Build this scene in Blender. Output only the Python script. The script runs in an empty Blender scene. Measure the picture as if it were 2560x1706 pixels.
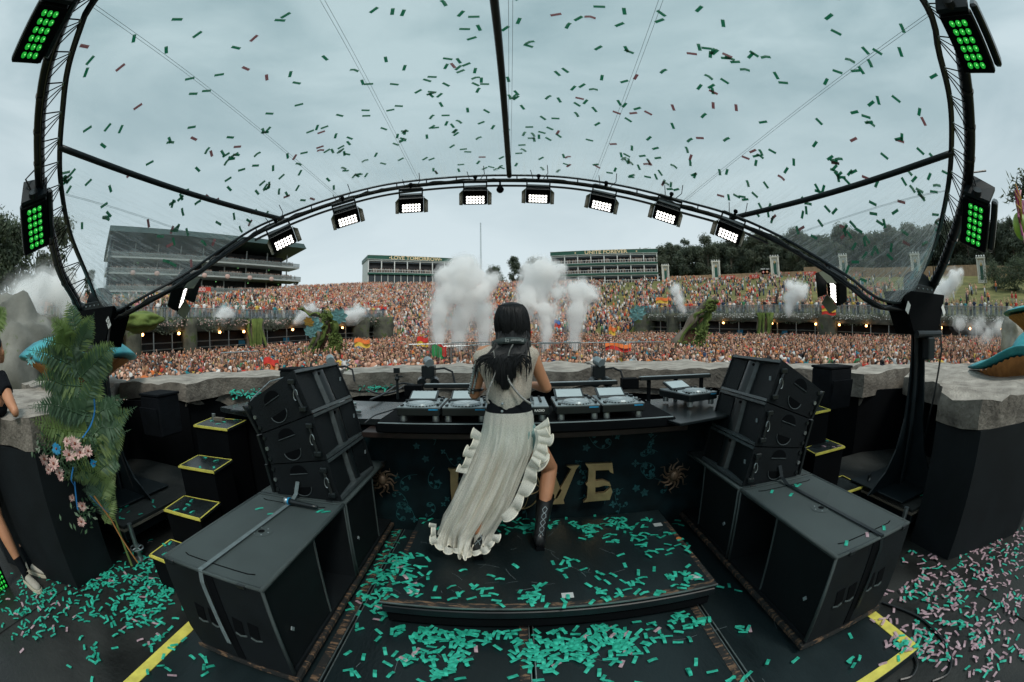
import bpy, bmesh, math, random
import numpy as np
from mathutils import Vector, Matrix, Euler
R = math.radians
rnd = random.Random(7)
C = bpy.context.scene.collection
sc = bpy.context.scene

# ---------------------------------------------------------------- camera: 15 mm fisheye, as the photograph's lens
CAM_H, PITCH, ROLL = 1.75, R(1.4), R(-1.0)
cam = bpy.data.cameras.new('camera'); camo = bpy.data.objects.new('camera', cam); C.objects.link(camo)
cam.type = 'PANO'; cam.sensor_width = 36; cam.clip_start = 0.02; cam.clip_end = 3000
cam.panorama_type = 'FISHEYE_EQUISOLID'; cam.fisheye_lens = 15.0; cam.fisheye_fov = R(200)
camo.location = (0, 0, CAM_H)
camo.rotation_euler = (Matrix.Rotation(R(90) - PITCH, 3, 'X') @ Matrix.Rotation(ROLL, 3, 'Z')).to_euler()
sc.camera = camo

# ---------------------------------------------------------------- overcast sky
SUN_EL, SUN_AZ = R(52), R(155)          # azimuth from +Y; the sun glows through cloud behind the stage
w = bpy.data.worlds.new('World'); sc.world = w; w.use_nodes = True
nt = w.node_tree; nt.nodes.clear()
def N(t, nt_, **k):
    n = nt_.nodes.new(t)
    for a, b in k.items(): setattr(n, a, b)
    return n
out = N('ShaderNodeOutputWorld', nt); bg = N('ShaderNodeBackground', nt); bg2 = N('ShaderNodeBackground', nt); add = N('ShaderNodeAddShader', nt)
sky = N('ShaderNodeTexSky', nt, sky_type='NISHITA', sun_disc=False, sun_elevation=SUN_EL, sun_rotation=SUN_AZ)
nt.links.new(sky.outputs[0], bg.inputs[0]); bg.inputs[1].default_value = 0.012
tc = N('ShaderNodeTexCoord', nt); mp = N('ShaderNodeMapping', nt); mp.inputs['Scale'].default_value = (1.0, 1.0, 3.2)
nt.links.new(tc.outputs['Generated'], mp.inputs[0])
n1 = N('ShaderNodeTexNoise', nt); n1.inputs['Scale'].default_value = 1.7; n1.inputs['Detail'].default_value = 6; n1.inputs['Roughness'].default_value = .52
n1.inputs['Distortion'].default_value = .5
nt.links.new(mp.outputs[0], n1.inputs[0])
cr = N('ShaderNodeValToRGB', nt)
cr.color_ramp.elements[0].position = .36; cr.color_ramp.elements[0].color = (.275, .385, .41, 1)
cr.color_ramp.elements[1].position = .62; cr.color_ramp.elements[1].color = (.47, .575, .595, 1)
nt.links.new(n1.outputs[0], cr.inputs[0])
sx = N('ShaderNodeSeparateXYZ', nt); nt.links.new(tc.outputs['Generated'], sx.inputs[0])
ramp2 = N('ShaderNodeMapRange', nt); ramp2.inputs[1].default_value = .10; ramp2.inputs[2].default_value = .62; ramp2.inputs[3].default_value = 1; ramp2.inputs[4].default_value = 0
nt.links.new(sx.outputs[2], ramp2.inputs[0])
mx = N('ShaderNodeMix', nt, data_type='RGBA'); mulf = N('ShaderNodeMath', nt, operation='MULTIPLY'); mulf.inputs[1].default_value = .72
nt.links.new(ramp2.outputs[0], mulf.inputs[0]); nt.links.new(mulf.outputs[0], mx.inputs[0])
nt.links.new(cr.outputs[0], mx.inputs[6]); mx.inputs[7].default_value = (.585, .64, .655, 1)
nt.links.new(mx.outputs[2], bg2.inputs[0]); bg2.inputs[1].default_value = 0.9
nt.links.new(bg.outputs[0], add.inputs[0]); nt.links.new(bg2.outputs[0], add.inputs[1]); nt.links.new(add.outputs[0], out.inputs[0])
sl = bpy.data.lights.new('sun', 'SUN'); sl.energy = 1.5; sl.angle = R(14); sl.color = (1, .95, .86)
so = bpy.data.objects.new('sun', sl); C.objects.link(so)
sd = Vector((math.sin(SUN_AZ) * math.cos(SUN_EL), math.cos(SUN_AZ) * math.cos(SUN_EL), math.sin(SUN_EL)))
so.rotation_euler = sd.to_track_quat('Z', 'Y').to_euler(); so.location = (0, 0, 60)
sc.view_settings.view_transform = 'Standard'; sc.view_settings.look = 'None'; sc.view_settings.exposure = 0.36; sc.view_settings.gamma = 1
sc.view_settings.use_curve_mapping = False
cy = sc.cycles
cy.max_bounces = 20; cy.diffuse_bounces = 3; cy.glossy_bounces = 3; cy.transparent_max_bounces = 24; cy.volume_bounces = 18
cy.volume_step_rate = 2.0; cy.volume_max_steps = 96; cy.use_denoising = True; cy.use_adaptive_sampling = True; cy.adaptive_threshold = .02
cy.caustics_reflective = False; cy.caustics_refractive = False; cy.sample_clamp_indirect = 4

# ---------------------------------------------------------------- survey of the place from the photograph's lens
FPX = 1066.7
def ray(px, py):
    x, y = px - 1280, 853 - py; c, s = math.cos(ROLL), math.sin(ROLL); x, y = c*x - s*y, s*x + c*y
    r = math.hypot(x, y) + 1e-9; th = 2*math.asin(min(.999, r/2/FPX))
    d = (math.sin(th)*x/r, math.cos(th), math.sin(th)*y/r); cp, sp = math.cos(PITCH), math.sin(PITCH)
    return Vector((d[0], cp*d[1] + sp*d[2], -sp*d[1] + cp*d[2]))
O = Vector((0, 0, CAM_H))
def on_z(px, py, z): d = ray(px, py); return O + d*((z - CAM_H)/d.z)
def on_y(px, py, y): d = ray(px, py); return O + d*(y/d.y)
def on_r(px, py, r): d = ray(px, py); return O + d*(r/math.hypot(d.x, d.y))
def on_plane(px, py, y0, k, z0):       # plane y = y0 + k (z - z0)
    d = ray(px, py); t = (y0 + k*(CAM_H - z0))/(d.y - k*d.z); return O + d*t
def azel(px, py): d = ray(px, py); return math.atan2(d.x, d.y), math.asin(d.z)

# ---------------------------------------------------------------- object helpers
def wloc(o):
    v = Vector((0, 0, 0))
    while o is not None: v += o.location; o = o.parent
    return v
def tag(o, label=None, cat=None, group=None, kind=None):
    if label: o['label'] = label
    if cat: o['category'] = cat
    if group: o['group'] = group
    if kind: o['kind'] = kind
    return o
def thing(name, label, cat, loc=(0, 0, 0), group=None):
    o = bpy.data.objects.new(name, None); o.empty_display_size = .1; C.objects.link(o); o.location = loc
    return tag(o, label, cat, group)
def copy_tree(o, parent=None):
    c = o.copy(); C.objects.link(c)
    if parent is not None: c.parent = parent
    for ch in list(o.children): copy_tree(ch, c)
    return c
class MB:
    def __init__(s): s.v = []; s.f = []; s.m = []; s.mi = 0
    def add(s, vs, fs):
        b = len(s.v); s.v += [tuple(v) for v in vs]; s.f += [tuple(i + b for i in f) for f in fs]; s.m += [s.mi]*len(fs); return s
    def box(s, c, d, rot=None, b=0.0):
        hx, hy, hz = d[0]/2, d[1]/2, d[2]/2; M = rot if rot is not None else Matrix.Identity(3); c = Vector(c)
        if b <= 0:
            vs = [c + M @ Vector((sx*hx, sy*hy, sz*hz)) for sx in (-1, 1) for sy in (-1, 1) for sz in (-1, 1)]
            return s.add(vs, [(0, 1, 3, 2), (4, 6, 7, 5), (0, 4, 5, 1), (2, 3, 7, 6), (0, 2, 6, 4), (1, 5, 7, 3)])
        vs = []; idx = {}
        for sx in (-1, 1):
            for sy in (-1, 1):
                for sz in (-1, 1):
                    for a in range(3):
                        p = [sx*hx, sy*hy, sz*hz]
                        for k, q in enumerate((sx, sy, sz)):
                            if k != a: p[k] -= q*b
                        idx[(sx, sy, sz, a)] = len(vs); vs.append(c + M @ Vector(p))
        fs = []
        for a in range(3):
            o = [(a + 1) % 3, (a + 2) % 3]
            for sg in (-1, 1):
                q = []
                for u, v2 in ((-1, -1), (1, -1), (1, 1), (-1, 1)):
                    k = [0, 0, 0]; k[a] = sg; k[o[0]] = u; k[o[1]] = v2; q.append(idx[(*k, a)])
                fs.append(q if sg > 0 else q[::-1])
            for u in (-1, 1):
                for v2 in (-1, 1):
                    q = []
                    for e, ax in ((-1, o[0]), (1, o[0]), (1, o[1]), (-1, o[1])):
                        k = [0, 0, 0]; k[a] = e; k[o[0]] = u; k[o[1]] = v2; q.append(idx[(*k, ax)])
                    fs.append(q if u*v2 < 0 else q[::-1])
        for sx in (-1, 1):
            for sy in (-1, 1):
                for sz in (-1, 1):
                    q = [idx[(sx, sy, sz, a)] for a in range(3)]; fs.append(q if sx*sy*sz > 0 else q[::-1])
        return s.add(vs, fs)
    def tube(s, pts, r, n=8, cap=True, r2=None):
        pts = [Vector(p) for p in pts]; rings = []; up = Vector((0, 0, 1)); m = len(pts)
        for i, p in enumerate(pts):
            t = (pts[min(i + 1, m-1)] - pts[max(i-1, 0)]).normalized()
            a = up - t*up.dot(t)
            if a.length < .05: a = Vector((1, 0, 0)) - t*t.x
            a.normalize(); b = t.cross(a); up = a
            rr = r[i] if isinstance(r, (list, tuple)) else r
            rings.append([p + (a*math.cos(q*2*math.pi/n) + b*math.sin(q*2*math.pi/n))*rr for q in range(n)])
        return s.loft(rings, cap=cap)
    def loft(s, rings, close=True, cap=True):
        n = len(rings[0]); vs = [v for r in rings for v in r]; fs = []
        for i in range(len(rings) - 1):
            for j in range(n if close else n - 1):
                k = (j + 1) % n; fs.append((i*n + j, i*n + k, (i+1)*n + k, (i+1)*n + j))
        if cap and close: fs += [tuple(range(n))[::-1], tuple((len(rings)-1)*n + j for j in range(n))]
        return s.add(vs, fs)
    def cyl(s, p0, p1, r, r1=None, n=12):
        return s.tube([p0, p1], [r, r if r1 is None else r1], n)
    def ball(s, c, r, n=10, m=6, rot=None):
        c = Vector(c); r = Vector(r) if not isinstance(r, (int, float)) else Vector((r, r, r)); M = rot if rot is not None else Matrix.Identity(3); rings = []
        for i in range(1, m):
            a = math.pi*i/m; rings.append([c + M @ Vector((r.x*math.sin(a)*math.cos(2*math.pi*j/n), r.y*math.sin(a)*math.sin(2*math.pi*j/n), -r.z*math.cos(a))) for j in range(n)])
        return s.loft(rings)
    def poly(s, pts, ext):                    # polygon (3d points) swept by a vector
        pts = [Vector(p) for p in pts]; e = Vector(ext); n = len(pts)
        return s.add(pts + [p + e for p in pts], [tuple(range(n))[::-1], tuple(range(n, 2*n))] + [(i, (i+1) % n, n + (i+1) % n, n + i) for i in range(n)])
    def quad(s, a, b, c, d): return s.add([a, b, c, d], [(0, 1, 2, 3)])
    def grid(s, fn, nu, nv):
        vs = [fn(i/nu, j/nv) for i in range(nu + 1) for j in range(nv + 1)]
        return s.add(vs, [(i*(nv+1) + j, (i+1)*(nv+1) + j, (i+1)*(nv+1) + j + 1, i*(nv+1) + j + 1) for i in range(nu) for j in range(nv)])
    def build(s, name, mats, parent=None, smooth=False, origin=None):
        me = bpy.data.meshes.new(name); o0 = wloc(parent) if parent is not None else Vector(origin or (0, 0, 0))
        me.from_pydata([(a - o0.x, b - o0.y, c - o0.z) for a, b, c in s.v], [], s.f)
        if not isinstance(mats, (list, tuple)): mats = [mats]
        for m in mats: me.materials.append(m)
        if len(mats) > 1: me.polygons.foreach_set('material_index', s.m)
        if smooth: me.polygons.foreach_set('use_smooth', [True]*len(me.polygons))
        me.validate(); me.update()
        o = bpy.data.objects.new(name, me); C.objects.link(o)
        if parent is not None: o.parent = parent
        elif origin: o.location = origin
        return o
def fix_normals(o):
    bm = bmesh.new(); bm.from_mesh(o.data); bmesh.ops.recalc_face_normals(bm, faces=bm.faces); bm.to_mesh(o.data); bm.free(); return o
def autosmooth(o, deg=35):
    for p in o.data.polygons: p.use_smooth = True
    bm = bmesh.new(); bm.from_mesh(o.data)
    for e in bm.edges:
        e.smooth = len(e.link_faces) == 2 and e.calc_face_angle(0) < R(deg)
    bm.to_mesh(o.data); bm.free(); return o
def rz(a): return Matrix.Rotation(a, 3, 'Z')
def ry(a): return Matrix.Rotation(a, 3, 'Y')
def rx(a): return Matrix.Rotation(a, 3, 'X')

# ---------------------------------------------------------------- materials
def mat(name, col, rough=.6, metal=0, var=.25, scale=6, bump=0, bscale=40, spec=.5, emis=None, estr=0, col2=None, wear=0, wearcol=None, wscale=3, rvar=.0, stretch=None, alpha=None, sheen=0):
    m = bpy.data.materials.new(name); m.use_nodes = True; nt = m.node_tree; p = nt.nodes['Principled BSDF']
    p.inputs['Roughness'].default_value = rough; p.inputs['Metallic'].default_value = metal; p.inputs['Specular IOR Level'].default_value = spec
    p.inputs['Base Color'].default_value = (*col, 1)
    tc = N('ShaderNodeTexCoord', nt); src = tc.outputs['Object']
    if stretch:
        mp = N('ShaderNodeMapping', nt); mp.inputs['Scale'].default_value = stretch; nt.links.new(src, mp.inputs[0]); src = mp.outputs[0]
    last = None
    if var or col2:
        n = N('ShaderNodeTexNoise', nt); n.inputs['Scale'].default_value = scale; n.inputs['Detail'].default_value = 5; nt.links.new(src, n.inputs[0])
        c = N('ShaderNodeValToRGB', nt); c.color_ramp.elements[0].position = .3; c.color_ramp.elements[1].position = .7
        a = [max(0, x*(1 - var)) for x in col]; b = list(col2) if col2 else [min(1, x*(1 + var)) for x in col]
        c.color_ramp.elements[0].color = (*a, 1); c.color_ramp.elements[1].color = (*b, 1)
        nt.links.new(n.outputs[0], c.inputs[0]); last = c.outputs[0]
        if rvar:
            mr = N('ShaderNodeMapRange', nt); mr.inputs[1].default_value = .3; mr.inputs[2].default_value = .7; mr.inputs[3].default_value = rough - rvar; mr.inputs[4].default_value = rough + rvar
            nt.links.new(n.outputs[0], mr.inputs[0]); nt.links.new(mr.outputs[0], p.inputs['Roughness'])
    if wear:
        n = N('ShaderNodeTexNoise', nt); n.inputs['Scale'].default_value = wscale; n.inputs['Detail'].default_value = 9; n.inputs['Roughness'].default_value = .72; nt.links.new(src, n.inputs[0])
        mr = N('ShaderNodeMapRange', nt); mr.inputs[1].default_value = 1 - wear; mr.inputs[2].default_value = 1 - wear + .035; nt.links.new(n.outputs[0], mr.inputs[0])
        mx = N('ShaderNodeMix', nt, data_type='RGBA'); nt.links.new(mr.outputs[0], mx.inputs[0])
        if last: nt.links.new(last, mx.inputs[6])
        else: mx.inputs[6].default_value = (*col, 1)
        mx.inputs[7].default_value = (*(wearcol or (.2, .17, .13)), 1); last = mx.outputs[2]
    if last: nt.links.new(last, p.inputs['Base Color'])
    if bump:
        n = N('ShaderNodeTexNoise', nt); n.inputs['Scale'].default_value = bscale; n.inputs['Detail'].default_value = 6; nt.links.new(src, n.inputs[0])
        b = N('ShaderNodeBump', nt); b.inputs['Strength'].default_value = bump; b.inputs['Distance'].default_value = .02
        nt.links.new(n.outputs[0], b.inputs['Height']); nt.links.new(b.outputs[0], p.inputs['Normal'])
    if emis: p.inputs['Emission Color'].default_value = (*emis, 1); p.inputs['Emission Strength'].default_value = estr
    return m
M = {}
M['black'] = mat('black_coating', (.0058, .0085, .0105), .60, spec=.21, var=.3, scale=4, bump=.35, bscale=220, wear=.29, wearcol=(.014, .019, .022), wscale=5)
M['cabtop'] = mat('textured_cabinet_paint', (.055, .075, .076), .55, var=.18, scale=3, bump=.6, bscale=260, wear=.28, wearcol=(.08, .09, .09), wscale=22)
M['grille'] = mat('speaker_mesh_cloth', (.004, .0065, .008), .6, spec=.22, var=.2, bump=.3, bscale=500)
M['shiny'] = mat('black_gloss_plastic', (.008, .0115, .013), .3, var=.2, spec=.5)
M['matte'] = mat('matte_black', (.0018, .0026, .0036), .85, var=.3, scale=3, spec=.10)
M['lip'] = mat('grey_cabinet_lip', (.05, .062, .066), .38, var=.3, scale=20, spec=.5)  # rims and ribs a paler grey than the black cabinet
M['steel'] = mat('galvanised_steel', (.38, .42, .43), .35, .9, var=.3, scale=20)
M['blacksteel'] = mat('black_painted_steel', (.006, .011, .014), .42, .1, spec=.35, var=.3, scale=9, wear=.31, wearcol=(.04, .06, .065), wscale=14)
M['ply'] = mat('black_stage_plywood', (.016, .0175, .0165), .55, var=.7, scale=1.8, rvar=.14, spec=.35, bump=.25, bscale=30, wear=.30, wearcol=(.10, .085, .07), wscale=9)
M['plydeck'] = mat('black_stage_deck', (.007, .0135, .0155), .42, var=.5, scale=2.0, rvar=.12, spec=.4, bump=.12, bscale=60, wear=.30, wearcol=(.12, .095, .07), wscale=7, stretch=(1, .35, 1))
M['woodedge'] = mat('bare_worn_plywood_edge', (.14, .085, .05), .7, var=.6, scale=14, wear=.56, wearcol=(.012, .013, .013), wscale=9, stretch=(1, 4, 1))
M['alu'] = mat('aluminium_profile', (.30, .36, .36), .33, .8, var=.3, scale=10)
M['tape'] = mat('yellow_tape', (.62, .56, .10), .6, var=.2, scale=12, wear=.33, wearcol=(.25, .22, .06), wscale=8)
M['steptop'] = mat('black_step_laminate', (.018, .024, .026), .25, var=.4, scale=3, rvar=.1)
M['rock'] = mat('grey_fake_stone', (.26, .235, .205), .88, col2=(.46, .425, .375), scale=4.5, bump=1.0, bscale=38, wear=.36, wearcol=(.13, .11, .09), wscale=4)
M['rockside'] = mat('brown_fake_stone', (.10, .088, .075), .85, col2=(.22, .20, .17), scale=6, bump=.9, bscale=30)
M['mossrock'] = mat('mossy_stone', (.08, .085, .07), .9, col2=(.28, .28, .25), scale=.8, bump=.9, bscale=6, wear=.40, wearcol=(.09, .14, .03), wscale=.9)
M['darkrock'] = mat('dark_mossy_rock', (.05, .055, .04), .9, col2=(.13, .13, .10), scale=1.2, bump=.9, bscale=7, wear=.45, wearcol=(.07, .10, .03), wscale=1.2)
M['moss'] = mat('green_moss', (.07, .12, .02), .95, col2=(.15, .20, .05), scale=1.2, bump=.9, bscale=9)
M['bark'] = mat('grey_brown_root', (.09, .07, .05), .9, col2=(.22, .19, .15), scale=2, bump=.9, bscale=8, stretch=(1, 1, .3))
M['stairwood'] = mat('brown_stair_board', (.10, .045, .022), .7, var=.3)
M['grass'] = mat('grass', (.095, .11, .022), .95, col2=(.20, .185, .06), scale=.35, bump=.4, bscale=4)
M['dirt'] = mat('trampled_ground', (.11, .09, .06), .95, col2=(.16, .15, .09), scale=.3)
M['white'] = mat('white_paint', (.72, .74, .73), .55, var=.08, scale=2)
M['offwhite'] = mat('cream_stone_paint', (.60, .58, .52), .7, var=.15, scale=1)
M['gfascia'] = mat('dark_green_fascia', (.012, .085, .058), .5, var=.15, scale=.6)
M['gold'] = mat('gold_lettering', (.85, .66, .40), .5, .0, var=.15)
M['goldmetal'] = mat('brushed_gold', (.50, .36, .19), .33, .75, var=.35, scale=5, bump=.15, bscale=60)
M['glass'] = mat('dark_glass', (.02, .03, .035), .1, var=.1)
M['interior'] = mat('dark_interior', (.018, .018, .02), .8, var=.5, scale=1)
M['bark2'] = mat('tree_bark', (.10, .085, .065), .9, var=.4, scale=4)
M['fence'] = mat('timber_hoarding', (.36, .24, .15), .8, var=.2, scale=1)
M['cap'] = mat('turquoise_mushroom_cap', (.018, .20, .27), .55, col2=(.05, .42, .46), scale=2.2, bump=.5, bscale=14, wear=.30, wearcol=(.35, .55, .55), wscale=14)
M['gill'] = mat('orange_mushroom_gills', (.42, .19, .06), .7, var=.3, scale=5)
M['stem'] = mat('pale_mushroom_stem', (.38, .36, .31), .8, var=.3, scale=3, bump=.6, bscale=10)
M['strap'] = mat('grey_webbing_strap', (.13, .17, .18), .6, var=.2, scale=30, bump=.4, bscale=300)
M['cable'] = mat('black_cable', (.01, .012, .014), .4, var=0)
M['teal'] = mat('dark_teal_cloth_print', (.0025, .011, .014), .7, spec=.2, var=.6, scale=5)
M['vine'] = mat('teal_vine_print', (.010, .085, .095), .6, var=.5, scale=9)
M['brownled'] = mat('dark_brown_ledge', (.022, .012, .010), .45, var=.5, scale=8)
M['silver'] = mat('silver_deck_face', (.30, .36, .38), .35, .3, var=.15, scale=8)
M['screen'] = mat('bright_display', (.45, .52, .54), .25, var=.05)
M['platter'] = mat('grey_jog_platter', (.32, .37, .39), .3, .2, var=.12)
M['skin'] = mat('skin', (.50, .235, .13), .5, var=.10, scale=9, spec=.4)
M['skin2'] = mat('fair_skin', (.52, .27, .19), .55, var=.12, scale=9)
M['hair'] = mat('black_hair', (.006, .007, .009), .46, spec=.35, var=.4, scale=30, stretch=(8, 8, .4))
M['boot'] = mat('black_leather', (.010, .011, .012), .35, var=.3)
M['cloth'] = mat('black_cloth', (.005, .0065, .009), .9, spec=.15, var=.3, bump=.3, bscale=60)
M['sneaker'] = mat('beige_sneaker', (.36, .34, .29), .7, var=.12, scale=20, bump=.3, bscale=90)
M['sole'] = mat('cream_sole', (.52, .48, .38), .7, var=.1)
M['beads'] = mat('black_and_white_beads', (.30, .30, .29), .35, .4, var=.3, scale=90)
M['petal'] = mat('pink_petal', (.55, .22, .22), .6, col2=(.74, .62, .54), scale=34, var=.2)
M['petalc'] = mat('rust_flower_centre', (.22, .07, .04), .8, var=.3)
M['bluefl'] = mat('blue_ribbed_flower', (.01, .22, .42), .55, var=.3, scale=30)
M['ribbon'] = mat('blue_ribbon', (.015, .14, .36), .5, var=.2)
M['bigpetal'] = mat('turquoise_petal', (.26, .56, .58), .6, var=.4, scale=2.5)
M['yelpetal'] = mat('yellow_petal', (.62, .36, .08), .6, var=.2)
M['magenta'] = mat('magenta_spiky_petal', (.24, .02, .10), .55, var=.4, scale=3)
M['lime'] = mat('lime_green_bulb', (.20, .32, .03), .5, var=.3, scale=4)
M['pinkpetal'] = mat('pale_pink_petal', (.50, .22, .26), .6, var=.2)
M['red'] = mat('red_sign', (.55, .05, .03), .6, var=.1)
M['orange'] = mat('orange_plastic', (.62, .20, .06), .5, var=.1)
M['bronze'] = mat('dark_bronze', (.11, .075, .05), .5, .5, var=.4, scale=12)
M['led'] = mat('lit_white_led', (.8, .8, .8), .3, var=0, emis=(1, .97, .90), estr=2.6)
M['ledgreen'] = mat('lit_green_led', (.02, .5, .05), .2, var=0, emis=(.04, 1, .10), estr=.22)
M['ledcore'] = mat('lit_green_led_core', (.3, .8, .3), .2, var=0, emis=(.35, 1, .30), estr=1.0)
M['bulb'] = mat('lit_warm_bulb', (.8, .5, .2), .4, var=0, emis=(1, .45, .15), estr=9)
M['visor'] = mat('olive_lit_visor', (.05, .06, .03), .5, var=.2)
M['pvcseam'] = mat('grey_plastic_seam', (.20, .27, .28), .4, var=.3)
M['concrete'] = mat('concrete_slab_edge', (.42, .45, .45), .7, var=.12, scale=.5)
M['standroof'] = mat('dark_green_grandstand_roof', (.025, .052, .05), .6, var=.2, scale=.3)

def leafmat(name, c1, c2, rough=.7, tr=.35, scale=.8):
    m = mat(name, c1, rough, col2=c2, var=.35, scale=scale)
    nt = m.node_tree; p = nt.nodes['Principled BSDF']; o = nt.nodes['Material Output']
    t = N('ShaderNodeBsdfTranslucent', nt); t.inputs[0].default_value = (*[min(1, x*1.7) for x in c2], 1)
    a = N('ShaderNodeMixShader', nt); a.inputs[0].default_value = tr
    nt.links.new(p.outputs[0], a.inputs[1]); nt.links.new(t.outputs[0], a.inputs[2]); nt.links.new(a.outputs[0], o.inputs[0]); return m
M['leaf1'] = leafmat('dark_tree_leaves', (.040, .062, .042), (.09, .12, .068))
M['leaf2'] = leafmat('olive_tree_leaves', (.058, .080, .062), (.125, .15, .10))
M['leaf3'] = leafmat('haze_tinted_tree_leaves', (.055, .078, .060), (.12, .15, .105))  # distance haze painted into the three tree greens: lightened, this one greyed
M['fern'] = leafmat('fern_frond_green', (.10, .19, .045), (.30, .40, .14), .5, .3)
M['fern2'] = leafmat('dark_fern_frond', (.05, .11, .055), (.13, .24, .13), .45, .25)
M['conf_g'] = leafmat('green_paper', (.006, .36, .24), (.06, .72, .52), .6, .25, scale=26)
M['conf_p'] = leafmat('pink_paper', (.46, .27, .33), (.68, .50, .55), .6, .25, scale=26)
M['conf_gc'] = leafmat('backlit_green_paper', (.004, .11, .05), (.008, .16, .08), .6, .3)  # strips on the canopy: darkness of backlit paper put into both colours
M['conf_pc'] = leafmat('backlit_pink_paper', (.20, .075, .085), (.28, .11, .12), .6, .25)

def sheer(name, col, alpha, scale, pat=True, amin=.15):
    m = mat(name, col, .8, var=.06, scale=6); nt = m.node_tree; p = nt.nodes['Principled BSDF']; o = nt.nodes['Material Output']
    tl = N('ShaderNodeBsdfTranslucent', nt); tl.inputs[0].default_value = (*col, 1)
    m1 = N('ShaderNodeMixShader', nt); m1.inputs[0].default_value = .45; nt.links.new(p.outputs[0], m1.inputs[1]); nt.links.new(tl.outputs[0], m1.inputs[2])
    t = N('ShaderNodeBsdfTransparent', nt); a = N('ShaderNodeMixShader', nt)
    tcn = N('ShaderNodeTexCoord', nt); v = N('ShaderNodeTexVoronoi', nt); v.inputs['Scale'].default_value = scale; nt.links.new(tcn.outputs['Object'], v.inputs[0])
    mr = N('ShaderNodeMapRange', nt); mr.inputs[1].default_value = .15; mr.inputs[2].default_value = .5; mr.inputs[3].default_value = amin; mr.inputs[4].default_value = alpha
    nt.links.new(v.outputs['Distance'], mr.inputs[0]); nt.links.new(mr.outputs[0], a.inputs[0])
    nt.links.new(t.outputs[0], a.inputs[1]); nt.links.new(m1.outputs[0], a.inputs[2]); nt.links.new(a.outputs[0], o.inputs[0]); return m
M['sheer'] = sheer('sheer_cream_mesh_skirt', (.92, .90, .82), 1.0, 210, amin=.62)
M['sheertop'] = sheer('sheer_cream_mesh_top', (.84, .81, .72), 1.0, 190, amin=.35)
M['barrier'] = sheer('grey_crowd_barrier_infill', (.32, .36, .36), .55, 3, amin=.35)
M['hem'] = mat('cream_rolled_hem', (.86, .81, .69), .8, var=.05)

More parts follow.
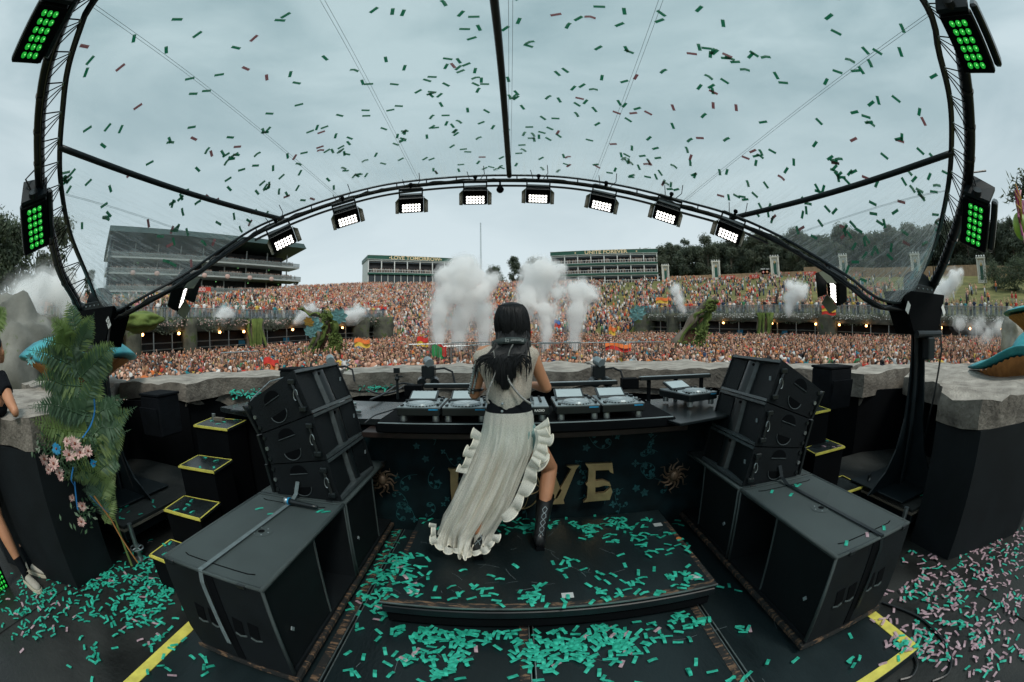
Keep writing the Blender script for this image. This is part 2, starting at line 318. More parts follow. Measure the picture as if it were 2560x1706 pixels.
def canopy_mat():
    m = bpy.data.materials.new('clear_pvc_sheet'); m.use_nodes = True; nt = m.node_tree; nt.nodes.clear()
    o = N('ShaderNodeOutputMaterial', nt); t = N('ShaderNodeBsdfTransparent', nt); t.inputs[0].default_value = (.885, .93, .935, 1)
    g = N('ShaderNodeBsdfGlossy', nt); g.inputs['Roughness'].default_value = .12; g.inputs[0].default_value = (.85, .9, .9, 1)
    d = N('ShaderNodeBsdfTranslucent', nt); d.inputs[0].default_value = (.75, .8, .8, 1)
    d2 = N('ShaderNodeBsdfDiffuse', nt); d2.inputs[0].default_value = (.5, .55, .55, 1); dd = N('ShaderNodeMixShader', nt); dd.inputs[0].default_value = .35
    nt.links.new(d.outputs[0], dd.inputs[1]); nt.links.new(d2.outputs[0], dd.inputs[2])
    lw = N('ShaderNodeLayerWeight', nt); lw.inputs[0].default_value = .35
    mr = N('ShaderNodeMapRange', nt); mr.inputs[1].default_value = .35; mr.inputs[2].default_value = 1; mr.inputs[3].default_value = .015; mr.inputs[4].default_value = .70
    pw = N('ShaderNodeMath', nt, operation='POWER'); lw.inputs[0].default_value = .5; nt.links.new(lw.outputs['Facing'], pw.inputs[0]); pw.inputs[1].default_value = 1.25; nt.links.new(pw.outputs[0], mr.inputs[0])
    uv = N('ShaderNodeUVMap', nt); mp = N('ShaderNodeMapping', nt); mp.inputs['Scale'].default_value = (26, 2.2, 1); nt.links.new(uv.outputs[0], mp.inputs[0])
    n = N('ShaderNodeTexNoise', nt); n.inputs['Scale'].default_value = 4; n.inputs['Detail'].default_value = 8; n.inputs['Roughness'].default_value = .7; nt.links.new(mp.outputs[0], n.inputs[0])
    s = N('ShaderNodeMapRange', nt); s.inputs[1].default_value = .56; s.inputs[2].default_value = .80; s.inputs[3].default_value = 0; s.inputs[4].default_value = .9; nt.links.new(n.outputs[0], s.inputs[0])
    f2 = N('ShaderNodeMapRange', nt); f2.inputs[1].default_value = .45; f2.inputs[2].default_value = .95; f2.inputs[3].default_value = .03; f2.inputs[4].default_value = 1.0; nt.links.new(lw.outputs['Facing'], f2.inputs[0])
    mu0 = N('ShaderNodeMath', nt, operation='MULTIPLY'); nt.links.new(s.outputs[0], mu0.inputs[0]); nt.links.new(f2.outputs[0], mu0.inputs[1])
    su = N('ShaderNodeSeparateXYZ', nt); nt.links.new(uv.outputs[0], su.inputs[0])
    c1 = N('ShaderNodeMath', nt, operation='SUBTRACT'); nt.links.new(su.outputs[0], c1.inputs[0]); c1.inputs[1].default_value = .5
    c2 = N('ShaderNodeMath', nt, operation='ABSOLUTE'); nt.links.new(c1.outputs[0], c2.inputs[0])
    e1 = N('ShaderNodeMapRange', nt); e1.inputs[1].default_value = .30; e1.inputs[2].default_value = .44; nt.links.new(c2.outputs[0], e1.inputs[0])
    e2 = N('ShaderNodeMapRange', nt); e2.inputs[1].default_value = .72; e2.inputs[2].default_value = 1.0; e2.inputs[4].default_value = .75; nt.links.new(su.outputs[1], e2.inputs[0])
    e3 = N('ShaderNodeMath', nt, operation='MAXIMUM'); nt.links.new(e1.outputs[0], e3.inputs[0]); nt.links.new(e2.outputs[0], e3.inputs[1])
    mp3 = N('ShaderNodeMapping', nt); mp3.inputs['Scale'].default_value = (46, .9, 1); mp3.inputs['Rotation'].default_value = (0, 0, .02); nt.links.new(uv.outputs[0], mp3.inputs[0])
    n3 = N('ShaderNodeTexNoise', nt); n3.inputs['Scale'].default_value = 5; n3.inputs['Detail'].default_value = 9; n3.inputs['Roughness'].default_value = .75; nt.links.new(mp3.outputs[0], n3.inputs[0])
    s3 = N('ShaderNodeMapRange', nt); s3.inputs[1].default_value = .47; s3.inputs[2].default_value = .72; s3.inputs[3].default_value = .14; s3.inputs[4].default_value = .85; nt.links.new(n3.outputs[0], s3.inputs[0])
    e4 = N('ShaderNodeMath', nt, operation='MULTIPLY'); nt.links.new(e3.outputs[0], e4.inputs[0]); nt.links.new(s3.outputs[0], e4.inputs[1])  # scratches; extra whitening at ends and front arch paints the sheet's hazy reflection
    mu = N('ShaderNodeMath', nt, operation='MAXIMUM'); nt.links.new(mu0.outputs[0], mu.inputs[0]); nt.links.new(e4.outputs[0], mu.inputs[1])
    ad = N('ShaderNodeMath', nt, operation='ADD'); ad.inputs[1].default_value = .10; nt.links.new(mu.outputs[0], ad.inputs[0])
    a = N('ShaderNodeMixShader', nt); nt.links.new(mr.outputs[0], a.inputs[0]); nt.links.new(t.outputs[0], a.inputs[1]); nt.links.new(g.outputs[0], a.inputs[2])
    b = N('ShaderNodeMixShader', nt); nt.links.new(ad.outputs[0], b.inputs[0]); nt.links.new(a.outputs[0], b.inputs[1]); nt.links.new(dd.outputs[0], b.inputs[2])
    bn = N('ShaderNodeTexNoise', nt); bn.inputs['Scale'].default_value = 3.2; bn.inputs['Detail'].default_value = 4; nt.links.new(uv.outputs[0], bn.inputs[0])
    mp2 = N('ShaderNodeMapping', nt); mp2.inputs['Scale'].default_value = (14, 3, 1); nt.links.new(uv.outputs[0], mp2.inputs[0]); nt.links.new(mp2.outputs[0], bn.inputs[0])
    bp = N('ShaderNodeBump', nt); bp.inputs['Strength'].default_value = .5; bp.inputs['Distance'].default_value = .03; nt.links.new(bn.outputs[0], bp.inputs['Height']); nt.links.new(bp.outputs[0], g.inputs['Normal'])
    nt.links.new(b.outputs[0], o.inputs[0]); return m
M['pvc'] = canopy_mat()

def smoke_mat(name, dens, scale, col=(.998, 1.0, 1.0), lo=.38, hi=.60):
    m = bpy.data.materials.new(name); m.use_nodes = True; nt = m.node_tree; nt.nodes.clear()
    o = N('ShaderNodeOutputMaterial', nt); v = N('ShaderNodeVolumePrincipled', nt); v.inputs['Color'].default_value = (*col, 1); v.inputs['Anisotropy'].default_value = .2
    tc = N('ShaderNodeTexCoord', nt); n = N('ShaderNodeTexNoise', nt); n.inputs['Scale'].default_value = scale; n.inputs['Detail'].default_value = 4; n.inputs['Roughness'].default_value = .6
    nt.links.new(tc.outputs['Object'], n.inputs[0])
    mr = N('ShaderNodeMapRange', nt); mr.inputs[1].default_value = lo; mr.inputs[2].default_value = hi; mr.inputs[3].default_value = 0; mr.inputs[4].default_value = dens
    nt.links.new(n.outputs[0], mr.inputs[0]); nt.links.new(mr.outputs[0], v.inputs['Density']); nt.links.new(v.outputs[0], o.inputs['Volume']); return m

def vcol_mat(name):
    m = bpy.data.materials.new(name); m.use_nodes = True; nt = m.node_tree; p = nt.nodes['Principled BSDF']; p.inputs['Roughness'].default_value = .8
    a = N('ShaderNodeAttribute', nt); a.attribute_name = 'Col'; nt.links.new(a.outputs['Color'], p.inputs['Base Color']); return m
M['crowd'] = vcol_mat('crowd_clothes_and_skin')
def text_mesh(name, txt, size, mt, ext, pos, rot, parent, align='CENTER', shear=0, sx=1.0, off=0):
    cu = bpy.data.curves.new(name, 'FONT'); cu.body = txt; cu.size = size; cu.extrude = ext; cu.align_x = align; cu.align_y = 'CENTER'; cu.shear = shear; cu.offset = off; cu.resolution_u = 3
    t = bpy.data.objects.new('tmp', cu); C.objects.link(t); dg = bpy.context.evaluated_depsgraph_get(); me = bpy.data.meshes.new_from_object(t.evaluated_get(dg)); bpy.data.objects.remove(t)
    me.name = name; me.materials.clear(); me.materials.append(mt)
    o = bpy.data.objects.new(name, me); C.objects.link(o); o.parent = parent; o.location = Vector(pos) - wloc(parent); o.rotation_euler = rot; o.scale = (sx, 1, 1); return o

# ================================================================ LAND
def itp(x, tab):
    if x <= tab[0][0]: return tab[0][1]
    for (a, b), (c, d) in zip(tab, tab[1:]):
        if x <= c: return b + (d - b)*(x - a)/(c - a)
    return tab[-1][1]
EL = [(-74, 4.6), (-57, 5.3), (-43, 5.3), (-30, 6.0), (-20, 6.35), (0, 6.2), (12, 6.2), (20, 6.4), (34, 6.6), (43, 6.65), (51, 6.2), (66, 6.0), (75, 5.4)]
R1T = [(-75, 105), (-50, 125), (-25, 150), (25, 150), (50, 130), (75, 112)]
RTT = [(-75, 31), (-53, 34), (-43, 38), (-35, 43), (-26, 50), (-17, 56), (0, 52), (17, 64), (28, 52), (40, 49), (51, 47), (75, 46)]
def terrace_z(a): return 2.55 if abs(a) < 16.5 else itp(a, [(-60, 3.05), (-35, 3.2), (-17, 3.6), (17, 3.7), (28, 3.3), (40, 3.1), (51, 2.8), (75, 2.5)])
def ground_z(x, y):
    r = math.hypot(x, y); a = math.degrees(math.atan2(x, y))
    if y < 0: a = max(-75, min(75, a))
    rt = itp(a, RTT); r1 = itp(a, R1T); z1 = CAM_H + r1*math.tan(R(itp(a, EL))) - .3
    if r < 17: return -1.28
    fl = -1.28 + (r - 17)*.018
    gap = max(0, min(1, (17.5 - abs(a + 0))/2.0))           # the open aisle in the middle
    if r < rt: return fl
    zc = -1.28 + (rt - 17)*.018
    if r < r1:
        if r < rt + 5.85: zt = zc
        elif r < rt + 6: zt = terrace_z(a) - .15
        else: zt = (terrace_z(a) - .15) + (z1 - terrace_z(a) + .15)*((r - rt - 6)/(r1 - rt - 6))**1.05
        zg = zc + (z1 - zc)*((r - rt)/(r1 - rt))**1.05
        return zt*(1 - gap) + zg*gap
    return z1 + (min(r, 900) - r1)*.004
gb = MB(); rads = [0, 8, 16, 17.2] + [17.2 + i*2.2 for i in range(1, 30)] + [84 + i*5 for i in range(1, 22)] + [200, 240, 300, 400, 600, 1000, 1800]
# ring at each terrace edge is stepped, so rings follow the terrace radius
azs = [-180 + i*3 for i in range(0, 35)] + [-76 + i*1.5 for i in range(0, 102)] + [78 + i*3 for i in range(0, 35)]
rings = []
for k in range(0, 62):
    rg = []
    for a in azs:
        ac = max(-75, min(75, a)); rt = itp(ac, RTT)
        if k < 10: r = 2 + (rt - 2)*k/10
        elif k == 10: r = rt
        elif k == 11: r = rt + 5.8
        elif k == 12: r = rt + 5.9
        elif k == 13: r = rt + 6.3
        elif k == 14: r = rt + 8
        elif k < 50: r = rt + 8 + (itp(ac, R1T) - rt - 8)*(k - 14)/35
        else: r = itp(ac, R1T)*(1 + (k - 49)*.05) if k < 56 else [260, 350, 500, 800, 1300, 2200][k - 56]
        rr = r + (-.01 if k == 10 else 0)
        rg.append((math.sin(R(a))*r, math.cos(R(a))*r, ground_z(math.sin(R(ac))*rr, math.cos(R(ac))*rr) if r > 2.1 else -1.28))
    rings.append(rg)
gb.loft(rings, close=True, cap=False)
ground = tag(gb.build('ground', M['grass'], smooth=True), kind='structure', label='trampled grass slope rising behind the crowd to a ridge')

# ================================================================ TREES
def tree_meshes(kind, seed, h, w, nleaf, leaf, mt, trunkh=.45):
    rr = random.Random(seed); tb = MB(); cb = MB()
    tb.tube([(0, 0, -1), (rr.uniform(-.1, .1), 0, h*.25), (rr.uniform(-.3, .3), rr.uniform(-.3, .3), h*.55), (rr.uniform(-.3, .3), 0, h*.85)], [h*.018, h*.015, h*.010, h*.004], 7)
    cl = []
    nb = 24 if kind != 'bush' else 16
    for i in range(nb):
        f = rr.uniform(trunkh*.7, .95); a = rr.uniform(0, 6.28)
        prof = math.sin(math.pi*min(1, max(0, (f - trunkh*.6)/(1.06 - trunkh*.6)))**.8)
        rad = w*.5*prof*rr.uniform(.45, .95)
        p = Vector((math.cos(a)*rad, math.sin(a)*rad, f*h)); cl.append((p, w*rr.uniform(.15, .27)))
        tb.tube([(0, 0, max(.5, f*h - rad*.8)), p*.6 + Vector((0, 0, f*h*.4 - .2)), p], [h*.007, h*.004, h*.0015], 4)
    cl.append((Vector((0, 0, h*.9)), w*.17)); cl.append((Vector((0, 0, h*.7)), w*.26))
    vs = []; fs = []
    for i in range(nleaf):
        c, s = rr.choice(cl)
        d = Vector((rr.gauss(0, 1), rr.gauss(0, 1), rr.gauss(0, .8))); d = d.normalized()*s*rr.uniform(.35, 1.12)
        p = c + d
        if p.z < .3: p.z = .3
        n = (d.normalized() + Vector((rr.uniform(-1, 1), rr.uniform(-1, 1), rr.uniform(-.3, 1)))*.8).normalized()
        a = n.orthogonal().normalized(); b = n.cross(a); l = leaf*rr.uniform(.6, 1.3)
        k = len(vs); vs += [p - a*l, p - b*l*.55, p + a*l, p + b*l*.55]; fs.append((k, k+1, k+2, k+3))
    cb.add(vs, fs)
    return tb, cb
TREEP = {}
def plant_tree(kind, variant, loc, scale, label, name='tree', group=None, rot=0, cat='tree'):
    key = (kind, variant)
    if key not in TREEP:
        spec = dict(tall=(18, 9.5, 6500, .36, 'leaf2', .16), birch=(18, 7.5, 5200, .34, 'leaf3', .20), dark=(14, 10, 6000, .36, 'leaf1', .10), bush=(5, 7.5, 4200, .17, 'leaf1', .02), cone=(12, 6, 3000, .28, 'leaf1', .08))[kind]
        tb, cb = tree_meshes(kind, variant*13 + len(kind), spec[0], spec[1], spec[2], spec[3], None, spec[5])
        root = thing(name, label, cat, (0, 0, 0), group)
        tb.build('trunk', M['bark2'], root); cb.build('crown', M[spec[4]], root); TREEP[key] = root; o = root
    else:
        o = copy_tree(TREEP[key]); o.name = name; tag(o, label, cat)
        if group: o['group'] = group
        elif 'group' in o: del o['group']
    o.location = loc; o.scale = (scale,)*3; o.rotation_euler = (0, 0, rot); return o
def pol(a, r, z=None):
    x, y = math.sin(R(a))*r, math.cos(R(a))*r; return Vector((x, y, ground_z(x, y) if z is None else z))
tr = random.Random(5)
def ZN(a):
    for k, s in [(22, 'beside the UNITE FOREVER building'), (24.5, 'right of the nearest ornamental tower'), (27, 'left of the second ornamental tower'), (29, 'behind the second ornamental tower'), (32, 'between second tower and FIRST AID sign'), (35, 'above the FIRST AID sign'), (38, 'behind the third ornamental tower'), (41, 'right of the third ornamental tower'), (44, 'seen low through the canopy'), (48, 'behind the hazy fourth tower'), (52, 'right of the fourth tower'), (56, 'left of the tower framed by the arch'), (60, 'behind the near arch on the right'), (64, 'below the lower right green lamp'), (68, 'behind the arched tower and round bush'), (72, 'above the round bushes'), (99, 'at the right edge under the spiky flower')]:
        if a < k: return s
GT = 'tall woodland trees behind the timber fence on the right'
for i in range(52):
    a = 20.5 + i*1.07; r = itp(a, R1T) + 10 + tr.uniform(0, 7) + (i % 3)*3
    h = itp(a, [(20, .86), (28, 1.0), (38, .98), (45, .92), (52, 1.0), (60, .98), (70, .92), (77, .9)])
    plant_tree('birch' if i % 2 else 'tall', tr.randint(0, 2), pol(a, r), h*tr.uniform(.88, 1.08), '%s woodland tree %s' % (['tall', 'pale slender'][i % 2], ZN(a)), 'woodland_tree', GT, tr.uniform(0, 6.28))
G2 = 'second row of the woodland'
for i in range(30):
    a = 21 + i*1.9; r = itp(a, R1T) + 26 + tr.uniform(0, 6)
    plant_tree('dark', tr.randint(0, 1), pol(a, r), itp(a, [(20, 1.15), (30, 1.3), (45, 1.2), (76, 1.2)])*tr.uniform(.9, 1.05), 'dark back row tree ' + ZN(a), 'woodland_tree', G2, tr.uniform(0, 6.28))
for a, r, s, k, l in [(-2.3, 178, .85, 'dark', 'bushy dark tree just right of the radio mast'), (.4, 182, .98, 'birch', 'tree with sparse leaves between the two smoke clouds on the skyline'), (-4.9, 176, .70, 'dark', 'low dark tree poking above the left smoke cloud'), (3.4, 190, 1.2, 'dark', 'round tree left of the UNITE FOREVER building'),
                      (1.9, 180, .72, 'tall', 'slim tree right of the sparse skyline tree'), (15.4, 186, 1.0, 'dark', 'treetop showing above the roof of the UNITE FOREVER building'), (18.3, 182, 1.06, 'tall', 'treetop at the right roof corner of the UNITE FOREVER building'),
                      (-29.3, 150, .42, 'cone', 'small conical tree right of the grandstand'), (-71.8, 74, .98, 'dark', 'large tree at the left edge behind the stage tower'), (-65.5, 80, .92, 'tall', 'large tree behind the left arch of the canopy'), (-76, 70, 1.0, 'dark', 'leftmost large tree half out of the frame'),
                      (-59.4, 132, .6, 'birch', 'spindly tree left of the grandstand')]:
    plant_tree(k, 0 if k != 'dark' else 1, pol(a, r) + Vector((0, 0, -1.2)), s, l, 'tree', None, a)
for a, r, s, l in [(72.5, 86, 1.0, 'large round bush on the grass slope below the right end of the fence'), (69.5, 89, .85, 'rounded bush left of the largest bush on the right slope'), (75.5, 84, 1.0, 'bush at the right edge of the grass slope')]:
    plant_tree('bush', 1, pol(a, r), s, l, 'bush', None, a, 'bush')
tb = MB(); tb.tube([on_r(2600, 440, 18), on_r(2565, 462, 18), on_r(2532, 490, 18)], [.06, .04, .01], 6)
cv = MB()
for i in range(420):
    t = tr.random(); c = on_r(2600, 430, 18).lerp(on_r(2530, 492, 18), t) + Vector((tr.gauss(0, .22), tr.gauss(0, .3), tr.gauss(0, .24)))
    a = Vector((tr.uniform(-1, 1), tr.uniform(-1, 1), tr.uniform(-1, .2))).normalized(); b = a.orthogonal().normalized()
    cv.quad(c - a*.20, c + b*.05, c + a*.20, c - b*.05)
rt_ = thing('pine_branch', 'dark branch reaching in at the right edge above the spiky flower', 'branch', on_r(2600, 440, 18)); tb.build('twig', M['bark2'], rt_); cv.build('foliage', M['leaf1'], rt_)

# ================================================================ BUILDINGS ON THE RIDGE
def hall(name, label, az0, r0, az1, r1, z0, z1, floors, txt, bays):
    A, B = pol(az0, r0, z0), pol(az1, r1, z0); L = (B - A).length; ang = math.atan2((B - A).y, (B - A).x)
    root = thing(name, label, 'building', (0, 0, 0))
    H = z1 - z0; D = 12.0; P = lambda u, v, z: (u*L, v, z)
    b = MB(); b.box((L/2, D/2 + .4, H/2), (L - .6, D, H - .3)); b.build('core', M['interior'], root)
    b = MB(); b.box((L/2, D/2 - .3, H - .75), (L + .8, D + 1.4, 1.5)); b.build('fascia', M['gfascia'], root)
    b = MB(); b.box((L/2, -1.03, H + .05), (L + .9, .12, .1)); b.box((L/2, -1.05, H - 1.5), (L + .9, .12, .12)); b.build('fascia_trim', M['white'], root)
    fh = (H - 1.5)/floors
    for e in (0, L):
        b = MB(); b.box((e, D/2, (H - 1.5)/2), (.3, D, H - 1.5))
        b.build('side_wall', M['white'], root)
    for f in range(floors):
        zf = f*fh
        if f: 
            b = MB(); b.box((L/2, -.45, zf + .12), (L + .3, 1.5, .62)); b.build('floor_band', M['gfascia'], root)
        glazed = txt.startswith('LOVE') and f == 0
        b = MB(); s = MB(); n = bays*(2 if glazed else 1)
        for i in range(n + 1):
            b = MB(); b.box((i*L/n, -.55, zf + fh/2 + .2), (.34 if not glazed else .22, .34, fh - .5)); b.build('column', M['white'], root)
        if glazed:
            for i in range(n):
                g = MB(); g.box(((i + .5)*L/n, -.5, zf + fh*.58), (L/n - .5, .1, fh*.62)); g.build('window', M['glass'], root)
            b = MB(); b.box((L/2, -.7, zf + .5), (L, .2, .8)); b.build('bar_banner', M['gfascia'], root)
        else:
            rl = MB(); rl.box((L/2, -1.12, zf + 1.55), (L, .08, .12)); rl.box((L/2, -1.12, zf + .55), (L, .08, .12))
            for i in range(n*5 + 1): rl.box((i*L/(n*5), -1.12, zf + 1.05), (.10, .06, .95))
            rl.build('balustrade', M['white'], root)
            b = MB(); b.box((L/2, -.6, zf + fh - .45), (L, .2, .35)); b.build('lintel', M['white'], root)
            gl = MB(); gl.box((L/2, -.35, zf + fh - 1.0), (L, .05, .55)); gl.build('valance', M['glass'], root)
            q = MB()
            for i in range(int(L*1.3)):
                x = rnd.uniform(.5, L - .5); q.box((x, -.85, zf + 1.35), (.42, .3, .9)); q.ball((x, -.85, zf + 1.98), .14, 5, 4)
            tag(q.build('balcony_guests', M['guest'], root), kind='stuff')
    text_mesh('lettering', txt, 1.85, M['gold'], .03, (L*.52, -1.08, H - .78), (R(90), 0, 0), root, sx=1.22, off=.03)
    for e in (.23, .81):
        b = MB(); b.ball((L*e, -1.03, H - .78), (.28, .06, .28), 8, 5); b.build('gold_dot', M['gold'], root)
    root.location = A; root.rotation_euler = (0, 0, ang); return root
M['guest'] = mat('balcony_guests_clothes', (.20, .10, .07), .8, col2=(.45, .38, .34), scale=1.2)
hall('viewing_pavilion', 'white and green pavilion reading LOVE TOMORROW on the ridge left of the smoke', -19.4, 158, -7.4, 168, 18.2, 30.6, 2, 'LOVE TOMORROW', 7)
hall('viewing_pavilion', 'white and green three storey pavilion reading UNITE FOREVER on the ridge', 5.6, 163, 19.9, 161, 18.4, 31.6, 3, 'UNITE FOREVER', 8)

# grandstand on the left ridge
A, B = pol(-56.6, 131, 13.0), pol(-30.6, 149, 13.0); L = (B - A).length; ang = math.atan2((B - A).y, (B - A).x)
gs = thing('grandstand', 'large multi-storey grandstand with a sloping dark roof on the left ridge', 'grandstand', (0, 0, 0))
H = 19.0
b = MB(); b.poly([(0, 4, 0), (0, 26, 0), (0, 26, H - 3.2), (0, 4, H - 3.2)], (L, 0, 0)); b.build('core', M['interior'], gs)
b = MB(); b.poly([(-1.5, -5.5, H - 1.0), (-1.5, 26, H - 4.2), (-1.5, 26, H - 2.4), (-1.5, -3.5, H + 1.0)], (L + 6, 0, 0)); b.build('roof', M['standroof'], gs)
b = MB(); b.poly([(-1, -5.2, 0), (-1, 26, 0), (-1, 26, H - 4), (-1, -3.4, H - 1.2)], (.5, 0, 0)); b.build('end_wall', M['glass'], gs)
for z, y, g in ((0.0, -4.6, 1), (5.0, -3.4, 0), (9.6, -2.2, 0)):
    b = MB(); b.box((L/2 + 1, y + 3.5, z + 2.0), (L + 5, 8, .55)); b.build('floor_slab', M['concrete'], gs)
    b = MB(); b.box((L/2 + 1, y - .55, z + 2.75), (L + 5, .06, 1.0)); b.build('glass_parapet', M['barrier'], gs)
    b = MB(); b.box((L/2 + 1, y - .5, z + 3.3), (L + 5, .1, .1))
    for i in range(int(L/2.2)): b.box((-1 + i*2.2, y - .52, z + 2.8), (.1, .1, 1.05))
    b.build('railing', M['alu'], gs)
    q = MB()
    for i in range(int(L*3.2)):
        x = rnd.uniform(0, L + 2); yy = y + rnd.uniform(.0, 1.6); q.box((x, yy, z + 3.0 + (yy - y)*.25), (.42, .3, .95)); q.ball((x, yy, z + 3.68 + (yy - y)*.25), .14, 5, 4)
    tag(q.build('spectator_rows', M['guest'], gs), kind='stuff')
b = MB(); b.box((L/2, -4.7, .75), (L + 4, .4, 1.5)); b.build('base_hoarding', M['gfascia'], gs)
for i in range(9):
    b = MB(); b.box((i*L/8 + .5, 1.5, H/2 - 1), (.35, .35, H - 3)); b.build('roof_post', M['concrete'], gs)
for i in range(7):
    b = MB(); b.ball((L*.12 + i*L*.125, -4.4, 7.0), (.9, .35, .75), 10, 6); b.build('shell_ornament', M['petal'], gs)
for i in range(16):
    for z in (6.2, 10.9):
        if (i + int(z)) % 3 == 0:
            b = MB(); b.ball((i*L/16 + 2, 2.6, z), .13, 6, 4); b.build('green_lamp', M['ledcore'], gs)
text_mesh('banner_print', '1800', 1.6, M['white'], .02, (L*.47, -4.75 + .0, 2.7), (R(90), 0, 0), gs, sx=1.2)
b = MB(); b.box((L*.47, -5.25 + .0, 2.72), (7.5, .04, 1.5)); b.build('red_banner', M['red'], gs)
for o in gs.children:
    if o.name.startswith('banner_print'): o.location.y = -5.3
gs.location = A; gs.rotation_euler = (0, 0, ang)

# lattice radio mast far behind
mb = MB(); p = pol(-4.05, 400, 18); top = 106
for i in range(3):
    a = i*2.094; mb.tube([(p.x + math.cos(a)*1.1, p.y + math.sin(a)*1.1, 18), (p.x + math.cos(a)*.5, p.y + math.sin(a)*.5, top)], .16, 4)
for k in range(34):
    z = 18 + k*(top - 18)/34; s = 1.1 - .6*k/34
    for i in range(3):
        a, c = i*2.094, (i+1)*2.094; mb.tube([(p.x + math.cos(a)*s, p.y + math.sin(a)*s, z), (p.x + math.cos(c)*s, p.y + math.sin(c)*s, z + 2.6)], .09, 3)
tag(mb.build('radio_mast', M['alu'], origin=tuple(p)), 'thin lattice radio mast above the trees in the centre', 'mast')

# timber hoarding along the right ridge
fr = thing('timber_fence', 'long brown timber hoarding along the right ridge under the trees', 'fence', pol(45, itp(45, R1T) + 2))
for i in range(56):
    a0, a1 = 20.6 + i*.99, 20.6 + (i+1)*.99; p0, p1 = pol(a0, itp(a0, R1T) + 2), pol(a1, itp(a1, R1T) + 2); hh = 1.7 if a0 < 40 else 2.9
    b = MB(); n = (p1 - p0).cross(Vector((0, 0, 1))).normalized()*.08; g = (p1 - p0)*.012
    b.poly([p0 + g + Vector((0, 0, -.6)), p1 - g + Vector((0, 0, -.6)), p1 - g + Vector((0, 0, hh)), p0 + g + Vector((0, 0, hh))], n); b.build('panel', M['fence'], fr)

# ornate cream towers along the ridge
def ornate(az, r, h, wd, label):
    p = pol(az, r); root = thing('ornamental_tower', label, 'tower', (0, 0, 0), 'cream ornamental light towers along the right ridge')
    b = MB(); b.box((-wd*.42, 0, h/2), (wd*.16, wd*.3, h), b=.04); b.build('side_column', M['offwhite'], root)
    b = MB(); b.box((wd*.42, 0, h/2), (wd*.16, wd*.3, h), b=.04); b.build('side_column', M['offwhite'], root)
    b = MB(); b.box((0, .15, h/2), (wd*.68, .2, h*.96)); b.build('back_panel', M['offwhite'], root)
    b = MB(); b.box((0, -.1, h*.04), (wd*.7, .5, h*.08)); b.box((0, -.1, h*.97), (wd*1.1, .7, h*.06)); b.build('cornice', M['offwhite'], root)
    b = MB(); ring = [(math.cos(t)*wd*.24, -.02, h*.72 + math.sin(t)*wd*.3) for t in [math.pi*i/10 for i in range(11)]]
    b.tube([(wd*.24, -.02, h*.14)] + ring + [(-wd*.24, -.02, h*.14)], .09, 5); b.build('pointed_arch', M['white'], root)
    b = MB(); b.box((0, .02, h*.42), (wd*.34, .08, h*.56)); b.build('arch_niche', M['gfascia'], root)
    b = MB(); b.ball((0, -.05, h*.72), (wd*.12, .1, wd*.16), 8, 6); b.build('medallion', M['goldmetal'], root)
    for i in range(4):
        b = MB(); b.ball((-wd*.42 + i*wd*.28, -.1, h + .25), .22, 6, 4); b.build('top_lamp', M['white'], root)
    root.location = p; root.rotation_euler = (0, 0, -R(az)); return root
for az_, r, h, wd, l in [(21.0, 146, 5.6, 2.6, 'cream ornamental tower beside the right end of the UNITE FOREVER building'), (28.0, 143, 6.2, 2.9, 'second cream ornamental tower from the UNITE FOREVER building'), (36.3, 138, 6.6, 3.0, 'cream ornamental tower right of the FIRST AID sign'),
                      (46.2, 122, 6.4, 2.6, 'cream ornamental tower seen hazily through the canopy'), (57.0, 112, 6.4, 2.8, 'cream ornamental tower framed by the right arch'), (67.3, 100, 5.2, 2.5, 'cream arched tower behind the round bush')]: ornate(az_, r, h, wd, l)
# small red and cream banners, FIRST AID sign
for i, (px, py, wd) in enumerate([(1825, 694, 3.4), (1886, 692, 3.2), (2026, 684, 4.0)]):
    p = on_r(px, py, 132); rt_ = thing('kiosk_banner', ['red kiosk banner left of the FIRST AID sign', 'red kiosk banner just below the FIRST AID sign', 'red kiosk banner by the fence near the canopy edge'][i], 'banner', p)
    b = MB(); b.box(p, (wd, .2, 1.1), rz(-math.atan2(p.x, p.y))); b.build('board', M['red'], rt_)
    text_mesh('lettering', 'TUT' if i == 1 else 'TOT', 1.0, M['white'], .01, p + Vector((-.12*math.sin(.6), -.2, 0)), (R(90), 0, -math.atan2(p.x, p.y)), rt_)
    b = MB()
    for s in (-1, 1): b.cyl(p + Vector((s*wd*.4, .1, -.5)), p + Vector((s*wd*.4, .1, -2.2)), .06, n=5)
    b.build('post', M['blacksteel'], rt_)
p = on_r(1913, 678, 128); rot = rz(-math.atan2(p.x, p.y)); rt_ = thing('first_aid_sign', 'black FIRST AID sign with red and orange diamonds on the ridge', 'sign', p)
b = MB(); b.box(p, (2.5, .2, 1.9), rot); b.build('board', M['matte'], rt_)
n = rot @ Vector((0, -.13, 0))
text_mesh('lettering', 'FIRST AID', .62, M['white'], .01, p + n + Vector((0, 0, .55)), (R(90), 0, -math.atan2(p.x, p.y)), rt_, off=.01)
for s, m_ in ((-1, 'red'), (1, 'orange')):
    b = MB(); b.box(p + n + rot @ Vector((s*.6, 0, -.3)), (.62, .04, .62), rot @ ry(R(45))); d = b.build('diamond', M[m_], rt_)
    b = MB(); c = p + n*1.35 + rot @ Vector((s*.6, 0, -.3))
    if s < 0: b.box(c, (.42, .02, .12), rot); b.box(c + rot @ Vector((0, -.015, 0)), (.12, .02, .42), rot)
    else: b.box(c + rot @ Vector((.05, 0, 0)), (.32, .02, .09), rot); b.poly([c + rot @ Vector((-.22, 0, 0)), c + rot @ Vector((-.05, 0, .17)), c + rot @ Vector((-.05, 0, -.17))], rot @ Vector((0, .02, 0)))
    b.build('symbol', M['white'], d)
b = MB()
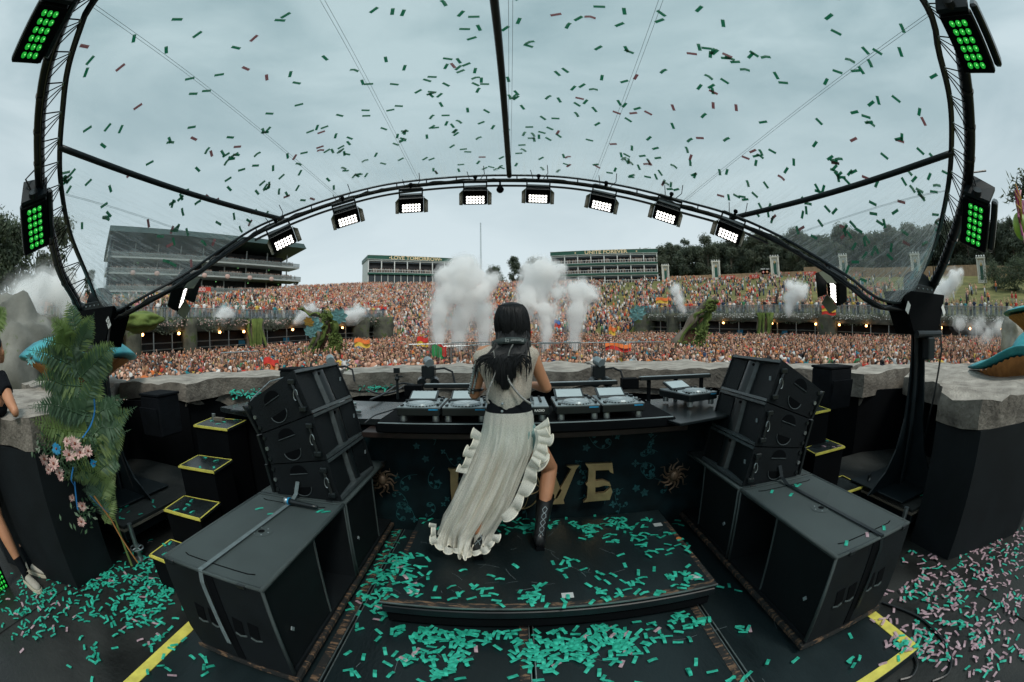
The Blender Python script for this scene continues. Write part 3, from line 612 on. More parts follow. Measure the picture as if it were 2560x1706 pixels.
for s in (-1, 1): b.cyl(p + Vector((s*.9, .15, -.9)), p + Vector((s*.9, .15, -2.6)), .06, n=5)
b.build('post', M['blacksteel'], rt_)

# ================================================================ TERRACE BARS
def terrace(a0, a1, name, label, signs, pillars, bulbs):
    root = thing(name, label, 'bar terrace', pol((a0 + a1)/2, itp((a0 + a1)/2, RTT)))
    rr = random.Random(int(a0)); n = int(abs(a1 - a0)/1.0)
    def pt(t, dr, z): a = a0 + (a1 - a0)*t; r = itp(a, RTT) + dr; return Vector((math.sin(R(a))*r, math.cos(R(a))*r, z + terrace_z(a)))
    b = MB(); b.loft([[pt(i/n, .06, -.9 + .0), pt(i/n, 6, -.9), pt(i/n, 6, .02), pt(i/n, .06, .02)] for i in range(n + 1)]); b.build('deck_slab', M['matte'], root)
    b = MB(); b.loft([[pt(i/n, -.5 + rr.uniform(-.12, .12), -.75 + rr.uniform(-.12, .1)), pt(i/n, -.05, -.8), pt(i/n, -.05, .12 + rr.uniform(-.05, .1)), pt(i/n, -.4, .10 + rr.uniform(-.05, .15))] for i in range(n + 1)]); b.build('stone_fascia', M['mossrock'], root, smooth=True)
    # moss and vines hanging over the fascia: countless leaves
    lf = MB()
    for i in range(5200):
        t = rr.random(); hang = abs(math.sin(t*21))*.8 + .25; p = pt(t, -.6 - rr.random()*.35, .32 - rr.random()*hang*1.3); a = Vector((rr.uniform(-1, 1), rr.uniform(-1, 1), rr.uniform(-1, 1))).normalized()*rr.uniform(.05, .13); c = a.orthogonal().normalized()*a.length*.6
        lf.quad(p - a, p - c, p + a, p + c)
    tag(lf.build('hanging_leaves', M['leaf2'], root), kind='stuff')
    fl = MB()
    for i in range(420):
        t = (rr.random()*.25 + int(rr.random()*4)*.25); p = pt(t, -.95, .2 - rr.random()*.6); s = rr.uniform(.04, .09); fl.ball(p, s, 4, 3)
    tag(fl.build('small_blossom', M['petal' if a0 < 0 else 'white'], root), kind='stuff')
    b = MB(); b.loft([[pt(i/n, .6, -4.6), pt(i/n, 5.9, -4.6), pt(i/n, 5.9, -.9), pt(i/n, 1.6, -.9)] for i in range(n + 1)]); b.build('bar_interior', M['interior'], root)
    pls = MB(); m = int(abs(a1 - a0)/2.6)
    for i in range(m + 1):
        for z in (0,): 
            q = MB(); q.cyl(pt(i/m, -.1, -4.6), pt(i/m, -.1, -.8), .07, n=6); q.build('scaffold_pole', M['steel'], root)
    for z in (-1.65, -2.15):
        q = MB(); q.tube([pt(i/n, -.12, z) for i in range(n + 1)], .05, 5); q.build('scaffold_rail', M['steel'], root)
    q = MB(); q.loft([[pt(i/n, -.3, -3.2), pt(i/n, -.1, -3.2), pt(i/n, -.1, -2.85), pt(i/n, -.3, -2.85)] for i in range(n + 1)]); q.build('bar_counter', M['bark'], root)
    q = MB(); q.tube([pt(i/n, .35, 1.12) for i in range(n + 1)], .035, 5); q.tube([pt(i/n, .35, .2) for i in range(n + 1)], .03, 5)
    for i in range(n*2 + 1): q.cyl(pt(i/(n*2), .35, 0), pt(i/(n*2), .35, 1.12), .03, n=4)
    q.build('barrier_rail', M['steel'], root)
    q = MB(); q.loft([[pt(i/n, .38, .2), pt(i/n, .38, 1.1)] for i in range(n + 1)], close=False); q.build('barrier_infill', M['barrier'], root)
    for k in range(signs):
        t = (k + .5 + rr.uniform(-.2, .2))/signs; p = pt(t, -.35, -2.72); a = a0 + (a1 - a0)*t
        q = MB(); q.box(p, (.46, .05, .28), rz(-R(a))); q.build('counter_sign', M['white'], root)
    for k in range(int(signs*.6)):
        t = rr.random(); p = pt(t, .9, -2.0); q = MB(); q.box(p, (.7, .1, .5), rz(-R(a0 + (a1 - a0)*t))); q.build('blue_bar_panel', M['bluefl'] if k % 3 == 0 else M['glass'], root)
    for t in bulbs:
        p = pt(t, -.7, -.95); q = MB(); q.ball(p, .13, 8, 6); q.build('warm_lamp', M['bulb'], root)
    for t, wd, mt in pillars:
        a = a0 + (a1 - a0)*t; c = pt(t, -.45, 0); rg = []
        for k in range(9):
            f = k/8; z = -4.4 + f*4.6; s = wd*(1 + .35*(f - .5)**2*4*.4) + rr.uniform(-.06, .06)
            rg.append([c + rz(-R(a)) @ Vector((math.cos(j*.785)*s*(1 + rr.uniform(-.12, .12)), math.sin(j*.785)*.7*(1 + rr.uniform(-.2, .2)), z)) for j in range(8)])
        q = MB(); q.loft(rg); q.build('rock_pillar' if mt == 'mossrock' else 'root_pillar', M['darkrock' if mt == 'mossrock' else mt], root, smooth=True)
        if mt == 'bark':
            q = MB()
            for j in range(7):
                x = rr.uniform(-wd, wd); q.tube([c + rz(-R(a)) @ Vector((x*(1 + .4*math.sin(k + j)), -.8, -4.3 + k*.9)) for k in range(6)], [.2, .16, .14, .15, .18, .25], 6)
            q.build('mossy_root', M['moss'], root, smooth=True)
    return root
terrace(-66, -17.0, 'bar_terrace', 'mossy stone-fronted bar terrace curving behind the crowd on the left', 26, [(.02, 1.0, 'mossrock'), (.27, .8, 'mossrock'), (.44, .7, 'mossrock'), (.63, 1.0, 'bark'), (.93, 1.1, 'mossrock'), (.99, 1.4, 'mossrock')], [.2, .3, .41, .53, .6, .74, .82, .88])
terrace(17.4, 74, 'bar_terrace', 'mossy stone-fronted bar terrace curving behind the crowd on the right', 28, [(.01, 1.7, 'mossrock'), (.08, 1.0, 'mossrock'), (.30, .9, 'bark'), (.46, 1.2, 'mossrock'), (.68, .9, 'mossrock'), (.985, 1.2, 'mossrock')], [.07, .2, .32, .43, .49, .56, .68, .76, .84, .93])
for i, px in enumerate((592, 628)):
    p = on_r(px, 778, 62); q = thing('pavilion_tent', ['left green pavilion tent behind the left smoke puff', 'right green pavilion tent behind the left smoke puff'][i], 'tent', p)
    b = MB(); b.add([p + Vector(v) for v in [(-1.7, -1.7, 0), (1.7, -1.7, 0), (1.7, 1.7, 0), (-1.7, 1.7, 0), (0, 0, 1.3)]], [(0, 1, 4), (1, 2, 4), (2, 3, 4), (3, 0, 4), (3, 2, 1, 0)]); b.build('roof', M['gfascia'], q)
    b = MB(); b.box(p + Vector((0, 0, -1.1)), (3.2, 3.2, 2.1)); b.build('wall', M['teal'], q)

# ================================================================ ROOT STAIRWAY SCULPTURES IN THE CROWD
def curve3(p, n=24):
    p = [Vector(a) for a in p]; out = []
    for i in range(n + 1):
        t = i/n*(len(p) - 1); k = min(int(t), len(p) - 2); u = t - k
        a, b, c, d = p[max(k-1, 0)], p[k], p[k+1], p[min(k+2, len(p)-1)]
        out.append(.5*((2*b) + (c - a)*u + (2*a - 5*b + 4*c - d)*u*u + (3*b - a - 3*c + d)*u**3))
    return out
def root_bridge(label, pts, rr_, st0, st1, seed, leafpx):
    rr = random.Random(seed); root = thing('root_stairway', label, 'sculpture', on_r(*pts[0][0], rr_))
    for j, line in enumerate(pts):
        c = curve3([on_r(px, py, rr_ + (j % 3)*.35) for px, py in line]); rad = [.30*(1 + .25*math.sin(i*.9 + j)) * (1 if j < 2 else .55)*(1 - .25*i/24) for i in range(25)]
        b = MB(); b.tube(c, rad, 8); b.build('root_limb', M['moss' if j % 2 else 'bark'], root, smooth=True)
        b = MB(); b.tube([p + Vector((.12*math.sin(i), -.22, .15*math.cos(i*.7))) for i, p in enumerate(c)], [r*.45 for r in rad], 6); b.build('moss_strand', M['moss'], root, smooth=True)
    n = 13
    for i in range(n):
        t = i/(n - 1); p = on_r(st0[0] + (st1[0] - st0[0])*t, st0[1] + (st1[1] - st0[1])*t, rr_ + .25 + t*1.2); w_ = .75 - .2*t
        b = MB(); b.box(p, (w_*1.25, .3, .17)); b.box(p + Vector((0, .1, -.13)), (w_*1.2, .04, .14)); b.build('stair_tread', M['stairwood'], root)
    lf = MB()
    for i in range(900):
        px, py, s = rr.choice(leafpx); p = on_r(px + rr.gauss(0, s), py + rr.gauss(0, s), rr_ - .4 + rr.random()*.6); a = Vector((rr.uniform(-1, 1), rr.uniform(-1, 1), rr.uniform(-1, 1))).normalized()*.12; c = a.orthogonal().normalized()*.06; lf.quad(p - a, p - c, p + a, p + c)
    tag(lf.build('ivy_leaves', M['moss'], root), kind='stuff'); return root
def big_flower(p, s, mt, name, label, parent=None, n=7, tilt=(0, 0), layers=2):
    if parent is None: root = thing(name, label, 'flower', p)
    else: root = bpy.data.objects.new(name, None); C.objects.link(root); root.parent = parent; root.location = Vector(p) - wloc(parent); root['label'] = label
    T = Euler((R(-60) + tilt[0], 0, tilt[1])).to_matrix()
    for l in range(layers):
        for k in range(n - l):
            a = k*2*math.pi/(n - l) + l*.4; b = MB()
            def fn(u, v, a=a, l=l):
                wd = math.sin(math.pi*min(1, u*.92 + .08))**.7*.34*s*(1 - l*.2); rad = s*(1 - l*.3)*u; z = s*(.15 + l*.25)*u*u*(1.6 - u) - abs(v - .5)*.12*s
                x, y = rad*math.cos(a) - (v - .5)*2*wd*math.sin(a), rad*math.sin(a) + (v - .5)*2*wd*math.cos(a); return Vector(p) + T @ Vector((x, y, z))
            b.grid(fn, 5, 4); b.build('petal', M[mt], root, smooth=True)
    b = MB(); b.ball(Vector(p) + T @ Vector((0, 0, .12*s)), .16*s, 8, 6); b.build('flower_centre', M['yelpetal'], root, smooth=True); return root
root_bridge('mossy root stairway sculpture with turquoise flowers in the crowd on the left', [[(762, 893), (782, 860), (798, 822), (820, 795), (840, 786)], [(800, 893), (830, 865), (838, 830), (832, 800), (822, 788)], [(826, 800), (806, 790), (780, 786), (762, 776), (750, 766)], [(772, 893), (795, 868), (812, 830), (815, 805)]], 29, (786, 886), (822, 806), 3, [(840, 870, 9), (770, 885, 9), (818, 792, 8), (838, 845, 7)])
for i, (px, py, s, mt, l) in enumerate([(848, 790, .62, 'bigpetal', 'turquoise flower at the top right of the left root stairway'), (786, 812, .66, 'bigpetal', 'turquoise flower halfway up the left root stairway'), (772, 806, .42, 'yelpetal', 'yellow flower behind the turquoise flower on the left root stairway'), (775, 830, .5, 'bigpetal', 'lowest turquoise flower on the left root stairway')]):
    big_flower(on_r(px, py, 28.2 - i*.05), s, mt, 'giant_flower', l)
root_bridge('mossy root stairway sculpture leaning to the right in the crowd on the right', [[(1684, 866), (1710, 830), (1735, 795), (1758, 768), (1778, 756), (1794, 748)], [(1738, 868), (1752, 830), (1765, 800), (1775, 778), (1788, 762)], [(1700, 868), (1722, 836), (1742, 806), (1758, 785)], [(1715, 870), (1745, 850), (1760, 830), (1768, 800)]], 30, (1712, 856), (1757, 784), 9, [(1745, 860, 9), (1755, 838, 8), (1772, 765, 7), (1700, 865, 8)])
big_flower(on_r(1594, 783, 50), 1.15, 'bigpetal', 'giant_flower', 'pale turquoise flower on the left end of the right bar terrace')

# ================================================================ THE CROWD
SKIN = [(.64, .34, .23), (.72, .43, .31), (.42, .19, .11), (.82, .54, .42), (.16, .07, .045), (.68, .38, .27), (.60, .30, .19)]
HAIR = [(.03, .018, .012), (.06, .035, .02), (.14, .08, .04), (.30, .20, .10), (.015, .012, .01), (.07, .04, .025)]
TOPS = [('white', (.72, .72, .70)), ('black', (.02, .02, .023)), ('white', (.66, .67, .66)), ('grey', (.22, .23, .24)), ('red', (.50, .04, .03)), ('navy blue', (.02, .05, .12)), ('orange', (.62, .18, .05)), ('teal', (.02, .22, .26)), ('pale blue', (.25, .42, .50)), ('yellow', (.60, .42, .08)), ('black', (.012, .012, .015)), ('white', (.78, .76, .73)), ('black', (.012, .014, .02)), ('white', (.80, .80, .79)), ('black', (.01, .012, .016)), ('red', (.55, .05, .03)), ('orange', (.68, .17, .04)), ('navy blue', (.015, .03, .08)), ('green', (.04, .20, .08)), ('pink', (.55, .22, .25)), ('bare', None), ('bare', None), ('bare', None)]
BOT = [(.02, .02, .025), (.05, .07, .12), (.10, .13, .2), (.3, .27, .2), (.02, .02, .02), (.5, .5, .48)]
def person_tmpl(pose, detail, seed=0, lo=False):
    """Low polygon standing figure. Returns vertices, faces and a body-area index per face (0 skin, 1 top, 2 bottom, 3 hair)."""
    b = MB(); rr = random.Random(seed)
    def ring(z, rx_, ry_, n, cx=0, cy=0): return [(cx + rx_*math.cos(j*2*math.pi/n), cy + ry_*math.sin(j*2*math.pi/n), z) for j in range(n)]
    if detail == 2:
        n = 6 if not lo else 5
        b.mi = 2
        for s in (-1, 1): b.loft([ring(0, .055, .10, 3, s*.10, -.03), ring(.86, .10, .11, 3, s*.08)]) if lo else b.loft([ring(0, .055, .10, 5, s*.10, -.03), ring(.45, .06, .07, 5, s*.10), ring(.86, .10, .11, 5, s*.08)])
        b.mi = 1; b.loft([ring(.82, .17, .12, n), ring(1.05, .14, .10, n), ring(1.30, .20, .12, n), ring(1.44, .19, .09, n), ring(1.50, .07, .06, n)])
        b.mi = 0; b.loft([ring(1.48, .05, .05, 5), ring(1.56, .05, .05, 5)]); b.ball((0, -.01, 1.64), (.085, .10, .125), 5 if lo else 7, 4 if lo else 6)
        b.mi = 3; b.loft([ring(1.60, .09, .07, 7, 0, .045), ring(1.70, .098, .105, 7, 0, .015), ring(1.77, .06, .07, 7, 0, .01)])
        for s in (-1, 1):
            up = pose[0 if s < 0 else 1]
            sh = Vector((s*.20, 0, 1.40))
            if up == 2: el = sh + Vector((s*.14, -.12, .20)); ha = el + Vector((-s*.06, -.08, .27))
            elif up == 1: el = sh + Vector((s*.10, -.10, -.22)); ha = el + Vector((-s*.12, -.22, .16))
            elif up == 3: el = sh + Vector((s*.26, -.04, .08)); ha = el + Vector((s*.06, -.05, .28))
            else: el = sh + Vector((s*.07, .02, -.28)); ha = el + Vector((0, -.08, -.25))
            b.mi = 1; b.tube([sh, sh.lerp(el, .5)], [.06, .052], 3 if lo else 5); b.mi = 0; b.tube([sh.lerp(el, .45), el, ha, ha + (ha - el).normalized()*.09], [.045, .038, .028, .035], 3 if lo else 5)
    else:
        b.mi = 2; b.box((0, 0, .45), (.28, .18, .9))
        b.mi = 1; b.loft([ring(.85, .17, .12, 4), ring(1.35, .23, .13, 4), ring(1.47, .10, .08, 4)], cap=False)
        b.mi = 0; b.ball((0, 0, 1.62), (.10, .11, .14), 4, 4)
        b.mi = 3; b.loft([ring(1.64, .10, .08, 4, 0, .05), ring(1.77, .06, .06, 4, 0, .02)])
        b.mi = 0
        for s in (-1, 1):
            up = pose[0 if s < 0 else 1]; sh = Vector((s*.22, 0, 1.38)); ha = sh + (Vector((s*.1, -.1, .45)) if up >= 2 else Vector((s*.08, -.1, -.5)))
            b.tube([sh, ha], [.055, .035], 3)
    return b
POSES = [(0, 0), (2, 0), (0, 2), (2, 2), (1, 1), (3, 3), (3, 0), (2, 3)]
PW = [8, 2, 2, 1.2, 3, .8, .6, .6]
PT = ['arms down', 'one arm raised', 'one arm raised', 'both arms up', 'hands in front', 'arms spread high', 'one arm out', 'arms up high']
cr_ = random.Random(11)
# the nearest, each a person of their own
def slot_mat(cache={}, key=None, col=None, rough=.8):
    if key not in cache:
        m = bpy.data.materials.new('crowd_' + key.replace(' ', '_')); m.use_nodes = True; p = m.node_tree.nodes['Principled BSDF']; p.inputs['Base Color'].default_value = (*col, 1); p.inputs['Roughness'].default_value = rough; cache[key] = m
    return cache[key]
protos = []
for i, ps in enumerate(POSES):
    b = person_tmpl(ps, 2); me = bpy.data.meshes.new('person'); me.from_pydata(b.v, [], b.f)
    for k in range(4): me.materials.append(slot_mat(key='skin 0', col=SKIN[0]))
    me.polygons.foreach_set('material_index', b.m); me.update()
    from mathutils.bvhtree import BVHTree
    bv = BVHTree.FromPolygons([Vector(v) for v in b.v], b.f); to = bpy.data.objects.new('tmp', me); C.objects.link(to); md = to.modifiers.new('r', 'REMESH'); md.mode = 'VOXEL'; md.voxel_size = .026; md.use_smooth_shade = True
    dg = bpy.context.evaluated_depsgraph_get(); m2 = bpy.data.meshes.new_from_object(to.evaluated_get(dg)); bpy.data.objects.remove(to); m2.materials.clear()
    for k in range(4): m2.materials.append(slot_mat(key='skin 0', col=SKIN[0]))
    for p in m2.polygons: p.material_index = b.m[bv.find_nearest(p.center)[2]]; p.use_smooth = True
    m2.name = 'person'; protos.append(m2)
def where(a):
    z = [(-52, 'far left by the stage tower'), (-38, 'left of the left root stairway'), (-29, 'just left of the left root stairway'), (-22, 'just right of the left root stairway'), (-15, 'left of the smoke jets'), (-8, 'under the leftmost smoke jets'), (-1, 'left of the performer'), (7, 'right of the performer'), (14, 'right of the rightmost smoke jet'), (21, 'left of the right root stairway'), (29, 'by the right root stairway'), (40, 'behind the right speaker stack'), (52, 'left of the right stage tower'), (99, 'far right above the mushrooms')]
    for k, s in z:
        if a < k: return s
near = []
rows = 0; r = 17.6
while len(near) < 300:
    a = -68 + (rows % 2)*.8
    while a < 69 and len(near) < 300:
        near.append((a + cr_.uniform(-.5, .5), r + cr_.uniform(-.3, .3))); a += 61.0/r*.62*cr_.uniform(.85, 1.2)
    r += .72; rows += 1
R_NEAR = r
names = {}
for a, r in near:
    k = cr_.choices(range(8), PW)[0]; x, y = math.sin(R(a))*r, math.cos(R(a))*r
    o = bpy.data.objects.new('person', protos[k]); C.objects.link(o); o.location = (x, y, ground_z(x, y)); o.rotation_euler = (0, 0, -R(a) + cr_.uniform(-.5, .5)); s = cr_.uniform(.93, 1.06); o.scale = (s, s, s)
    tn, tcx = cr_.choice(TOPS); hi = cr_.randrange(6); si = cr_.randrange(7); bi = cr_.randrange(6)
    mats = [slot_mat(key='skin %d' % si, col=SKIN[si], rough=.6), slot_mat(key=tn + ' top', col=tcx, rough=.85) if tcx else slot_mat(key='skin %d' % si, col=SKIN[si]), slot_mat(key='bottom %d' % bi, col=BOT[bi]), slot_mat(key='hair %d' % hi, col=HAIR[hi])]
    hat = ''
    if cr_.random() < .14: hc = cr_.choice([('red cap', (.5, .04, .03)), ('white cap', (.7, .7, .68)), ('black cap', (.02, .02, .02)), ('orange hat', (.65, .2, .04))]); mats[3] = slot_mat(key=hc[0], col=hc[1]); hat = ' and ' + hc[0]
    for q in range(4): o.material_slots[q].link = 'OBJECT'; o.material_slots[q].material = mats[q]
    hn = ['dark', 'brown', 'light brown', 'blond', 'black', 'brown'][hi]
    who = ('bare-chested' if tcx is None else tn + ' top') + (hat if hat else ' and %s hair' % hn)
    lab_ = '%s, %s, %s' % (who, PT[k], where(a))
    if len(lab_.split()) > 16: lab_ = lab_.replace(' and ', ', ')
    tag(o, lab_, 'person', 'people in the front rows of the crowd')

# everybody behind them: nobody could count it
def crowd_mesh(name, pts, detail, label):
    tm = [person_tmpl(p, detail, lo=True) for p in (POSES if detail == 2 else [(0, 0), (2, 2), (2, 0), (0, 0)])]
    T = [(np.array(t.v, float), t.f, np.array(t.m)) for t in tm]
    V = []; F = []; COL = []; base = 0; LT = []
    rg = np.random.RandomState(3)
    pw = np.array(PW if detail == 2 else [3, 1, 2, 3], float); pw /= pw.sum()
    for (x, y, z, a) in pts:
        k = rg.choice(len(T), p=pw); v, f, m = T[k]
        th = -a + rg.uniform(-.9, .9); s = rg.uniform(.93, 1.06); c, sn = math.cos(th)*s, math.sin(th)*s
        sit = detail == 1 and rg.rand() < .22 and math.hypot(x, y) > 70 and abs(math.degrees(a) + 10) > 14
        vv = np.empty_like(v); vv[:, 0] = v[:, 0]*c - v[:, 1]*sn + x; vv[:, 1] = v[:, 0]*sn + v[:, 1]*c + y; vv[:, 2] = v[:, 2]*s + z - (.75 if sit else 0)
        V.append(vv); sk = SKIN[rg.randint(7)]; tp = TOPS[rg.randint(len(TOPS))][1] or sk; cols = [sk, tp, BOT[rg.randint(6)], HAIR[rg.randint(6)]]
        if rg.rand() < .20: cols[3] = [(.6, .6, .58), (.5, .05, .04), (.02, .02, .02), (.6, .2, .05), (.02, .2, .3)][rg.randint(5)]
        for q, ff in zip(m, f): F.append(ff); LT.append(len(ff)); COL.append(cols[q])
        F_off.append(base); base += len(v)
        nf.append(len(f))
    return V, F, LT, COL
def build_crowd(name, pts, detail, label):
    global F_off, nf
    F_off = []; nf = []
    V, F, LT, COL = crowd_mesh(name, pts, detail, label)
    verts = np.concatenate(V).astype(np.float32); offs = np.repeat(np.array(F_off), np.array(nf))
    LT = np.array(LT, np.int32); loops = np.concatenate([np.array(f) for f in F]) + np.repeat(offs, LT)
    me = bpy.data.meshes.new(name); me.vertices.add(len(verts)); me.vertices.foreach_set('co', verts.ravel()); me.loops.add(len(loops)); me.loops.foreach_set('vertex_index', loops.astype(np.int32))
    me.polygons.add(len(LT)); st = np.concatenate([[0], np.cumsum(LT)[:-1]]).astype(np.int32); me.polygons.foreach_set('loop_start', st); me.polygons.foreach_set('loop_total', LT)
    at = me.color_attributes.new('Col', 'FLOAT_COLOR', 'CORNER'); cc = np.ones((len(loops), 4), np.float32); cc[:, :3] = np.repeat(np.array(COL, np.float32), LT, axis=0); at.data.foreach_set('color', cc.ravel())
    me.update(calc_edges=True); me.validate(); me.materials.append(M['crowd']); o = bpy.data.objects.new(name, me); C.objects.link(o); tag(o, label, 'crowd', kind='stuff'); return o
pts = []
r = R_NEAR
while r < 66:
    a = -72; step = 57.3/r*(.52 + (r - 17)*.003)
    while a < 73:
        aa = a + cr_.uniform(-.3, .3)*step; rr = r + cr_.uniform(-.25, .25); rt = itp(aa, RTT)
        lim = rt - 1.6 if not -17 < aa < 17.2 else 60
        if rr < lim and cr_.random() > .06 and not (11.5 < aa < 14.5 and 46 < rr < 58): x, y = math.sin(R(aa))*rr, math.cos(R(aa))*rr; pts.append((x, y, ground_z(x, y), R(aa)))
        a += step
    r += .60
build_crowd('floor_crowd', pts, 2, 'dense festival crowd filling the flat ground in front of the bar terraces')
n1_ = len(pts)
pts = []
def dens(a, f):        # f = 0 at the terraces, 1 on the ridge
    if -31 < a < 12: return 1.0
    if a >= 12: return itp(a, [(12, .9), (20, .62), (34, .5), (48, .34), (58, .22), (66, .10), (75, .08)])*(1.25 - .75*f)
    return itp(a, [(-75, .2), (-58, .30), (-45, .36), (-37, .45), (-31, .9)])*(1.1 - .3*f)
for k in range(60000):
    a = cr_.uniform(-72, 73); rt = itp(a, RTT) + (6.2 if not -17 < a < 17.2 else 6); r1 = itp(a, R1T); r = math.sqrt(cr_.uniform(rt*rt, (r1 + 3)**2)); f = (r - rt)/(r1 - rt)
    clump = .5 + .5*math.sin(a*1.3 + r*.21)*math.sin(a*.41 - r*.33 + 1)
    d = dens(a, f); clump += .25*math.sin(a*3.1 + r*.9); d = d*.36*(1.15 - .2*f) if d > .88 else (d*.34 if clump > .78 - .55*d else d*.014)
    if cr_.random() < d: x, y = math.sin(R(a))*r, math.cos(R(a))*r; pts.append((x, y, ground_z(x, y), R(a)))
build_crowd('hillside_crowd', pts, 1, 'festival crowd spread over the grass hillside up to the ridge')
n2_ = len(pts)
pts = []
for a0, a1 in ((-66, -17.2), (17.6, 74)):
    a = a0
    while a < a1:
        rt = itp(a, RTT)
        for dr in (.8, 1.6, 2.6, 3.8):
            if cr_.random() < (.8 if abs(a) < 55 or dr < 1 else .45): x, y = math.sin(R(a))*(rt + dr), math.cos(R(a))*(rt + dr); pts.append((x, y, terrace_z(a), R(a)))
        a += 57.3/rt*.62*cr_.uniform(.8, 1.3)
build_crowd('terrace_crowd', pts, 2, 'people standing behind the rails on top of the bar terraces')
print('CROWD', n1_, n2_, len(pts))

# crowd barriers and bigger props in front of the crowd
for i, (px, py, az_) in enumerate([(1075, 884, 0), (1140, 888, .1), (1180, 880, -.2), (1226, 884, 0), (1400, 880, 0), (1462, 880, 0), (1536, 880, 0), (1350, 882, 0), (600, 905, .3), (1610, 878, -.1)]):
    p = on_r(px, py, 20.5 + (i % 2)*.8); g = thing('crowd_barrier', 'grey steel crowd barrier ' + ['left of the smoke jets', 'between the two leftmost smoke jets', 'tilted beside the second smoke jet', 'just left of the performer', 'right of the performer', 'between the two right smoke jets', 'right of the rightmost smoke jet', 'behind the performer\'s right shoulder', 'in the far left crowd', 'left of the right root stairway'][i], 'barrier', p, 'steel barriers standing in the front of the crowd')
    rot = rz(-math.atan2(p.x, p.y) + az_); b = MB()
    b.tube([p + rot @ Vector(v) for v in [(-1, 0, -.7), (-1, 0, .45), (1, 0, .45), (1, 0, -.7)]], .028, 6); b.build('frame', M['steel'], g)
    b = MB()
    for k in range(9): b.cyl(p + rot @ Vector((-.9 + k*.225, 0, -.6)), p + rot @ Vector((-.9 + k*.225, 0, .44)), .012, n=4)
    b.build('bars', M['steel'], g)
def flag(px, py, r, w_, h, cols, label, pole=True):
    w_ *= .72; h *= .72; p = on_r(px, py, r); g = thing('flag', label, 'flag', p); rot = rz(-math.atan2(p.x, p.y)); n = len(cols)
    for i, c in enumerate(cols):
        b = MB(); b.grid(lambda u, v, i=i: p + rot @ Vector((-w_/2 + w_*u, .12*math.sin(u*7 + i) - .1*v, h/2 - h*(i + v)/n + .08*math.sin(u*6))), 8, 2); b.build('stripe', M[c], g, smooth=True)
    if pole: b = MB(); b.cyl(p + rot @ Vector((-w_/2, 0, -1.6)), p + rot @ Vector((-w_/2, 0, h/2 + .1)), .02, n=5); b.build('pole', M['alu'], g)
M['ry'] = mat('yellow_flag_cloth', (.65, .42, .05), .8, var=.1); M['rd'] = mat('red_flag_cloth', (.55, .03, .02), .8, var=.1); M['or'] = mat('orange_flag_cloth', (.70, .16, .03), .8, var=.1); M['gn'] = mat('green_flag_cloth', (.03, .25, .08), .8, var=.1); M['bl'] = mat('blue_flag_cloth', (.03, .12, .40), .8, var=.1)
flag(1530, 828, 36, .8, .9, ['or', 'ry'], 'orange and yellow flag in the crowd right of the smoke jets')
flag(1056, 855, 30, 1.1, .9, ['rd', 'ry'], 'red and yellow flag left of the smoke jets')
flag(1096, 880, 21, .9, .8, ['gn'], 'green flag held up left of the smoke jets'); flag(1105, 876, 21, .6, .7, ['rd'], 'small red flag left of the leftmost jet')
flag(1393, 810, 34, .7, .8, ['bl', 'rd'], 'blue and red flag between the right smoke jets'); flag(905, 858, 27, 1.4, .7, ['or', 'ry'], 'orange flag spread over the crowd right of the left stairway')
flag(678, 912, 19.4, 1.0, .75, ['rd', 'or'], 'bright red cloth held up in the crowd above the black equipment box'); flag(1545, 868, 21, 1.8, .5, ['or', 'rd'], 'orange banner held over the heads left of the right stairway')
flag(2072, 776, 46.5, 2.3, 1.3, ['rd', 'ry', 'rd'], 'red and yellow flag hung on the right terrace rail', False); flag(362, 811, 37.5, 1.6, 1.2, ['white', 'rd'], 'white and red flag hung on the left terrace rail', False); flag(386, 811, 37.8, 2.4, 1.2, ['white', 'bl'], 'white and blue flag hung on the left terrace rail', False)
flag(950, 774, 66, 3.0, 1.3, ['rd', 'white'], 'red and white flag on the hillside left of the smoke', False)
flag(1655, 752, 64, 2.6, 1.2, ['or', 'ry'], 'orange banner on the terrace left of the right root stairway', False)

# ================================================================ SMOKE
def smoke(name, label, blobs, dens_, scale, seed, lo=.40, hi=.62, col=(.998, 1.0, 1.0), disp=.22, vox=.20):
    """blobs: (point, radius), joined and remeshed into closed hulls: a dense core inside two thinner, more ragged shells."""
    c = sum((Vector(p) for p, r in blobs), Vector())/len(blobs); root = None
    tx = bpy.data.textures.new(name, 'CLOUDS'); tx.noise_scale = .55/scale; tx.noise_depth = 3
    for k, (f, dn, l2, h2) in enumerate([(1.30, .13, lo + .03, hi + .06), (.98, .38, lo, hi), (.68, 1.0, lo - .06, hi - .04)]):
        b = MB()
        for p, r in blobs: b.ball(p, r*f, 10, 8)
        o = b.build(name if k == 0 else 'dense_core' if k == 2 else 'inner_smoke', smoke_mat(name + '_fog', dens_*dn, scale*(1 + .3*k), col, l2, h2), origin=tuple(c))
        m = o.modifiers.new('r', 'REMESH'); m.mode = 'VOXEL'; m.voxel_size = vox; m.use_smooth_shade = True
        d = o.modifiers.new('d', 'DISPLACE'); d.texture = tx; d.strength = disp*(2.4 - .5*k); d.mid_level = .5; d.texture_coords = 'LOCAL'
        dg = bpy.context.evaluated_depsgraph_get(); me = bpy.data.meshes.new_from_object(o.evaluated_get(dg)); old = o.data; o.modifiers.clear(); o.data = me; bpy.data.meshes.remove(old)
        o['kind'] = 'stuff'
        if root is None: root = tag(o, label, 'smoke', kind='stuff')
        else: o.parent = root; o.location = (0, 0, 0)
    return root
SMK = True
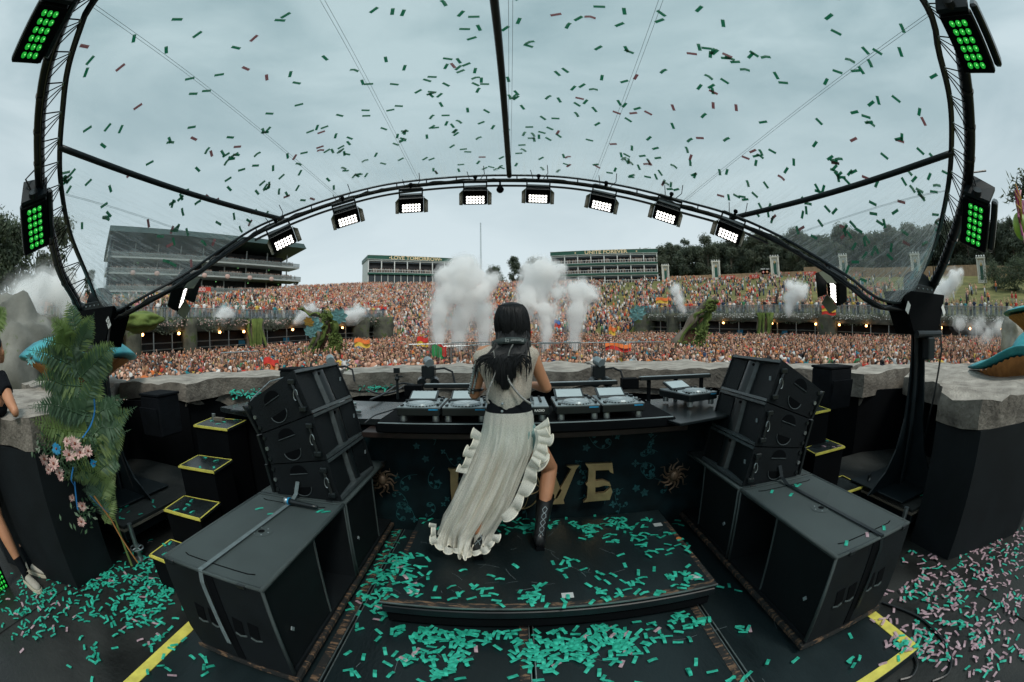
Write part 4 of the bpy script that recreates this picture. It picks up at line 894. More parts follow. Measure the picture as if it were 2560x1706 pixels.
if SMK:
    def jet(line, r0):      # column from the ground up in pixels with radius in pixels
        out = []
        for (x0, y0, w0), (x1, y1, w1) in zip(line, line[1:]):
            for k in range(5):
                t = k/5; px, py, w_ = x0 + (x1 - x0)*t, y0 + (y1 - y0)*t, w0 + (w1 - w0)*t
                out.append((on_r(px, py, r0), w_/FPX*r0))
        return out
    rr = random.Random(4)
    L = jet([(1101, 886, 15), (1100, 850, 20), (1096, 810, 26), (1100, 775, 32)], 25) + jet([(1149, 884, 12), (1148, 850, 20), (1150, 810, 28), (1155, 775, 36)], 25.6) + jet([(1207, 876, 14), (1210, 840, 22), (1208, 800, 28), (1202, 765, 34)], 26)
    for x, y, w_ in [(1108, 750, 30), (1140, 730, 42), (1170, 745, 34), (1205, 730, 30), (1150, 690, 44), (1120, 700, 34), (1190, 690, 36), (1225, 705, 26), (1150, 665, 30), (1172, 655, 24), (1135, 668, 22), (1110, 680, 20), (1240, 690, 14), (1095, 690, 14)]: L.append((on_r(x, y, 25.6 + rr.uniform(-.6, .6)), w_/FPX*25.6))
    smoke('smoke_cloud', 'tall white smoke cloud of three jets left of the performer', L, 8.5, 1.1, 1, lo=.40, hi=.66)
    L = jet([(1365, 884, 13), (1366, 840, 20), (1368, 800, 24), (1362, 770, 34)], 25) + jet([(1436, 882, 13), (1437, 840, 22), (1440, 800, 26), (1442, 765, 32)], 25.6) + jet([(1306, 860, 14), (1305, 820, 22), (1312, 780, 26)], 26)
    for x, y, w_ in [(1320, 750, 32), (1345, 730, 38), (1310, 725, 26), (1360, 700, 36), (1330, 695, 34), (1375, 680, 30), (1350, 665, 28), (1400, 670, 20), (1318, 670, 20), (1445, 740, 32), (1470, 735, 28), (1430, 722, 24), (1455, 718, 22), (1490, 745, 14), (1392, 735, 24)]: L.append((on_r(x, y, 25.6 + rr.uniform(-.6, .6)), w_/FPX*25.6))
    smoke('smoke_cloud', 'tall white smoke cloud of jets right of the performer', L, 8.5, 1.1, 2, lo=.40, hi=.66)
    for i, (base, bl, lab, rd) in enumerate([((534, 828), [(548, 800, 20), (560, 785, 22), (572, 780, 18), (540, 790, 14)], 'white smoke puff on the left terrace beside the green tents', 40), ((726, 818), [(750, 795, 15), (765, 780, 18), (780, 768, 14), (738, 806, 9)], 'slanting white smoke puff behind the left root stairway', 46),
                                             ((862, 802), [(880, 790, 20), (900, 780, 18), (868, 785, 14), (895, 768, 10)], 'white smoke puff right of the left root stairway', 50), ((1714, 788), [(1705, 770, 10), (1698, 750, 15), (1690, 730, 18), (1692, 722, 14)], 'white smoke puff left of the right root stairway', 48),
                                             ((1974, 796), [(1972, 770, 14), (1978, 745, 22), (1995, 728, 24), (1975, 715, 16), (2012, 718, 12)], 'white smoke puff on the right terrace left of the side lamp', 45), ((2330, 770), [(2345, 745, 20), (2365, 720, 26), (2385, 695, 22), (2402, 680, 12), (2340, 725, 18)], 'white smoke rising behind the right arch', 42)]):
        L = [(on_r(base[0], base[1], rd), 4/FPX*rd)] + [(on_r(base[0] + (bl[0][0] - base[0])*.5, base[1] + (bl[0][1] - base[1])*.5, rd), 8/FPX*rd)] + [(on_r(x, y, rd + rr.uniform(-.3, .3)), w_/FPX*rd) for x, y, w_ in bl]
        smoke('smoke_puff', lab, L, 7.0, .9, 10 + i, lo=.40, hi=.64)
    L = [(on_r(px, py, 13), w_/FPX*13) for px, py, w_ in [(20, 790, 60), (90, 760, 60), (150, 720, 50), (60, 730, 50), (20, 850, 50), (170, 770, 40), (110, 700, 34)]]
    smoke('drifting_smoke', 'thin grey smoke drifting over the mossy rock at the left edge', L, 7.0, .7, 30, lo=.38, hi=.70, vox=.15)
    L = [(on_r(px, py, 26), w_/FPX*26) for px, py, w_ in [(2400, 810, 26), (2450, 815, 30), (2500, 825, 30), (2470, 840, 26), (2520, 850, 22), (2430, 835, 20)]]
    smoke('drifting_smoke', 'thin smoke drifting in front of the right terrace above the mushrooms', L, 1.6, .9, 31, lo=.42, hi=.66)

# ================================================================ STAGE FLOOR
F0 = -.08
b = MB(); b.box((0, 1.2, F0 - .25), (14.5, 7.6, .5)); st = tag(b.build('stage_floor', M['ply']), kind='structure', label='black plywood stage floor')
b = MB(); b.box((0, 6.2, -.75), (12.5, 2.6, 1.0)); b.build('stage_skirt', M['matte'], st)
for x, y, wx, wy, rz_ in [(-4.5, .6, 2.3, 1.2, .05), (4.0, .3, 1.6, 1.1, 0), (3.75, 1.2, 1.0, .4, -.25)]:
    b = MB(); b.box((x, y, F0 + .004), (wx, wy, .008), rz(rz_)); b.build('floor_board', M['ply'], st)
dk = thing('stage_deck', 'raised black stage deck of panels with a yellow taped border', 'stage deck', (0, 1.8, F0))
xs = [-2.04, -1.0, .08, 1.16, 2.22]
for i in range(4):
    for y0, y1 in ((-.3, .78), (.79, 3.9)):
        if y0 < 0 and i == 3: y0 = .76; continue
        b = MB(); b.box(((xs[i] + xs[i+1])/2, (y0 + y1)/2, -.04), (xs[i+1] - xs[i] - .012, y1 - y0 - .01, .08), b=.004); b.build('panel', M['plydeck'], dk)
for x in (-.998, .082, 1.162):
    for s in (-1, 1):
        b = MB(); b.box((x + s*.012, 1.6, .001), (.006, 3.6, .006)); b.build('metal_edge', M['alu'], dk)
    b = MB(); b.box((x - .045, 1.6, .0015), (.05, 3.6, .003)); b.build('worn_edge', M['woodedge'], dk)
for c, d in [((-2.0, 1.2, .003), (.085, 3.2, .004)), ((2.18, 2.4, .003), (.085, 3.1, .004)), ((1.72, .835, .003), (1.0, .075, .0045))]:
    b = MB(); b.box(c, d); b.build('tape', M['tape'], dk)

# riser
rs = thing('riser', 'worn black riser platform under the performer strewn with green strips', 'platform', (.215, 2.6, 0))
X0, X1, Y0, Y1 = -.80, 1.23, 1.99, 3.24
b = MB(); b.box(((X0+X1)/2, (Y0+Y1)/2, .188), (X1 - X0, Y1 - Y0, .024), b=.003); b.build('top_board', M['plydeck'], rs)
b = MB(); b.box(((X0+X1)/2, (Y0+Y1)/2, .135), (X1 - X0 - .01, Y1 - Y0 - .01, .055), b=.006); b.build('upper_frame', M['blacksteel'], rs)
b = MB(); b.box(((X0+X1)/2, (Y0+Y1)/2, .062), (X1 - X0 - .05, Y1 - Y0 - .05, .07), b=.006); b.build('lower_frame', M['matte'], rs)
for y, wy in ((Y0 + .022, .045),): b = MB(); b.box(((X0+X1)/2, y, .2012), (X1 - X0 - .02, wy, .0012)); b.build('worn_edge', M['woodedge'], rs)
for x in (X0 + .02, X1 - .02): b = MB(); b.box((x, (Y0+Y1)/2 - .1, .2013), (.035, .95, .0012)); b.build('worn_edge', M['woodedge'], rs)
b = MB(); b.box(((X0+X1)/2, Y0 - .004, .196), (X1 - X0, .008, .008)); b.build('edge_strip', M['alu'], rs)
for x, y in [(-.62, 2.13), (.30, 2.10), (1.12, 2.12), (1.13, 2.95)]:
    b = MB(); b.box((x, y, .2022), (.07, .055, .003)); b.build('corner_plate', M['concrete'], rs)
p = on_z(1697, 1347, .203); b = MB(); b.cyl(p, p + Vector((0, 0, .004)), .022, n=16); tag(b.build('round_sticker', M['orange'], rs))

# ================================================================ SUBWOOFERS AND LINE ARRAYS (left side built, right mirrored about x = .2)
MXC = .215
def mx_(v, s): v = Vector(v); return v if s < 0 else Vector((2*MXC - v.x, v.y, v.z))
class SM(MB):        # builder that mirrors for the right-hand stack
    def __init__(s, side): super().__init__(); s.side = side
    def add(s, vs, fs):
        if s.side > 0: return super().add([mx_(v, 1) for v in vs], [tuple(f)[::-1] for f in fs])
        return super().add(vs, fs)
SUBT = .66
def sub(side, y0, y1, label):
    xo, xi, zb = -1.79, -1.10, .075; yc = (y0 + y1)/2; L = y1 - y0
    t = thing('subwoofer', label, 'speaker', mx_(((xo + xi)/2, yc, zb), side), 'subwoofers flanking the performer')
    S = lambda: SM(side)
    b = S()     # cabinet shell with an open, recessed front (front faces the performer)
    th = .022; lip = .07
    prof = [(xo + .04, zb), (xi, zb), (xi, SUBT), (xo, SUBT), (xo, zb + .12)]
    for ys in (y0, y1 - th): b.poly([(x, ys, z) for x, z in prof], (0, th, 0))
    b.build('end_panel', M['black'], t)
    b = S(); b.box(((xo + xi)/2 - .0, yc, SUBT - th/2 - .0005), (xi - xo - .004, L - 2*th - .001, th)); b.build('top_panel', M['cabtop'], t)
    b = S(); b.box(((xo + xi)/2 + .02, yc, zb + th/2), (xi - xo - .05, L - 2*th - .001, th)); b.box((xo + th/2, yc, (zb + .12 + SUBT - th)/2), (th, L - 2*th - .001, SUBT - th - zb - .13)); b.build('back_panel', M['black'], t)
    # raised rim round the end and top
    b = S(); e = .012
    for ys in (y0 + .008, y1 - .008): b.tube([(xi - .004, ys, zb + .02), (xi - .004, ys, SUBT - .004), (xo + .01, ys, SUBT - .004)], e, 8)
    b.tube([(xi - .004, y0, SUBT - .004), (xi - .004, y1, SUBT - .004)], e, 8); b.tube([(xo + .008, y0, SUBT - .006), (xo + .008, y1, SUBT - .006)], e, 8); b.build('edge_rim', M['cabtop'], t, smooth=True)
    # front: mesh panel, angled baffle, deep port
    gy = y0 + L*.56
    b = S(); b.poly([(xi - .015, y0 + .03, zb + .03), (xi - .015, gy, zb + .03), (xi - .05, gy, zb + .03), (xi - .05, y0 + .03, zb + .03)], (0, 0, SUBT - zb - .06)); b.build('front_grille', M['grille'], t)
    b = S(); b.poly([(xi - .045, gy + .002, zb + .03), (xi - .34, y1 - .14, zb + .03), (xi - .36, y1 - .14, zb + .03), (xi - .07, gy + .002, zb + .03)], (0, 0, SUBT - zb - .06)); b.build('angled_baffle', M['black'], t)
    b = S(); b.box((xi - .36, y1 - .08, (zb + SUBT)/2), (.02, .11, SUBT - zb - .06)); b.build('port_back', M['matte'], t)
    b = S(); b.box((xi - .018, gy + .004, (zb + SUBT)/2), (.02, .012, SUBT - zb - .06)); b.build('grille_edge', M['cabtop'], t)
    # top: shallow skid grooves, pole cup
    for yy in (y0 + .10, y1 - .10):
        b = S(); b.tube([(xo + .10, yy + .012, SUBT), (xo + .13, yy, SUBT - .001), (xi - .14, yy, SUBT - .001), (xi - .10, yy + .012, SUBT)], .0045, 6); b.build('skid_groove', M['matte'], t)
    b = S(); b.cyl(((xo + xi)/2 + .02, yc, SUBT - .002), ((xo + xi)/2 + .02, yc, SUBT + .002), .072, n=28); d = b.build('pole_cup', M['cabtop'], t)
    b = S(); b.cyl(((xo + xi)/2 + .02, yc, SUBT + .0022), ((xo + xi)/2 + .02, yc, SUBT + .003), .022, n=16)
    b.build('cup_hole', M['matte'], d)
    for k in range(6):
        a = k*1.047; b = S(); b.cyl(((xo + xi)/2 + .02 + math.cos(a)*.05, yc + math.sin(a)*.05, SUBT + .002), ((xo + xi)/2 + .02 + math.cos(a)*.05, yc + math.sin(a)*.05, SUBT + .0035), .005, n=8); b.build('screw', M['steel'], d)
    # end panel: four handle recesses with lower lips, centre channel, top latches
    for xx in (xo + .17, xo + .27, xi - .25, xi - .15):
        b = S(); b.box((xx, y0 - .0015, .36), (.062, .005, .10), ry(.18*(1 if xx > xo + .3 else 1))); b.build('handle_recess', M['matte'], t)
        b = S(); b.tube([(xx - .036, y0 - .004, .302), (xx, y0 - .012, .298), (xx + .036, y0 - .004, .302)], .006, 6); b.build('handle_lip', M['cabtop'], t)
    b = S(); b.box(((xo + xi)/2 + .01, y0 - .002, .37), (.055, .006, .56)); b.build('centre_channel', M['matte'], t)
    for xx in (xo + .07, xi - .12): b = S(); b.box((xx, y0 + .004, SUBT - .008), (.05, .03, .024), b=.004); b.build('latch', M['shiny'], t)
    b = S(); b.box((xi - .006, y1 - L*.20 if 0 else y0 + L*.14, zb + .24), (.006, .022, .03), rx(R(45))); b.build('badge', M['silver'], t)
    return t
SY = [(1.30, 2.40), (2.425, 3.50)]
WH = {-1: ('left', 'left'), 1: ('right', 'right')}
for side in (-1, 1):
    sn = 'left' if side < 0 else 'right'
    sub(side, *SY[0], 'front black subwoofer of the %s stack with a webbing strap over its top' % sn)
    sub(side, *SY[1], 'rear black subwoofer of the %s stack beneath the line array speakers' % sn)
    bd = SM(side); bd.box((-1.43, 2.40, .054), (.70, 2.22, .026)); o = tag(bd.build('base_board', M['woodedge'], origin=tuple(mx_((-1.40, 2.40, .052), side))), 'thin plywood board under the %s pair of subwoofers' % sn, 'board')
    for yy in (1.4, 3.3):
        for xx in (-1.15, -1.65):
            c = SM(side); c.cyl((xx - .02, yy, .0195), (xx + .02, yy, .0195), .0185, n=10); w_ = c.build('castor', M['shiny'], o)
    # -------- line array: three cabinets leaning outward
    Y0a, Y1a = 2.42, 3.15
    prof = [[(-1.39, 1.53), (-1.80, 1.30), (-1.70, 1.10), (-1.27, 1.255)],
            [(-1.268, 1.248), (-1.695, 1.093), (-1.655, .885), (-1.195, .955)],
            [(-1.193, .947), (-1.652, .878), (-1.635, .668), (-1.125, .672)]]
    for k, (ft, rt2, rb, fb) in enumerate(prof):
        nm = ['top', 'middle', 'bottom'][k]; cx = sum(p[0] for p in (ft, rt2, rb, fb))/4; cz = sum(p[1] for p in (ft, rt2, rb, fb))/4
        t = thing('line_array_speaker', '%s black line array cabinet of the %s speaker stack' % (nm, sn), 'speaker', mx_((cx, 2.785, cz), side), 'line array cabinets stacked on the subwoofers')
        V = lambda p, y: (p[0], y, p[1]); S = lambda: SM(side)
        fwd = (Vector((ft[0] - rt2[0], ft[1] - rt2[1]))).normalized(); up = Vector((ft[0] - fb[0], ft[1] - fb[1])).normalized(); hgt = (Vector(ft) - Vector(fb)).length
        inset = .03
        b = S(); shr = lambda a, c, f: (a[0] + (c[0] - a[0])*f, a[1] + (c[1] - a[1])*f)
        body = [shr(ft, rt2, .10), rt2, rb, shr(fb, rb, .10)]
        b.poly([V(p, Y0a + .012) for p in body], (0, Y1a - Y0a - .024, 0)); b.build('cabinet', M['black'], t)
        for yy in (Y0a, Y1a - .014):        # side cheeks
            b = S(); b.poly([V(p, yy) for p in (ft, rt2, rb, fb)], (0, .014, 0)); b.build('side_panel', M['black'], t)
        for f in ((ft, rt2), (fb, rb)):   # top and bottom lips in front
            b = S(); n2 = Vector((up.x, up.y))*(.012 if f[0] == ft else -.012)*0
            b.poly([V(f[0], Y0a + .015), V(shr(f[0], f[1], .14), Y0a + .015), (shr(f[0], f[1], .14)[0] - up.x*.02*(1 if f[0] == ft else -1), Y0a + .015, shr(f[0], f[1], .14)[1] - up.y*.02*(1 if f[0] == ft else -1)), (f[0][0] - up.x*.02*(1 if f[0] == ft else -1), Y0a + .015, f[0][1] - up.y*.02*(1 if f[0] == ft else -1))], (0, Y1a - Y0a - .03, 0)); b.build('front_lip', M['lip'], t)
        # front: V-shaped mesh panels and the curved centre
        def FP(yf, dep, hf): q = Vector(fb)*(1 - hf) + Vector(ft)*hf - fwd*dep; return (q.x, Y0a + yf*(Y1a - Y0a), q.y)
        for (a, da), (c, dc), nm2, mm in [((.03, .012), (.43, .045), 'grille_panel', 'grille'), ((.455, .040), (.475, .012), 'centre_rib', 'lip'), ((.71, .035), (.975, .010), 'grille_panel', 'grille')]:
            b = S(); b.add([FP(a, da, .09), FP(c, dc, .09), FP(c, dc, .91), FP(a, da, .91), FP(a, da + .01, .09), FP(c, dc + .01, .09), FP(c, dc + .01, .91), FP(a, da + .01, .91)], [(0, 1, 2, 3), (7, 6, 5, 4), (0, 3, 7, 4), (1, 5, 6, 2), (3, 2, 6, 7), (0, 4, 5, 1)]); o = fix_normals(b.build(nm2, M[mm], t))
            if nm2 == 'grille_panel' and a > .5 or (nm2 == 'grille_panel' and side > 0 and a < .5):
                pass
        b = S(); rg = []
        for i in range(7):
            u = i/6; yf = .48 + .23*u; dep = .075 - .045*math.sin(math.pi*u) - .03*u
            rg.append([FP(yf, dep, .09), FP(yf, dep, .91)])
        b.loft(rg, close=False); b.build('curved_waveguide', M['shiny'], t, smooth=True)
        for yf, dep in ((.55, .030), (.68, .036)):
            for hf in (.16, .84):
                if (yf < .6) == (hf > .5):
                    b = S(); b.ball(FP(yf, dep, hf), .012, 8, 6); b.build('screw_hole', M['matte'], t)
        b = S(); q = Vector(FP(.93 if side < 0 else .12, .008 if side < 0 else .012, .55)); b.box(q, (.006, .02, .028), ry(-math.atan2(up.x, up.y) if 0 else 0)); b.build('badge', M['silver'], t)
        # near side: two half-round hand holes, front hinge bar with hook, rear rigging
        cc = Vector(((ft[0] + rt2[0] + rb[0] + fb[0])/4 + fwd.x*.0, (ft[1] + rt2[1] + rb[1] + fb[1])/4)); ax = fwd; ay = Vector((-fwd.y, fwd.x)) if True else up
        if ay.y < 0: ay = -ay
        for sg in (1, -1):
            c0 = cc + ay*sg*.048 - fwd*.015; pts = [c0 + ax*(.072*math.cos(i*math.pi/10)) + ay*sg*(.062*math.sin(i*math.pi/10)) for i in range(11)]
            b = S(); b.poly([(p.x, Y0a - .003, p.y) for p in (pts if sg > 0 else pts[::-1])], (0, .004, 0)); hole = b.build('hand_hole', M['matte'], t)
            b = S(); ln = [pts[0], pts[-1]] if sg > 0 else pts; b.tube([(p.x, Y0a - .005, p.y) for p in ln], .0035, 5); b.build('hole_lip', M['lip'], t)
        f1, f0_ = shr(ft, rt2, .085), shr(fb, rb, .085)
        b = S(); b.tube([(f0_[0] + up.x*.05, Y0a - .02, f0_[1] + up.y*.05), (f1[0] - up.x*.06, Y0a - .02, f1[1] - up.y*.06)], .011, 8); b.build('front_rigging_bar', M['shiny'], t)
        for hh in (.16, .80):
            q = Vector(f0_)*(1 - hh) + Vector(f1)*hh; b = S(); b.box((q.x, Y0a - .014, q.y), (.05, .035, .036), b=.006); b.build('rigging_block', M['shiny'], t)
        q = Vector(f0_)*.5 + Vector(f1)*.5; b = S(); b.tube([(q.x + math.cos(a)*.016, Y0a - .032, q.y + math.sin(a)*.035) for a in [i*.7 for i in range(8)]], .004, 5); b.build('snap_hook', M['steel'], t)
        r1_, r0_ = Vector(rt2), Vector(rb)
        for hh in (.15, .5, .85):
            q = r0_*(1 - hh) + r1_*hh + fwd*.015; b = S(); b.cyl((q.x, Y0a - .012, q.y), (q.x, Y0a + .002, q.y), .014, n=10); b.build('rear_pin', M['steel' if hh == .5 else 'shiny'], t)
        b = S(); q0, q1 = r0_ - fwd*.03, r1_ - fwd*.045; b.poly([(q0.x, Y0a + .01, q0.y), (q1.x, Y0a + .01, q1.y), (q1.x - .02, Y0a + .01, q1.y), (q0.x - .02, Y0a + .01, q0.y)], (0, .05, 0)); b.build('rear_rigging_plate', M['shiny'], t)
    # ratchet strap over the front subwoofer top and up to the array
    b = SM(side); w_ = .03
    c = [(-1.44, 2.41, .78), (-1.452, 2.38, .70)] + [(-1.455 - .03*i/10, 2.34 - (2.34 - 1.30)*i/10, .669 + (.0 if 2 < i < 9 else .0)) for i in range(11)] + [(-1.487, 1.283, .60), (-1.47, 1.281, .2)]
    c[2] = (-1.455, 2.30, .668)
    rg = [[(x - w_/2, y, z), (x + w_/2, y, z), (x + w_/2, y, z + .003), (x - w_/2, y, z + .003)] for x, y, z in c[:-2]] + [[(x - w_/2, y, z), (x + w_/2, y, z), (x + w_/2, y + .003, z), (x - w_/2, y + .003, z)] for x, y, z in c[-2:]]
    b.loft(rg); o = b.build('webbing_strap', M['strap'] if side < 0 else M['blacksteel'], origin=(0, 0, 0)); tag(o, ('pale grey' if side < 0 else 'dark') + ' webbing strap running over the %s front subwoofer' % sn, 'strap')
# microphone lying on the left subwoofer
a_, b_ = on_z(716, 1252, .69), on_z(790, 1268, .685)
mc = thing('microphone', 'black microphone with a silver grille lying on the left front subwoofer', 'microphone', a_)
b = MB(); b.ball(a_, .026, 12, 8); b.build('mesh_head', M['steel'], mc, smooth=True)
d = (b_ - a_).normalized()
b = MB(); b.tube([a_ + d*.02, a_ + d*.06, a_ + d*.2, a_ + d*.25], [.024, .018, .014, .012], 12); b.build('handle', M['shiny'], mc, smooth=True)
b = MB(); b.cyl(a_ + d*.018, a_ + d*.03, .0265, n=14); b.build('collar_ring', M['bluefl'], mc)

# ================================================================ STEPS, TOWER PLATFORMS
def step_block(pts, z, label, g):
    c = sum((Vector((x, y, 0)) for x, y in pts), Vector())/4; t = thing('step_block', label, 'step', Vector((c.x, c.y, F0)), g)
    p = [Vector((x, y, 0)) for x, y in pts]; U = (p[1] - p[0]).normalized(); W = (p[3] - p[0]).normalized()
    b = MB(); ins = [c + (q - c)*.94 for q in p]; b.poly([q + Vector((0, 0, F0)) for q in ins], (0, 0, z - F0 - .02)); fix_normals(b.build('body', M['matte'], t))
    b = MB(); b.poly([q + Vector((0, 0, z - .02)) for q in p], (0, 0, .02)); fix_normals(b.build('tread', M['steptop'], t))
    for i in range(4):
        a, e = p[i], p[(i+1) % 4]; dd = (e - a).normalized(); n = (c - (a + e)/2).normalized()
        b = MB(); b.poly([a + Vector((0, 0, z + .001)), e + Vector((0, 0, z + .001)), e + n*.012 + Vector((0, 0, z + .001)), a + n*.012 + Vector((0, 0, z + .001))], (0, 0, .002)); fix_normals(b.build('yellow_tape', M['tape'], t))
    b = MB(); b.box((p[0] + p[1])/2 + Vector((0, -.004, z - .008)), ((p[1] - p[0]).length, .006, .016), rz(math.atan2(U.y, U.x))); b.build('nosing', M['tape'], t)
SL = 'yellow edged black steps on the left'; SR = 'yellow edged black steps on the right'
step_block([(-2.66, 1.79), (-2.2, 1.81), (-2.24, 2.13), (-2.69, 2.11)], .20, 'lowest yellow edged black step on the left, half behind the subwoofer', SL)
step_block([(-2.70, 2.14), (-2.27, 2.16), (-2.33, 2.52), (-2.75, 2.48)], .45, 'second lowest yellow edged black step on the left', SL)
step_block([(-2.79, 2.52), (-2.36, 2.55), (-2.42, 2.91), (-2.85, 2.88)], .70, 'third yellow edged black step on the left', SL)
step_block([(-2.98, 3.01), (-2.51, 3.0), (-2.58, 3.43), (-3.05, 3.39)], .945, 'top yellow edged black step on the left under the booth wing', SL)
step_block([(3.0, 2.71), (3.34, 2.71), (3.37, 3.10), (3.02, 3.08)][0:4], .235, 'lowest yellow edged black step on the right', SR)
step_block([(2.62, 2.83), (3.07, 2.86), (3.09, 3.20), (2.65, 3.04)], .65, 'middle yellow edged black step on the right', SR)
step_block([(2.66, 3.05), (3.02, 3.10), (3.05, 3.42), (2.70, 3.37)], .97, 'top yellow edged black step on the right behind the speaker stack', SR)

def tower(side):
    sn = 'left' if side < 0 else 'right'; X = -4.05 if side < 0 else 3.80; Y = 2.58 if side < 0 else 2.5
    # low platform
    pl = thing('tower_platform', 'low black platform under the %s stage tower with scattered strips' % sn, 'platform', (X, 2.7, F0))
    xi = -3.22 if side < 0 else 3.32; xo = X + side*1.3; y0 = 1.95
    b = MB(); b.box(((xi + xo)/2, (y0 + 3.6)/2, .22), (abs(xo - xi), 3.6 - y0, .03), b=.003); b.build('top_board', M['ply'], pl)
    b = MB(); b.box(((xi + xo)/2, (y0 + 3.6)/2, .192), (abs(xo - xi) + .01, 3.6 - y0 + .01, .022)); b.build('board_edge', M['bark'], pl)
    b = MB(); b.box(((xi + xo)/2 + side*.03, (y0 + 3.6)/2, .12), (abs(xo - xi) - .06, 3.6 - y0 - .06, .10), b=.008); b.build('frame', M['blacksteel'], pl)
    for yy in (y0 + .05, 3.3):
        b = MB(); b.cyl((xi - side*.06, yy, F0), (xi - side*.06, yy, .26), .026, n=12); j = b.build('screw_jack', M['steel'], pl)
        b = MB(); b.cyl((xi - side*.06, yy, F0), (xi - side*.06, yy, F0 + .012), .06, n=14); b.build('foot_plate', M['steel'], j)
        b = MB(); ct = Vector((xi - side*.06, yy, .03)); b.tube([ct + Vector((math.cos(i*.524)*.07, math.sin(i*.524)*.07, 0)) for i in range(13)], .008, 6)
        for k in range(4): b.cyl(ct, ct + Vector((math.cos(k*1.571)*.07, math.sin(k*1.571)*.07, 0)), .006, n=5)
        b.build('handwheel', M['steel'], j)
    t = thing('canopy_tower', '%s black steel tower with a flared foot carrying the canopy arches' % sn, 'tower', (X, Y, .24))
    HZ = 2.02
    b = MB(); b.box((X, Y, (.24 + HZ - .25)/2), (.11, .11, HZ - .25 - .24), b=.01); b.build('post', M['blacksteel'], t)
    b = MB(); b.tube([(X - side*.085, Y - .05, .24), (X - side*.085, Y - .05, HZ - .3)], .025, 8); b.build('side_conduit', M['blacksteel'], t)
    for dx, dy in ((-side, 0), (0, -1), (side*.7, .4)):
        D = Vector((dx, dy, 0)).normalized(); pts = [Vector((X, Y, .24)) + D*.62, Vector((X, Y, .24)) + D*.02, Vector((X, Y, HZ - .35)) + D*.02, Vector((X, Y, HZ - .35)) + D*.10, Vector((X, Y, 1.25)) + D*.13] + [Vector((X, Y, 1.25 - .9*math.sin(u*math.pi/2))) + D*(.13 + .40*(1 - math.cos(u*math.pi/2))) for u in (.25, .5, .75, .9)]
        n = D.cross(Vector((0, 0, 1)))*.02; b = MB(); b.poly([p - n/2 for p in pts], n); fix_normals(b.build('flared_fin', M['blacksteel'], t))
    b = MB(); b.box((X, Y, .255), (1.0, .8, .02), b=.004); b.build('foot_plate', M['blacksteel'], t)
    # head: two trapezoid gussets, pivot axle, upper half-disc with rivets
    for yy in (Y - .14,):
        b = MB(); b.poly([(X - .47, yy, HZ + .05), (X + .47, yy, HZ + .05), (X + .43, yy, HZ - .05), (X + .26, yy, HZ - .33), (X - .26, yy, HZ - .33), (X - .43, yy, HZ - .05)], (0, .26, 0)); fix_normals(b.build('head_gusset', M['matte'], t))
    b = MB(); b.cyl((X - .26, Y - .17, HZ - .33), (X + .26, Y - .17, HZ - .33), .035, n=12); b.build('pivot_axle', M['blacksteel'], t)
    b = MB(); b.box((X, Y - .17, HZ - .46), (.14, .10, .2), b=.01); b.build('clevis', M['blacksteel'], t)
    b = MB(); b.poly([(X + math.cos(a)*.30, Y - .05, HZ + .13 + math.sin(a)*.13) for a in [math.pi*i/14 for i in range(15)]], (0, .012, 0)); fix_normals(b.build('half_disc', M['blacksteel'], t))
    b = MB(); b.box((X, Y - .06, HZ + .09), (.62, .03, .075), b=.004); pl2 = b.build('rivet_plate', M['blacksteel'], t)
    for k in range(6): b = MB(); b.ball((X - .26 + k*.104, Y - .079, HZ + .09), .009, 8, 6); b.build('rivet', M['silver'], pl2)
    for k, s in ((0, -1), (1, 1)):
        b = MB(); b.box((X + s*.40, Y - .155, HZ - .10), (.06, .004, .10), ry(-s*.6)); b.build('white_sticker', M['white'], t)
    b = MB(); b.tube([(X + .38, Y - .1, HZ), (X + .33, Y - .16, HZ - .5), (X + .25, Y - .1, .9), (X + .3, Y, .3)], .012, 6); b.build('cable', M['cable'], t)
tower(-1); tower(1)
text_mesh('tower_number', '51', .07, M['matte'], .001, (-4.05 + .40, 2.58 - .1585, 1.92), (R(90), .6, 0), bpy.data.objects['canopy_tower'])

